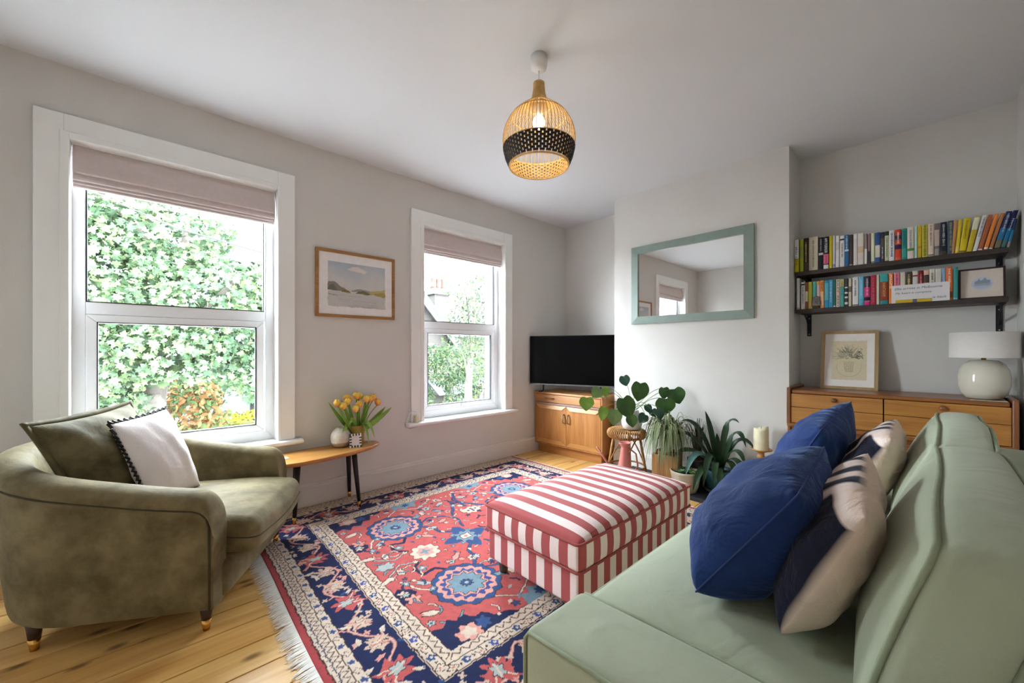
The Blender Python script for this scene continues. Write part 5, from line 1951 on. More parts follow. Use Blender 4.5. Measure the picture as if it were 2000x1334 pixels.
for k in range(4):
    a_ = R(20 + 90 * k)
    p0 = Vector((sx_ + 0.115 * math.cos(a_), sy_ + 0.115 * math.sin(a_), 0.375))
    p1 = Vector((sx_ + 0.175 * math.cos(a_), sy_ + 0.175 * math.sin(a_), 0.001 if k not in (3, 0) else 0.0285))
    MB().tube([p0, p1], 0.0115, 8).build('leg', M_rattan, t, smooth=True)
    a2 = a_ + R(90)
    q0 = Vector((sx_ + 0.10 * math.cos(a2), sy_ + 0.10 * math.sin(a2), 0.37))
    MB().tube(arc(p0.lerp(p1, 0.72), q0, 0.03, 6), 0.006, 6).build('brace', M_rattand, t, smooth=True)
b = MB()
b.tube([(sx_ + 0.158 * math.cos(2 * math.pi * k / 28 + 0.35), sy_ + 0.158 * math.sin(2 * math.pi * k / 28 + 0.35), 0.11) for k in range(28)], 0.008, 6, closed=True)
b.build('foot_ring', M_rattand, t, smooth=True)

M_whitepot = mat('white_ceramic', S(226, 222, 220), rough=0.4, var=0.03, vscale=8)
M_soil = mat('potting_soil', S(58, 44, 34), rough=1.0, var=0.4, vscale=60, bump=0.8, bscale=90)
PZ = 0.4415
wx_, wy_ = 3.222, 1.872
t = thing('white_plant_pot', 'bulbous white ceramic pot on the rattan stool', 'pot', (wx_, wy_, PZ))
MB().lathe([(0.062, 0), (0.080, 0.014), (0.090, 0.05), (0.089, 0.085), (0.078, 0.125), (0.062, 0.155), (0.058, 0.172), (0.052, 0.172), (0.052, 0.15)], 36, (wx_, wy_, PZ), close_top=False).build('body', M_whitepot, t, smooth=True)
MB().lathe([(0.054, 0.15), (0.03, 0.155)], 20, (wx_, wy_, PZ)).build('soil', M_soil, t)


def leaf_mat(name, c1, c2):
    return mat(name, c1, rough=0.4, var=1.0, vscale=7, col2=c2, spec=0.4)


ML = [leaf_mat('glossy_leaf', S(46, 84, 40), S(70, 112, 50)), leaf_mat('bright_leaf', S(96, 142, 50), S(132, 172, 66)), leaf_mat('blue_green_leaf', S(42, 84, 74), S(66, 106, 88)), leaf_mat('soft_leaf', S(92, 124, 68), S(118, 146, 88))]
M_pstem = mat('pale_green_stem', S(120, 146, 92), rough=0.5, var=0.1, vscale=20)


def heart_leaf(centre, w, h, dirn, facing, m, parent, droop=0.25):
    """Heart-shaped blade: centre, size, direction its tip points to and where its face looks."""
    cN = Vector(centre)
    d = Vector(dirn).normalized()
    nn = Vector(facing)
    nn = (nn - d * nn.dot(d)).normalized()
    a = d.cross(nn)
    ring = []
    for k in range(26):
        tt = 2 * math.pi * k / 26
        tw = min(tt, 2 * math.pi - tt)
        yy_ = -math.cos(tt) + 0.34 * math.exp(-(tw / 0.36) ** 2) + 0.16 * math.exp(-((tt - math.pi) / 0.30) ** 2)
        xx_ = math.sin(tt) * (1 - 0.28 * max(0.0, yy_))
        ring.append((xx_ * 0.56 * w, yy_ * 0.50 * h))
    vs_ = [cN]
    for f_ in (0.4, 0.75, 1.0):
        for (x, y_) in ring:
            x2, y2 = x * f_, y_ * f_
            vs_.append(cN + a * x2 + d * y2 + nn * (abs(x2) * 0.22 - droop * (y2 / h) ** 2 * h - 0.12 * abs(x2) * (1 if y2 < 0 else 0.3)))
    fs_ = []
    for k in range(26):
        k2 = (k + 1) % 26
        fs_.append((0, 1 + k, 1 + k2))
        for r_ in range(2):
            fs_.append((1 + r_ * 26 + k, 1 + (r_ + 1) * 26 + k, 1 + (r_ + 1) * 26 + k2, 1 + r_ * 26 + k2))
    b = MB()
    b.add(vs_, fs_)
    return b.build('leaf', m, parent, smooth=True), cN - d * 0.33 * h


PEP = [(3.159, 1.907, 0.884, 0.078, 0.098, 2, (0.25, -0.15, -1)), (3.166, 1.764, 0.803, 0.129, 0.165, 0, (-0.1, 0.1, -1)), (3.035, 1.818, 0.672, 0.132, 0.19, 0, (0.25, -0.25, -1)), (3.007, 1.913, 0.58, 0.107, 0.14, 3, (-0.1, 0.1, -1)),
       (2.849, 1.924, 0.623, 0.066, 0.12, 1, (-0.1, 0.15, -1)), (2.70, 1.985, 0.714, 0.10, 0.112, 1, (-0.1, 0, -1)), (2.79, 1.945, 0.797, 0.085, 0.095, 3, (-0.5, 0.4, -0.8)), (2.864, 1.909, 0.805, 0.05, 0.09, 1, (0, 0, -1)),
       (3.058, 1.778, 0.553, 0.079, 0.105, 0, (0.1, -0.1, -1)), (3.187, 1.744, 0.563, 0.076, 0.089, 2, (-0.5, 0.3, -0.8)), (3.369, 1.643, 0.78, 0.086, 0.104, 0, (0, 0, -1)), (3.430, 1.562, 0.759, 0.126, 0.14, 0, (0.2, -0.3, -1)),
       (3.327, 1.613, 0.674, 0.138, 0.142, 0, (0, 0, -1)), (3.247, 1.62, 0.61, 0.066, 0.11, 2, (0, 0, -1)), (3.266, 1.739, 0.64, 0.054, 0.081, 2, (0.3, -0.3, -1)), (3.252, 1.683, 0.61, 0.062, 0.071, 2, (0.2, -0.3, -1))]
t = thing('heart_leaf_plant', 'trailing plant with large heart-shaped leaves in the white pot', 'plant', (wx_, wy_, PZ + 0.15))
for i, (x_, y_, z_, w_, h_, mi, d_) in enumerate(PEP):
    lf, basep = heart_leaf((x_, y_, z_), w_ * 1.12, h_ * 1.08, d_, (-0.72 + 0.25 * math.sin(i * 2.1), -0.6 + 0.25 * math.cos(i * 1.7), 0.35), ML[mi], t)
    p0 = Vector((wx_ + 0.02 * math.cos(i), wy_ + 0.02 * math.sin(i), PZ + 0.15))
    mid = p0.lerp(basep, 0.55) + Vector((0, 0, 0.10 if z_ > 0.6 else 0.16))
    MB().tube(bezier(p0, mid, basep, 9), 0.0028, 5).build('stem', M_pstem, t, smooth=True)

# pink watering can
M_pinkm = mat('dusty_pink_metal', S(206, 128, 118), rough=0.45, var=0.05, vscale=8)
kx, ky = 2.96, 1.785
t = thing('watering_can', 'pink long-spouted watering can in front of the stool', 'watering can', (kx, ky, 0))
MB().lathe([(0.072, 0.0), (0.074, 0.01), (0.066, 0.10), (0.046, 0.23), (0.030, 0.335), (0.030, 0.345), (0.050, 0.372), (0.052, 0.379), (0.048, 0.378), (0.027, 0.345), (0.026, 0.30)], 32, (kx, ky, 0)).build('body', M_pinkm, t, smooth=True)
MB().tube([(kx - 0.03, ky + 0.035, 0.05), (2.855, 1.88, 0.20), (2.775, 1.935, 0.345)], [0.014, 0.010, 0.0085], 10).build('spout', M_pinkm, t, smooth=True)
MB().tube([(kx + 0.025, ky - 0.02, 0.33), (kx + 0.075, ky - 0.06, 0.28), (kx + 0.085, ky - 0.07, 0.18), (kx + 0.045, ky - 0.045, 0.09)], 0.007, 8).build('handle', M_pinkm, t, smooth=True)

# wooden crate with variegated spider plant
M_crate = wood('crate_pine', S(206, 162, 104), S(160, 112, 62), axis=2, scale=12, rough=0.7)
gx, gy = 3.245, 1.555
t = thing('crate', 'small square wooden crate under the spider plant', 'crate', (gx, gy, HZ), R(14))
cw = 0.095
for sgx, sgy in ((1, 0), (-1, 0), (0, 1), (0, -1)):
    b = MB()
    if sgx:
        b.box(sgx * cw - 0.007, sgx * cw + 0.007, -cw - 0.007, cw + 0.007, 0, 0.255)
    else:
        b.box(-cw + 0.0072, cw - 0.0072, sgy * cw - 0.007, sgy * cw + 0.007, 0, 0.255)
    b.build('side_panel', M_crate, t, bevel=0.001)
MB().box(-cw + 0.0072, cw - 0.0072, -cw + 0.0072, cw - 0.0072, 0.0, 0.11).build('inner_base', M_crate, t)
CT = HZ + 0.11
t = thing('terracotta_pot', 'terracotta pot in the crate holding the spider plant', 'pot', (gx, gy, CT))
MB().lathe([(0.055, 0.0), (0.072, 0.13), (0.082, 0.131), (0.084, 0.165), (0.074, 0.165), (0.070, 0.14)], 32, (gx, gy, CT), close_top=False).build('body', mat('terracotta_clay', S(150, 92, 62), rough=0.85, var=0.12, vscale=14), t, smooth=True)
MB().lathe([(0.071, 0.145), (0.03, 0.15)], 20, (gx, gy, CT)).build('soil', M_soil, t)
M_spider = mat('variegated_leaf', (1, 1, 1), rough=0.5, attr='Col', var=0.08, vscale=30, spec=0.3)
t = thing('spider_plant', 'variegated green and cream spider plant spilling over the crate', 'plant', (gx, gy, CT + 0.15))
rs = random.Random(21)
for k in range(220):
    a_ = rs.uniform(0, 2 * math.pi)
    rad = rs.uniform(0.11, 0.25)
    if math.cos(a_) > 0.6:
        rad *= 0.7
    zt = rs.uniform(0.16, 0.38) if k % 4 else rs.uniform(0.38, 0.55)
    p0 = (gx + 0.02 * math.cos(a_), gy + 0.02 * math.sin(a_), CT + 0.15)
    ap = rs.uniform(0.60, 0.84)
    e = (gx + rad * math.cos(a_), gy + rad * math.sin(a_), zt)
    m_ = (gx + rad * 0.66 * math.cos(a_), gy + rad * 0.66 * math.sin(a_), ap)
    pth = bezier(p0, m_, e, 9)
    wd = rs.uniform(0.0075, 0.0110)
    strap(pth, lambda s_: wd * (1 - s_ ** 2.5) + 0.0006, 0.35, nrm=(math.cos(a_) * 0.4, math.sin(a_) * 0.4, 1), cols=(S(212, 212, 178), S(106, 128, 82) if k % 3 else S(132, 152, 104))).build('leaf', M_spider, t, smooth=True)

# dark grassy plant behind
M_clay2 = mat('dark_grey_pot', S(62, 56, 52), rough=0.7, var=0.1, vscale=10)
dx0, dy0 = 3.385, 1.36
t = thing('grey_pot', 'dark grey pot behind the spider plant holding grassy leaves', 'pot', (dx0, dy0, HZ))
MB().lathe([(0.06, 0), (0.08, 0.21), (0.082, 0.22), (0.074, 0.22), (0.072, 0.20)], 28, (dx0, dy0, HZ), close_top=False).build('body', M_clay2, t, smooth=True)
MB().lathe([(0.073, 0.205), (0.02, 0.21)], 18, (dx0, dy0, HZ)).build('soil', M_soil, t)
M_grass = leaf_mat('dark_grassy_leaf', S(54, 60, 46), S(84, 80, 66))
t = thing('grassy_plant', 'dark wispy grass-leaved plant between spider plant and clivia', 'plant', (dx0, dy0, HZ + 0.2))
for k in range(64):
    a_ = rs.uniform(0, 2 * math.pi)
    rad = rs.uniform(0.07, 0.19) * (0.5 if math.cos(a_) > 0.4 else 1)
    e = (dx0 + rad * math.cos(a_), dy0 + rad * math.sin(a_), rs.uniform(0.24, 0.52))
    m_ = (dx0 + rad * 0.6 * math.cos(a_), dy0 + rad * 0.6 * math.sin(a_), rs.uniform(0.58, 0.82))
    strap(bezier((dx0 + 0.015 * math.cos(a_), dy0 + 0.015 * math.sin(a_), HZ + 0.20), m_, e, 8), lambda s_: 0.0034 * (1 - s_ ** 2) + 0.0004, 0.3, nrm=(math.cos(a_) * 0.4, math.sin(a_) * 0.4, 1)).build('leaf', M_grass, t, smooth=True)

# succulent pot
ux, uy = 3.185, 1.375
t = thing('beige_pot', 'wide beige clay pot of succulents on the hearth', 'pot', (ux, uy, HZ))
MB().lathe([(0.080, 0), (0.095, 0.04), (0.112, 0.14), (0.116, 0.158), (0.108, 0.160), (0.104, 0.14)], 36, (ux, uy, HZ), close_top=False).build('body', mat('beige_clay', S(190, 176, 154), rough=0.7, var=0.06, vscale=14), t, smooth=True)
MB().lathe([(0.105, 0.142), (0.05, 0.146)], 24, (ux, uy, HZ)).build('soil', M_soil, t)
M_succ = leaf_mat('succulent_leaf', S(112, 158, 118), S(150, 186, 140))
M_succ2 = leaf_mat('succulent_leaf_bright', S(104, 150, 76), S(140, 178, 96))
SUC = (((ux - 0.055, uy + 0.012), 0.046, M_succ, 'blue-green rosette succulent at the left of the beige pot'), ((ux + 0.01, uy - 0.02), 0.038, M_succ2, 'bright green rosette succulent in the middle of beige pot'),
       ((ux - 0.02, uy - 0.065), 0.034, M_succ2, 'small bright succulent at the near right of beige pot'), ((ux + 0.04, uy + 0.045), 0.034, M_succ, 'blue-green succulent at the back of the beige pot'))
for (c_, r_, m_, lab) in SUC:
    st_ = thing('succulent', lab, 'succulent', (c_[0], c_[1], HZ + 0.145), group='succulents in the beige pot')
    for ring, (nl, up, ln) in enumerate(((9, 0.25, 1.0), (7, 0.6, 0.8), (5, 1.1, 0.55))):
        for k in range(nl):
            a_ = 2 * math.pi * k / nl + ring * 0.4
            d_ = Vector((math.cos(a_), math.sin(a_), up)).normalized()
            p0 = Vector((c_[0], c_[1], HZ + 0.150))
            e = p0 + d_ * r_ * ln
            strap([p0, p0.lerp(e, 0.35), p0.lerp(e, 0.7), e + Vector((0, 0, 0.004))], lambda s_: r_ * 0.24 * math.sin(math.pi * min(1, 0.2 + 0.75 * s_)) + 0.001, 0.4).build('leaf', m_, st_, smooth=True)

# clivia in a teal pot
qx, qy = 3.375, 1.19
t = thing('teal_pot', 'teal glazed pot on a saucer holding the clivia', 'pot', (qx, qy, HZ))
MB().lathe([(0.098, 0.0), (0.104, 0.008), (0.102, 0.014), (0.08, 0.012)], 36, (qx, qy, HZ)).build('saucer', mat('grey_saucer', S(150, 156, 158), rough=0.4, var=0.05), t, smooth=True)
MB().lathe([(0.082, 0.0125), (0.094, 0.03), (0.102, 0.10), (0.103, 0.15), (0.106, 0.172), (0.098, 0.172), (0.094, 0.15)], 36, (qx, qy, HZ), close_top=False).build('body', mat('teal_glaze', S(62, 112, 122), rough=0.25, var=0.18, vscale=8, spec=0.5), t, smooth=True)
MB().lathe([(0.095, 0.15), (0.03, 0.16)], 24, (qx, qy, HZ)).build('soil', M_soil, t)
M_clivia = leaf_mat('dark_strap_leaf', S(30, 54, 34), S(48, 78, 46))
M_clivia2 = leaf_mat('blue_strap_leaf', S(56, 96, 96), S(92, 130, 124))
t = thing('clivia_plant', 'dark green clivia with long arching strap leaves', 'plant', (qx, qy, HZ + 0.16))
CL = [((3.30, 1.02, 0.60), (3.34, 1.14, 0.70), 0), ((3.27, 0.965, 0.43), (3.33, 1.05, 0.70), 0), ((3.24, 0.96, 0.30), (3.30, 1.04, 0.52), 0), ((3.20, 0.93, 0.20), (3.26, 1.04, 0.46), 0), ((3.22, 1.00, 0.145), (3.28, 1.07, 0.42), 0),
      ((3.14, 1.22, 0.10), (3.20, 1.20, 0.52), 0), ((3.08, 1.33, 0.175), (3.16, 1.29, 0.50), 1), ((3.12, 1.45, 0.30), (3.24, 1.34, 0.44), 0), ((3.18, 1.52, 0.42), (3.27, 1.36, 0.60), 0), ((3.30, 1.46, 0.56), (3.34, 1.32, 0.62), 0),
      ((3.36, 1.29, 0.655), (3.37, 1.24, 0.48), 0), ((3.11, 1.13, 0.14), (3.20, 1.16, 0.42), 0), ((3.10, 1.08, 0.07), (3.17, 1.12, 0.36), 0), ((3.07, 1.27, 0.06), (3.16, 1.24, 0.36), 0), ((3.36, 0.93, 0.40), (3.36, 1.05, 0.60), 0), ((3.30, 1.18, 0.50), (3.33, 1.19, 0.38), 0)]
for e, m_, mi in CL:
    d_ = (Vector(e) - Vector((qx, qy, 0)))
    strap(bezier((qx - 0.012 + 0.03 * d_.x, qy + 0.06 * d_.y, HZ + 0.155), m_, e, 12), lambda s_: 0.023 * min(1, 0.55 + s_) * (1 - max(0, (s_ - 0.62) / 0.38) ** 2) + 0.001, 0.28, nrm=(-0.45, -0.35, 1)).build('leaf', M_clivia2 if mi else M_clivia, t, smooth=True)

# candle on a turned stand
zx, zy = 3.375, 0.895
M_turn = wood('turned_beech', S(206, 154, 92), S(170, 116, 62), axis=2, scale=10, rough=0.4)
t = thing('candle_stand', 'turned wooden candlestick at the right end of the hearth', 'candlestick', (zx, zy, HZ))
MB().lathe([(0.062, 0), (0.062, 0.015), (0.045, 0.03), (0.040, 0.06), (0.044, 0.09), (0.040, 0.14), (0.030, 0.24), (0.022, 0.315), (0.026, 0.322), (0.026, 0.334), (0.021, 0.342), (0.022, 0.36), (0.05, 0.373), (0.071, 0.380), (0.072, 0.388), (0.064, 0.388), (0.05, 0.384)], 36, (zx, zy, HZ)).build('turned_body', M_turn, t, smooth=True)
t = thing('pillar_candle', 'half burnt cream pillar candle on the wooden candlestick', 'candle', (zx, zy, HZ + 0.3842))
b = MB()
vs_, fs_ = [], []
seg = 32
for (r_, z_) in ((0.049, 0), (0.050, 0.004), (0.049, 0.14), (0.047, 0.160), (0.040, 0.155), (0.03, 0.150)):
    for k in range(seg):
        a_ = 2 * math.pi * k / seg
        lift = (0.012 * math.sin(a_ * 1 + 3.4) + 0.006 * math.sin(3 * a_ + 1)) if z_ > 0.15 else 0
        vs_.append((zx + r_ * math.cos(a_), zy + r_ * math.sin(a_), HZ + 0.3842 + z_ + lift))
for i in range(5):
    for k in range(seg):
        k2 = (k + 1) % seg
        fs_.append((i * seg + k, i * seg + k2, (i + 1) * seg + k2, (i + 1) * seg + k))
fs_ += [tuple(range(seg - 1, -1, -1)), tuple(5 * seg + k for k in range(seg))]
b.add(vs_, fs_)
b.build('wax', mat('cream_wax', S(238, 228, 196), rough=0.5, var=0.04, vscale=14), t, smooth=True)
MB().tube([(zx, zy, HZ + 0.52), (zx, zy, HZ + 0.553)], 0.0014, 5).build('wick', M_black, t)
t = thing('tealight_bowl', 'small white bowl at the foot of the candlestick', 'bowl', (3.36, 1.045, HZ))
MB().lathe([(0.035, 0), (0.052, 0.012), (0.056, 0.04), (0.050, 0.042), (0.046, 0.02), (0.02, 0.015)], 28, (3.345, 1.03, HZ)).build('body', M_whitepot, t, smooth=True)

# ================================================================ dresser in the alcove
M_dres = wood('dresser_teak', S(168, 108, 56), S(120, 70, 34), axis=1, scale=11, rough=0.35, coat=0.2)
M_dresv = wood('dresser_teak_upright', S(150, 94, 50), S(112, 66, 34), axis=2, scale=11, rough=0.35, coat=0.2)
M_draw = wood('drawer_oak', S(196, 138, 66), S(158, 102, 44), axis=1, scale=13, rough=0.4)
t = thing('sideboard', 'teak sideboard with pale drawers in the right alcove', 'sideboard', (3.64, 0.225, 0))
DX, DY0, DY1, DZ = 3.425, -0.300, 0.744, 0.872
b = MB()
b.box(DX, 3.845, DY0 + 0.03, DY1 - 0.03, 0.842, DZ - 0.006)
b.build('top', M_dres, t, bevel=0.006)
for y0_, y1_ in ((DY0, DY0 + 0.024), (DY1 - 0.024, DY1)):
    b = MB().box(DX - 0.012, 3.845, y0_, y1_, 0.616, DZ + 0.010)
    b.box(DX + 0.004, 3.845, y0_ + 0.002, y1_ - 0.002, 0.0, 0.616)
    b.build('end_panel', M_dresv, t, bevel=0.005)
MB().box(DX - 0.018, 3.84, DY0 + 0.001, DY1 - 0.001, 0.600, 0.628).build('mid_rail', M_dres, t, bevel=0.010)
MB().box(3.83, 3.845, DY0 + 0.03, DY1 - 0.03, 0.08, 0.842).build('back_panel', M_dres, t)
MB().box(DX + 0.03, 3.83, DY0 + 0.03, DY1 - 0.03, 0.05, 0.09).build('bottom_panel', M_dres, t)
ym = 0.2305
for (ya, yb) in ((DY0 + 0.026, ym - 0.003), (ym + 0.003, DY1 - 0.026)):
    for r_, (za, zb) in enumerate(((0.746, 0.839), (0.631, 0.743))):
        d = MB().box(DX - 0.002, DX + 0.30, ya, yb, za, zb).build('drawer', M_draw, t, bevel=0.0015)
        if r_ == 0:
            yc = (ya + yb) / 2
            kn = MB().lathe([(0.016, 0.0), (0.013, 0.006), (0.015, 0.014), (0.010, 0.019), (0.003, 0.020)], 20).build('knob', M_dresv, d, smooth=True)
            kn.data.transform(Matrix.Translation((DX - 0.002, yc, 0.810)) @ Matrix.Rotation(R(-90), 4, 'Y'))
for (ya, yb) in ((DY0 + 0.026, ym - 0.003), (ym + 0.003, DY1 - 0.026)):
    d = MB().box(DX + 0.012, DX + 0.03, ya, yb, 0.10, 0.597).build('door', M_dresv, t, bevel=0.002)
    lp = rrect(ya + 0.035, yb - 0.035, 0.14, 0.565, 0.03)
    MB().tube([(DX + 0.011, p[0], p[1]) for p in lp], 0.004, 6, closed=True).build('door_moulding', M_dres, d, smooth=True)
    MB().box(DX + 0.0105, DX + 0.012, ya + 0.037, yb - 0.037, 0.142, 0.563).build('door_field', M_dres, d)
MB().box(DX + 0.04, 3.82, DY0 + 0.02, DY1 - 0.02, 0.0, 0.05).build('plinth', M_dresv, t)
DT = DZ - 0.0058
# framed drawing leaning on the wall
t = thing('botanical_drawing', 'framed pencil drawing of flowers leaning on the sideboard', 'picture', (3.735, 0.44, DT), (0, R(9.0), 0))
W_, H_ = 0.322, 0.432


def lb(b, y0_, y1_, z0_, z1_, x0_, x1_):
    return b.box(x0_, x1_, y0_, y1_, z0_, z1_)


M_frame2 = wood('pale_oak_frame', S(196, 166, 122), S(164, 132, 92), axis=2, scale=16, rough=0.5)
for (ya, yb, za, zb) in ((-W_ / 2, W_ / 2, 0, 0.021), (-W_ / 2, W_ / 2, H_ - 0.021, H_), (-W_ / 2, -W_ / 2 + 0.021, 0.021, H_ - 0.021), (W_ / 2 - 0.021, W_ / 2, 0.021, H_ - 0.021)):
    MB().box(0.0, 0.022, ya, yb, za, zb).build('frame_bar', M_frame2, t, bevel=0.001)
PD = Painter(0, 1, 0, 1, 150, 200, S(242, 234, 228), warp=0.003, wl=0.11)
PD.rect(0.15, 0.85, 0.13, 0.86, S(222, 208, 176))
gr = [S(120, 112, 92), S(150, 142, 120), S(176, 166, 140), S(96, 92, 78)]
for k in range(90):
    a_ = rg_.uniform(-0.1, math.pi + 0.1)
    r0, r1 = rg_.uniform(0.04, 0.14), rg_.uniform(0.16, 0.34)
    c0 = (0.50, 0.54)
    PD.line([(c0[0] + r0 * math.cos(a_), c0[1] + r0 * 0.7 * math.sin(a_)), (c0[0] + r1 * math.cos(a_ + 0.1), c0[1] + r1 * 0.8 * math.sin(a_ + 0.1))], 0.006, gr[2] if rg_.random() < 0.6 else gr[1])
for k in range(34):
    x_, y_ = rg_.uniform(0.46, 0.76), rg_.uniform(0.52, 0.70)
    PD.line([(x_, y_), (x_ + rg_.uniform(-0.06, 0.06), y_ + rg_.uniform(-0.03, 0.03))], 0.011, gr[3] if k % 2 else gr[0])
for k in range(8):
    x_, y_ = rg_.uniform(0.30, 0.42), rg_.uniform(0.66, 0.75)
    PD.line([(x_, y_), (x_ + 0.05, y_ - 0.03)], 0.010, gr[0])
for k in range(9):
    PD.line([(0.40 + 0.025 * k, 0.47), (0.43 + 0.018 * k, 0.28)], 0.006, gr[1])
PD.line([(0.50 + 0.24 * math.cos(R(a_)), 0.36 + 0.17 * math.sin(R(a_))) for a_ in range(-200, 21, 10)], 0.006, gr[2])
PD.mesh('drawing', M_print, lambda X_, Y_: np.stack([np.full_like(X_, 0.010), (W_ / 2 - 0.019) - X_ * (W_ - 0.038), 0.019 + Y_ * (H_ - 0.038)], 1), t)
MB().box(0.0115, 0.020, -W_ / 2 + 0.02, W_ / 2 - 0.02, 0.02, H_ - 0.02).build('backing', M_frame2, t)
tag(MB().box(3.455, 3.495, -0.265, -0.13, DT, DT + 0.002).build('paper_slip', mat('printed_slip', S(206, 196, 178), rough=0.8, var=0.5, vscale=60)), 'narrow printed paper slip on the sideboard before the lamp', 'paper')

# table lamp
lx, ly = 3.595, -0.186
t = thing('table_lamp', 'table lamp with round cream base and white drum shade', 'lamp', (lx, ly, DT))
MB().lathe([(0.055, 0), (0.072, 0.006), (0.092, 0.035), (0.102, 0.08), (0.103, 0.125), (0.097, 0.168), (0.080, 0.205), (0.055, 0.224), (0.02, 0.228)], 44, (lx, ly, DT)).build('base', mat('cream_glaze', S(222, 216, 200), rough=0.12, var=0.03, vscale=5, spec=0.5), t, smooth=True)
MB().lathe([(0.010, 0.226), (0.010, 0.33)], 14, (lx, ly, DT)).build('stem', M_brass, t, smooth=True)
M_shade = mat('white_linen_shade', S(232, 226, 222), rough=0.9, var=0.02, vscale=50, bump=0.15, bscale=400, spec=0.15)
MB().lathe([(0.1375, 0.240), (0.1375, 0.388), (0.1355, 0.388), (0.1355, 0.240), (0.1375, 0.240)], 64, (lx, ly, DT), close_bottom=False, close_top=False).build('shade', M_shade, t, smooth=True)
b = MB()
for a_ in (0, 120, 240):
    b.tube([(lx, ly, DT + 0.328), (lx + 0.136 * math.cos(R(a_)), ly + 0.136 * math.sin(R(a_)), DT + 0.378)], 0.0015, 5)
b.build('shade_carrier', M_chrome, t)
MB().tube([(lx + 0.06, ly - 0.03, DT + 0.006), (lx + 0.06, ly - 0.085, DT + 0.004), (lx + 0.04, ly - 0.125, DT + 0.004), (lx + 0.03, ly - 0.132, DT - 0.05), (lx + 0.02, ly - 0.134, 0.3)], 0.003, 6).build('flex', M_black, t, smooth=True)

# ================================================================ wall shelves, books
M_shelf = mat('dark_stained_wood', S(62, 52, 48), rough=0.5, var=0.15, vscale=8, vstretch=(6, 1, 6))
M_iron = mat('black_iron', S(28, 28, 32), rough=0.5, var=0.1)
M_screw = mat('steel_screw', S(200, 198, 192), rough=0.3, metal=1.0)
for (zt, lab) in ((1.745, 'upper dark wooden wall shelf on black iron brackets'), (1.460, 'lower dark wooden wall shelf on black iron brackets')):
    t = thing('wall_shelf', lab, 'shelf', (3.76, 0.23, zt - 0.03))
    MB().box(3.648, 3.868, -0.283, 0.737, zt - 0.030, zt).build('board', M_shelf, t, bevel=0.003)
    for y_ in (0.690, -0.262):
        b = MB()
        b.box(3.862, 3.8695, y_ - 0.014, y_ + 0.014, zt - 0.200, zt - 0.030)
        b.box(3.69, 3.8695, y_ - 0.014, y_ + 0.014, zt - 0.038, zt - 0.030)
        b.tube([(3.71, y_, zt - 0.040), (3.79, y_, zt - 0.075), (3.863, y_, zt - 0.15)], 0.006, 6)
        br = b.build('bracket', M_iron, t)
        for z_ in (zt - 0.185, zt - 0.06):
            MB().lathe([(0.0045, 0.0), (0.0035, 0.0015)], 10).build('screw', M_screw, br).data.transform(Matrix.Translation((3.862, y_, z_)) @ Matrix.Rotation(R(-90), 4, 'Y'))

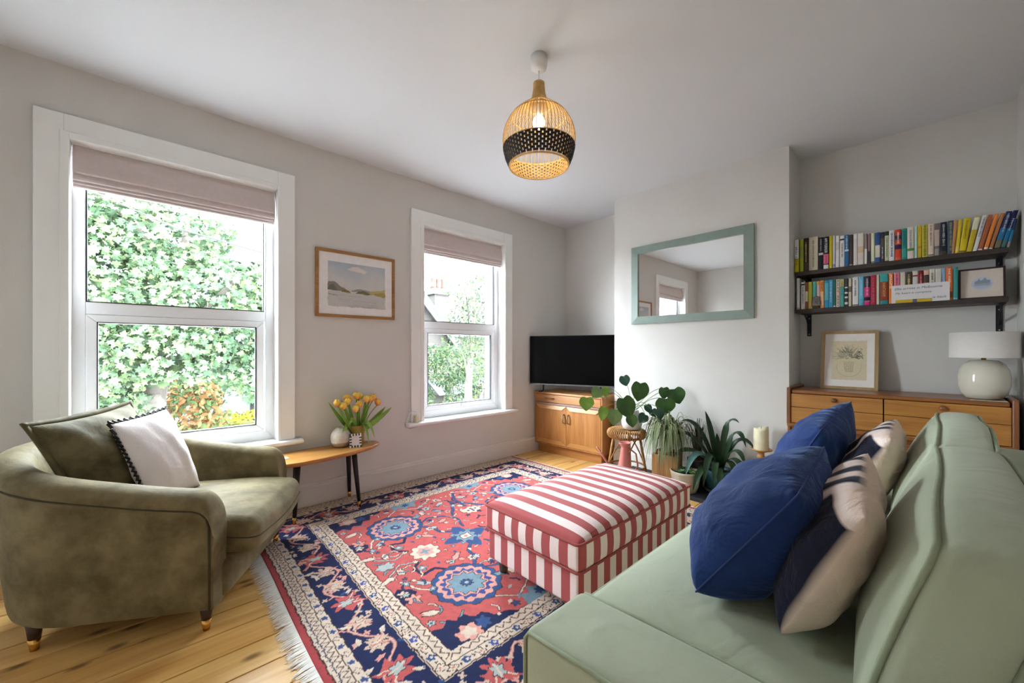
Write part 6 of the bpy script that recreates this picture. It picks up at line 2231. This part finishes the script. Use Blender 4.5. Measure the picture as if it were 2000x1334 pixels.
WHT, OFFW, CRM, BLK, YEL, LIM = S(226, 222, 220), S(212, 206, 198), S(206, 196, 174), S(30, 28, 32), S(206, 188, 28), S(168, 178, 36)
UP = [(0.747, 0.719, 0.25, 'white and yellow', YEL, [(0.42, 1.0, WHT)], ('skin care', S(30, 34, 60), 0.22, 0.78)),
      (0.714, 0.690, 0.245, 'lime green', LIM, [(0.42, 0.78, S(150, 160, 70))], None),
      (0.689, 0.660, 0.25, 'dark brown', S(44, 34, 28), [(0.02, 0.25, S(72, 66, 62))], (None, S(196, 178, 120), 0.12, 0.72)),
      (0.657, 0.603, 0.25, 'thick cream', CRM, [], (None, S(110, 104, 92), 0.1, 0.9)),
      (0.599, 0.571, 0.236, 'black with white emblem', BLK, [(0.45, 0.52, S(210, 210, 214))], (None, S(150, 150, 156), 0.05, 0.42)),
      (0.570, 0.539, 0.235, 'black and pink', BLK, [(0.16, 0.46, S(232, 110, 140)), (0.0, 0.13, WHT)], ('AMY POEHLER', S(236, 236, 236), 0.04, 0.50)),
      (0.536, 0.518, 0.235, 'thin bright yellow', YEL, [], None),
      (0.516, 0.502, 0.232, 'slim lavender white', S(214, 212, 228), [(0.03, 0.12, S(150, 130, 190))], None),
      (0.499, 0.479, 0.228, 'plain white', WHT, [(0.55, 0.8, S(206, 202, 196))], None),
      (0.476, 0.451, 0.224, 'white with black spot', WHT, [(0.85, 0.90, S(40, 36, 36))], (None, S(120, 110, 104), 0.25, 0.7)),
      (0.450, 0.426, 0.224, 'mid blue', S(46, 104, 152), [(0.48, 0.54, S(200, 220, 226))], (None, S(196, 220, 226), 0.03, 0.5)),
      (0.424, 0.405, 0.220, 'dark plum brown', S(72, 58, 56), [(0.02, 0.05, S(206, 170, 120))], None),
      (0.402, 0.380, 0.221, 'white and pale grey', WHT, [(0.15, 0.85, S(214, 208, 202))], None),
      (0.379, 0.347, 0.221, 'ivory with brown mark', S(216, 204, 194), [(0.38, 0.58, S(206, 180, 146))], None),
      (0.344, 0.329, 0.212, 'grey and white', S(150, 140, 138), [(0.0, 0.5, WHT)], None),
      (0.326, 0.312, 0.209, 'mauve and charcoal', S(150, 112, 122), [(0.0, 0.42, S(62, 64, 70))], None),
      (0.310, 0.291, 0.206, 'pale green with pink edge', S(212, 216, 186), [(0.02, 0.06, S(90, 110, 80))], None),
      (0.289, 0.263, 0.206, 'royal blue with cream panel', S(52, 84, 142), [(0.18, 0.58, S(214, 208, 188))], None),
      (0.262, 0.242, 0.203, 'deep purple', S(62, 52, 62), [(0.50, 0.8, S(88, 78, 74))], (None, S(210, 200, 206), 0.5, 0.9)),
      (0.241, 0.220, 0.204, 'dark green with pale panel', S(44, 64, 58), [(0.03, 0.86, S(200, 204, 170))], (None, S(92, 100, 76), 0.2, 0.85)),
      (0.220, 0.193, 0.206, 'white with blue lettering', WHT, [], (None, S(66, 62, 140), 0.08, 0.85)),
      (0.191, 0.161, 0.205, 'red and navy patterned', S(206, 66, 42), [(0.68, 0.80, S(36, 48, 92)), (0.36, 0.50, S(36, 40, 78)), (0.0, 0.1, S(214, 90, 56))], (None, S(226, 226, 220), 0.08, 0.45)),
      (0.159, 0.134, 0.204, 'teal', S(40, 140, 134), [(0.08, 0.36, S(60, 160, 150))], (None, S(20, 96, 98), 0.08, 0.55)),
      (0.133, 0.102, 0.208, 'white red-edged with green dot', S(222, 208, 200), [(0.25, 0.33, S(86, 148, 78))], (None, S(120, 130, 130), 0.1, 0.66)),
      (0.100, 0.086, 0.206, 'slim mint', S(178, 208, 196), [], None),
      (0.085, 0.067, 0.207, 'mustard yellow', S(208, 172, 36), [(0.30, 0.36, S(196, 130, 60))], None),
      (0.066, 0.040, 0.208, 'olive yellow', S(186, 176, 66), [(0.0, 0.04, S(220, 210, 120))], (None, S(98, 92, 30), 0.03, 0.97)),
      (0.039, 0.014, 0.208, 'pale peach', S(222, 202, 186), [(0.03, 0.06, S(80, 66, 58))], (None, S(140, 110, 92), 0.03, 0.7)),
      (0.012, -0.011, 0.204, 'grey brown photographic', S(116, 100, 98), [(0.30, 0.8, S(196, 174, 166)), (0.0, 0.22, S(150, 146, 142))], None),
      (-0.013, -0.043, 0.205, 'midnight blue with script', S(28, 32, 46), [(0.0, 0.12, S(66, 62, 58))], (None, S(196, 196, 200), 0.05, 0.72)),
      (-0.044, -0.071, 0.207, 'slate blue', S(66, 84, 108), [], (None, S(180, 170, 100), 0.06, 0.9))]
LEAN = [(-0.056, -0.073, -0.072, 0.204, 'tan', S(198, 140, 84), [], None), (-0.075, -0.091, -0.091, 0.205, 'slim golden yellow', S(214, 186, 40), [(0.05, 0.2, S(226, 206, 120))], None),
        (-0.091, -0.119, -0.113, 0.207, 'wide lemon yellow', S(212, 188, 24), [(0.02, 0.05, S(90, 70, 30))], (None, S(150, 120, 20), 0.08, 0.6)), (-0.121, -0.144, -0.153, 0.208, 'yellow with white panel', S(200, 176, 44), [(0.62, 0.97, S(226, 222, 190))], None),
        (-0.146, -0.164, -0.185, 0.208, 'white leaning', WHT, [], (None, S(90, 96, 120), 0.05, 0.6)), (-0.166, -0.185, -0.206, 0.207, 'terracotta with white stripe', S(176, 96, 62), [(0.0, 0.04, WHT)], None),
        (-0.188, -0.205, -0.231, 0.207, 'bright orange leaning', S(232, 134, 58), [(0.02, 0.07, WHT)], None), (-0.208, -0.224, -0.256, 0.206, 'brown striped', S(178, 116, 72), [(0.0, 0.03, WHT)], None),
        (-0.227, -0.251, -0.282, 0.210, 'navy and sea blue wide', S(30, 44, 92), [(0.22, 0.55, S(36, 112, 162)), (0.0, 0.22, S(112, 106, 84))], (None, S(206, 214, 226), 0.06, 0.6)),
        (-0.253, -0.272, -0.308, 0.210, 'navy travel guide marked Norway', S(26, 34, 78), [(0.22, 0.52, S(32, 112, 160)), (0.0, 0.22, S(66, 110, 110))], ('Norway', S(226, 230, 236), 0.22, 0.55)),
        (-0.274, -0.286, -0.316, 0.160, 'short blue guidebook', S(34, 60, 106), [(0.2, 0.6, S(40, 124, 170)), (0.0, 0.2, S(150, 140, 140))], None)]
LO = [(0.7340, 0.714, 0.238, 'tall white', S(218, 214, 216), [(0.02, 0.06, S(190, 180, 180))], None), (0.706, 0.681, 0.206, 'white with black mark', WHT, [(0.88, 0.93, BLK)], (None, S(70, 70, 80), 0.15, 0.8)),
      (0.680, 0.662, 0.201, 'brown with cream label', S(140, 82, 58), [(0.28, 0.66, S(214, 204, 170))], None), (0.661, 0.638, 0.202, 'lime yellow', S(196, 192, 74), [(0.0, 0.3, S(206, 176, 110))], None),
      (0.634, 0.614, 0.202, 'aqua', S(92, 184, 178), [], None), (0.610, 0.591, 0.200, 'pink and orange', S(214, 184, 186), [(0.88, 1.0, S(238, 160, 60)), (0.0, 0.1, S(214, 90, 40))], None),
      (0.590, 0.567, 0.204, 'orange marked The Party', S(238, 150, 78), [(0.1, 0.6, S(240, 190, 136))], ('THE PARTY', S(80, 44, 24), 0.05, 0.40)), (0.564, 0.540, 0.201, 'cyan blue with pale panel', S(42, 146, 188), [(0.28, 0.9, S(100, 180, 196))], None),
      (0.539, 0.514, 0.202, 'sky blue', S(68, 152, 188), [], (None, S(196, 224, 236), 0.05, 0.8)), (0.513, 0.499, 0.200, 'slim dark green', S(46, 104, 92), [(0.02, 0.06, WHT)], None),
      (0.497, 0.476, 0.201, 'cream marked Kiley Reid', S(222, 206, 188), [(0.28, 0.66, S(226, 186, 176))], ('KILEY  REID', S(70, 60, 54), 0.04, 0.96)), (0.475, 0.453, 0.201, 'turquoise', S(88, 172, 160), [(0.72, 0.98, S(206, 190, 110))], (None, S(30, 80, 120), 0.05, 0.6)),
      (0.450, 0.431, 0.199, 'black and white patterned', S(62, 66, 68), [(0.08, 0.16, WHT), (0.30, 0.36, WHT), (0.46, 0.52, WHT), (0.66, 0.70, WHT)], None), (0.428, 0.412, 0.196, 'cream with dark picture', S(206, 194, 172), [(0.52, 0.72, S(110, 100, 88))], None),
      (0.407, 0.376, 0.202, 'broad white', WHT, [(0.02, 0.05, BLK)], (None, S(60, 64, 80), 0.1, 0.65)), (0.374, 0.347, 0.202, 'pale sky blue', S(112, 182, 214), [(0.0, 0.25, S(96, 172, 196))], (None, S(190, 216, 236), 0.05, 0.65)),
      (0.345, 0.314, 0.201, 'black and hot pink', S(44, 36, 52), [(0.28, 0.62, S(214, 44, 122)), (0.0, 0.16, S(220, 40, 130)), (0.12, 0.16, WHT)], (None, S(240, 206, 224), 0.08, 0.66)), (0.312, 0.283, 0.204, 'crimson', S(172, 42, 66), [], (None, S(206, 110, 120), 0.1, 0.9)),
      (0.282, 0.267, 0.203, 'slim ivory', S(212, 206, 186), [], None), (0.264, 0.224, 0.205, 'teal and rust marked Shantaram', S(150, 62, 40), [(0.74, 1.0, S(60, 160, 158)), (0.0, 0.12, S(40, 146, 150))], ('SHANTARAM', S(226, 190, 110), 0.28, 0.74)),
      (0.221, 0.199, 0.203, 'orange marked Magpie', S(226, 122, 42), [], ('MAGPIE', S(240, 226, 214), 0.05, 0.5)), (0.196, 0.168, 0.203, 'rose pink', S(222, 126, 150), [], (None, S(130, 40, 84), 0.05, 0.6)),
      (0.166, 0.142, 0.204, 'plain ivory', S(212, 206, 190), [], None), (0.141, 0.111, 0.202, 'dark with gold lettering', S(74, 62, 46), [], (None, S(236, 220, 140), 0.08, 0.7)),
      (0.109, 0.084, 0.203, 'off-white with red seal', S(210, 206, 198), [(0.82, 0.87, S(150, 60, 50))], None), (0.083, 0.059, 0.202, 'dark red with pink stripe', S(122, 22, 32), [], (None, S(226, 150, 150), 0.1, 0.6)),
      (0.058, 0.034, 0.201, 'pink and black illustrated', S(226, 182, 160), [(0.60, 0.85, S(70, 60, 54))], None), (0.033, 0.009, 0.204, 'white with bold black title', S(220, 214, 200), [], (None, S(50, 48, 48), 0.12, 0.6)),
      (0.007, -0.019, 0.202, 'plain off-white', S(208, 204, 196), [], None), (-0.021, -0.037, 0.203, 'slim powder blue', S(144, 172, 206), [], None),
      (-0.038, -0.066, 0.206, 'vivid orange', S(226, 104, 36), [(0.08, 0.26, S(120, 70, 40))], (None, S(240, 230, 220), 0.05, 0.6)), (-0.068, -0.088, 0.202, 'sea green', S(62, 150, 148), [(0.02, 0.06, S(150, 200, 196))], None)]
need_text([(q[-1][0], 0.0) for q in UP + LEAN + LO if q[-1] and q[-1][0]] + [('YES PLEASE', 0.0)] + [(q, 0.25) for q in ('Ellie arrives in Melbourne', 'My heart is complete', 'is back')])
M_paper = mat('book_pages', S(222, 212, 192), rough=0.9, var=0.06, vscale=6, vstretch=(1, 60, 1))
BM = {}


def cmat(c):
    k = tuple(round(q, 4) for q in c)
    if k not in BM:
        BM[k] = mat('book_cloth_%d' % len(BM), c, rough=0.5, var=0.04, vscale=30, spec=0.3)
    return BM[k]


def book(y0_, y1_, h, base, bands, title, zt, label, group, lean=0.0, front=3.662, dep=0.132):
    wd = abs(y0_ - y1_)
    t = thing('book', label, 'book', (front, y1_, zt + 0.0003), (lean, 0, 0), group=group)
    th = min(0.0022, wd * 0.12)
    b = MB()
    b.prism([(0.0, 0.0), (0.0, th)] + [(-0.0, th)], 0, h, lambda p, q, hh: (p, q, hh)) if False else None
    sp = [(0.003, 0.0004), (0.0006, wd * 0.2), (0.0, wd * 0.5), (0.0006, wd * 0.8), (0.003, wd - 0.0004), (dep, wd - 0.0004), (dep, wd - th), (0.006, wd - th), (0.004, wd * 0.5), (0.006, th), (dep, th), (dep, 0.0004)]
    b.prism(list(reversed(sp)), 0, h, lambda p, q, hh: (p, q, hh))
    b.build('cover', cmat(base), t)
    MB().box(0.0065, dep - 0.003, th, wd - th, 0.002, h - 0.003).build('pages', M_paper, t)
    for (f0, f1, c) in bands:
        q = [(0.0026, 0.0006), (0.0002, wd * 0.2), (-0.0004, wd * 0.5), (0.0002, wd * 0.8), (0.0026, wd - 0.0006), (0.003, wd - 0.001), (0.0012, wd * 0.5), (0.003, 0.001)]
        MB().prism(list(reversed(q)), max(h * f0, 0.0004), min(h * f1, h - 0.0004), lambda p, q_, hh: (p, q_, hh)).build('spine_band', cmat(c), t)
    if title:
        body, tc, f0, f1 = title
        ztop = h * (1 - f0)
        ln = h * (f1 - f0)
        zc = ztop - ln / 2
        if body is None:
            rr = random.Random(int(wd * 1e5) + int(h * 1e4))
            b = MB()
            z_ = ztop
            hh_ = min(wd * 0.42, 0.012)
            while z_ > ztop - ln:
                l_ = rr.uniform(0.0016, 0.0034)
                if rr.random() > 0.16:
                    h2 = hh_ * rr.choice((0.5, 0.5, 0.8, 1.0))
                    b.box(-0.0008, -0.0002, wd / 2 - h2 / 2, wd / 2 + h2 / 2, z_ - l_ * 0.55, z_)
                    if rr.random() < 0.5:
                        b.box(-0.0008, -0.0002, wd / 2 - h2 / 2, wd / 2 - h2 / 2 + 0.0012, z_ - l_ * 0.9, z_ - l_ * 0.55)
                z_ -= l_
            b.build('illegible_title', cmat(tc), t)
            return t
        put_text('title', body, lambda a, b_: (-0.0010 + 0.0010 * abs(b_ / (wd * 0.5)) ** 2, wd / 2 - b_, zc - a), ln, min(wd * 0.52, 0.016), cmat(tc), t)
    if title and title[0] == 'AMY POEHLER':
        put_text('subtitle', 'YES PLEASE', lambda a, b_: (-0.0010 + 0.0010 * abs(b_ / (wd * 0.5)) ** 2, wd / 2 - b_, h * 0.31 - a), h * 0.26, min(wd * 0.42, 0.013), cmat(S(120, 30, 60)), t)
    return t


def lean_angle(h, shift):
    return math.asin(max(0, min(0.6, shift / h)))


lists = ((UP, 1.745, 'upper'), (LO, 1.460, 'lower'))
for rows, zt, nm in lists:
    descs = [q[3] for q in rows]
    if nm == 'upper':
        descs = descs + [LEAN[0][4]]
    for i, q in enumerate(rows):
        lf = ('after ' + descs[i - 1]) if i else 'at the left end'
        lab = '%s book, %s shelf, %s%s' % (descs[i], nm, lf, ' one' if i else '')
        book(q[0], q[1], q[2], q[4], q[5], q[6], zt, lab, 'books on the %s wall shelf' % nm)
prev = UP[-1][3]
NL = len(LEAN)
yb_ = -0.073
ang_ = 0.0
for i, q in enumerate(LEAN):
    a_ = lean_angle(0.205, [0.016, 0.016, 0.022, 0.033, 0.039, 0.041, 0.043, 0.046, 0.046, 0.046, 0.038][i])
    wd = q[0] - q[1]
    yb_ = q[1]
    book(q[0], q[1], q[3], q[5], q[6], q[7], 1.745, '%s leaning book, upper shelf, after %s one' % (q[4].replace(' leaning', ''), prev.replace(' leaning', '')), 'books on the upper wall shelf', lean=a_)
    prev = q[4]

# framed print, card, ruler and ornaments on the lower shelf
t = thing('shelf_print', 'dark framed oval print at the right end of lower shelf', 'picture', (3.690, -0.183, 1.4603), (0, R(6), 0))
W_, H_ = 0.184, 0.188
M_mahog = mat('mahogany', S(58, 34, 34), rough=0.4, var=0.15, vscale=20)
for (ya, yb, za, zb) in ((-W_ / 2, W_ / 2, 0, 0.009), (-W_ / 2, W_ / 2, H_ - 0.009, H_), (-W_ / 2, -W_ / 2 + 0.009, 0.009, H_ - 0.009), (W_ / 2 - 0.009, W_ / 2, 0.009, H_ - 0.009)):
    MB().box(0.0, 0.014, ya, yb, za, zb).build('frame_bar', M_mahog, t)
PS = Painter(0, 1, 0, 1, 110, 110, S(222, 208, 196), warp=0.003, wl=0.1)
PS.flower(0.52, 0.50, 0.25, 2, 0.03, S(196, 204, 220), sq=0.95)
PS.flower(0.52, 0.47, 0.21, 2, 0.05, S(186, 192, 206), sq=0.7)
PS.poly([(0.34, 0.42), (0.34, 0.58), (0.40, 0.60), (0.44, 0.68), (0.48, 0.60), (0.53, 0.62), (0.58, 0.70), (0.63, 0.62), (0.70, 0.60), (0.70, 0.42)], S(140, 150, 168))
PS.poly([(0.34, 0.50), (0.70, 0.50), (0.70, 0.42), (0.34, 0.42)], S(160, 168, 182))
PS.mesh('print', M_print, lambda X_, Y_: np.stack([np.full_like(X_, 0.005), (W_ / 2 - 0.008) - X_ * (W_ - 0.016), 0.008 + Y_ * (H_ - 0.016)], 1), t)
MB().box(0.006, 0.012, -W_ / 2 + 0.0092, W_ / 2 - 0.0092, 0.0092, H_ - 0.0092).build('backing', M_mahog, t)

t = thing('handwritten_card', 'white card with handwriting propped against lower shelf books', 'card', (3.6545, 0.077, 1.4603), (0, R(3.0), 0))
MB().box(0.0, 0.0012, -0.131, 0.131, 0.0, 0.118).build('card', mat('card_stock', S(224, 220, 222), rough=0.7, var=0.02, vscale=20), t)
M_inkp = mat('handwriting_ink', S(44, 46, 58), rough=0.6, var=0.05)
for body, yl, z_, ln, hh in (('Ellie arrives in Melbourne', 0.115, 0.094, 0.215, 0.015), ('My heart is complete', 0.112, 0.062, 0.165, 0.016), ('is back', -0.058, 0.026, 0.060, 0.014)):
    put_text('handwriting', body, lambda a, b_, yl=yl, z_=z_, ln=ln: (-0.0004, yl - ln / 2 - a, z_ + b_ + 0.00 * a), ln, hh, M_inkp, t, shear=0.25)
t = thing('folding_rule', 'yellow folding ruler with grey clip before the handwritten card', 'ruler', (3.650, 0.105, 1.4603))
MB().box(3.6488, 3.6535, 0.024, 0.187, 1.4603, 1.4805).build('rule', mat('yellow_lacquer', S(206, 172, 40), rough=0.4, var=0.08, vscale=30), t, bevel=0.001)
MB().box(3.6482, 3.6538, 0.088, 0.108, 1.4603, 1.4810).build('clip', mat('grey_blue_clip', S(92, 96, 124), rough=0.4, var=0.05), t)
M_pew = mat('carved_pewter', S(120, 108, 102), rough=0.5, var=0.5, vscale=60, bump=0.8, bscale=90)
t = thing('figurine', 'small carved grey figurine before books on lower shelf', 'ornament', (3.6555, 0.612, 1.4603))
MB().lathe([(0.005, 0.018), (0.0075, 0.022), (0.0075, 0.05), (0.0055, 0.062), (0.0065, 0.075), (0.0055, 0.085), (0.002, 0.09)], 16, (3.6558, 0.612, 1.4603), wob=lambda a_, z_: 1 + 0.12 * math.sin(3 * a_)).build('figure', M_pew, t, smooth=True)
b = MB()
for k in range(16):
    pass
sc_ = t.children[0]
sc_.data.transform(Matrix.Translation((3.6555, 0.612, 0)) @ Matrix.Diagonal((0.8, 3.6, 1, 1)) @ Matrix.Translation((-3.6558, -0.612, 0)))
MB().box(3.6503, 3.6612, 0.592, 0.632, 1.4603, 1.4785).build('stand', M_mahog, t, bevel=0.001)
tag(MB().box(3.6490, 3.6600, 0.633, 0.6495, 1.4603, 1.4770).build('gold_box', mat('old_gold', S(176, 148, 76), rough=0.4, metal=0.5, var=0.2, vscale=60), bevel=0.001), 'tiny gold box beside the carved figurine on lower shelf', 'box')

# ================================================================ pendant lamp
plx, ply = 1.502, 1.405
M_cane = mat('pale_cane', S(224, 184, 120), rough=0.5, var=0.15, vscale=30, spec=0.3)
M_ceram = mat('white_plastic', S(236, 234, 232), rough=0.4, var=0.02)
M_weave = mat('black_weave', S(40, 34, 30), rough=0.6, var=0.2, vscale=50)
t = thing('pendant_lamp', 'woven rattan pendant lamp with dark band hanging from ceiling', 'lamp', (plx, ply, 2.03))
MB().lathe([(0.043, -0.0), (0.043, -0.045), (0.040, -0.062), (0.020, -0.072), (0.006, -0.074)], 32, (plx, ply, CH)).build('ceiling_rose', M_ceram, t, smooth=True)
MB().tube([(plx, ply, CH - 0.07), (plx, ply, 2.40)], 0.0032, 8).build('cord', M_ceram, t, smooth=True)
SH = [(0.026, 2.530), (0.028, 2.510), (0.031, 2.480), (0.038, 2.450), (0.055, 2.425), (0.090, 2.400), (0.127, 2.370), (0.156, 2.335), (0.176, 2.295), (0.185, 2.255), (0.186, 2.225), (0.181, 2.185), (0.171, 2.145), (0.152, 2.100)]


def shr(z):
    for (r0, z0_), (r1, z1_) in zip(SH[:-1], SH[1:]):
        if z0_ >= z >= z1_:
            f_ = (z0_ - z) / (z0_ - z1_)
            return r0 + (r1 - r0) * f_
    return SH[-1][0]


NR = 64
b = MB()
for k in range(NR):
    a_ = 2 * math.pi * k / NR
    b.tube([(plx + r_ * math.cos(a_), ply + r_ * math.sin(a_), z_) for r_, z_ in SH], 0.0020, 4)
b.build('ribs', M_cane, t, smooth=True, kind='stuff')
for z_, rr in ((2.528, 0.004), (2.415, 0.003), (2.355, 0.0035), (2.198, 0.0035), (2.100, 0.0045)):
    r_ = shr(z_)
    MB().tube([(plx + r_ * math.cos(2 * math.pi * k / 48), ply + r_ * math.sin(2 * math.pi * k / 48), z_) for k in range(48)], rr, 6, closed=True).build('hoop', M_cane, t, smooth=True)
b = MB()
rows = 9
for r_ in range(rows):
    za = 2.195 - (2.195 - 2.106) * r_ / rows
    zb = za - 0.0086
    for k in range(NR // 2):
        a0 = 2 * math.pi * (2 * k + (r_ % 2)) / NR
        a1 = a0 + 2 * math.pi * 1.35 / NR
        vs_ = []
        for zz in (za, zb):
            for aa in (a0 - 0.012, (a0 + a1) / 2, a1 + 0.012):
                ro = shr(zz) + 0.0042
                vs_.append((plx + ro * math.cos(aa), ply + ro * math.sin(aa), zz))
        for zz in (za, zb):
            for aa in (a0 - 0.012, (a0 + a1) / 2, a1 + 0.012):
                ro = shr(zz) + 0.0018
                vs_.append((plx + ro * math.cos(aa), ply + ro * math.sin(aa), zz))
        b.add(vs_, [(0, 3, 4, 1), (1, 4, 5, 2), (6, 7, 10, 9), (7, 8, 11, 10), (0, 1, 7, 6), (1, 2, 8, 7), (3, 9, 10, 4), (4, 10, 11, 5), (0, 6, 9, 3), (2, 5, 11, 8)])
b.build('woven_band', M_weave, t, kind='stuff')
b = MB()
for r_ in range(rows):
    za = 2.195 - (2.195 - 2.106) * r_ / rows
    for k in range(NR // 2):
        a0 = 2 * math.pi * (2 * k + (r_ % 2)) / NR - 0.012
        a1 = a0 + 2 * math.pi * 1.35 / NR + 0.024
        vs_ = []
        for ro in (-0.0026, -0.0038):
            for zz in (za, za - 0.0080):
                for aa in (a0, a1):
                    vs_.append((plx + (shr(zz) + ro) * math.cos(aa), ply + (shr(zz) + ro) * math.sin(aa), zz))
        b.add(vs_, [(0, 1, 3, 2), (4, 6, 7, 5), (0, 4, 5, 1), (2, 3, 7, 6), (0, 2, 6, 4), (1, 5, 7, 3)])
b.build('inner_weave', M_cane, t, kind='stuff')
MB().lathe([(0.014, 0), (0.017, 0.004), (0.017, 0.05), (0.010, 0.06)], 16, (plx, ply, 2.362)).build('bulb_holder', M_ceram, t, smooth=True)
MB().lathe([(0.004, -0.036), (0.018, -0.033), (0.028, -0.020), (0.032, 0.0), (0.028, 0.018), (0.018, 0.03), (0.013, 0.036)], 24, (plx, ply, 2.326)).build('bulb', mat('lit_bulb', S(255, 240, 214), rough=0.3, emit=(1.0, 0.86, 0.62), estr=3.0), t, smooth=True)
bl = bpy.data.lights.new('bulb_light', 'POINT')
bl.energy = BULB
bl.color = (1.0, 0.86, 0.66)
bl.shadow_soft_size = 0.04
bo = bpy.data.objects.new('bulb_light', bl)
COL.objects.link(bo)
bo.location = (plx, ply, 2.262)
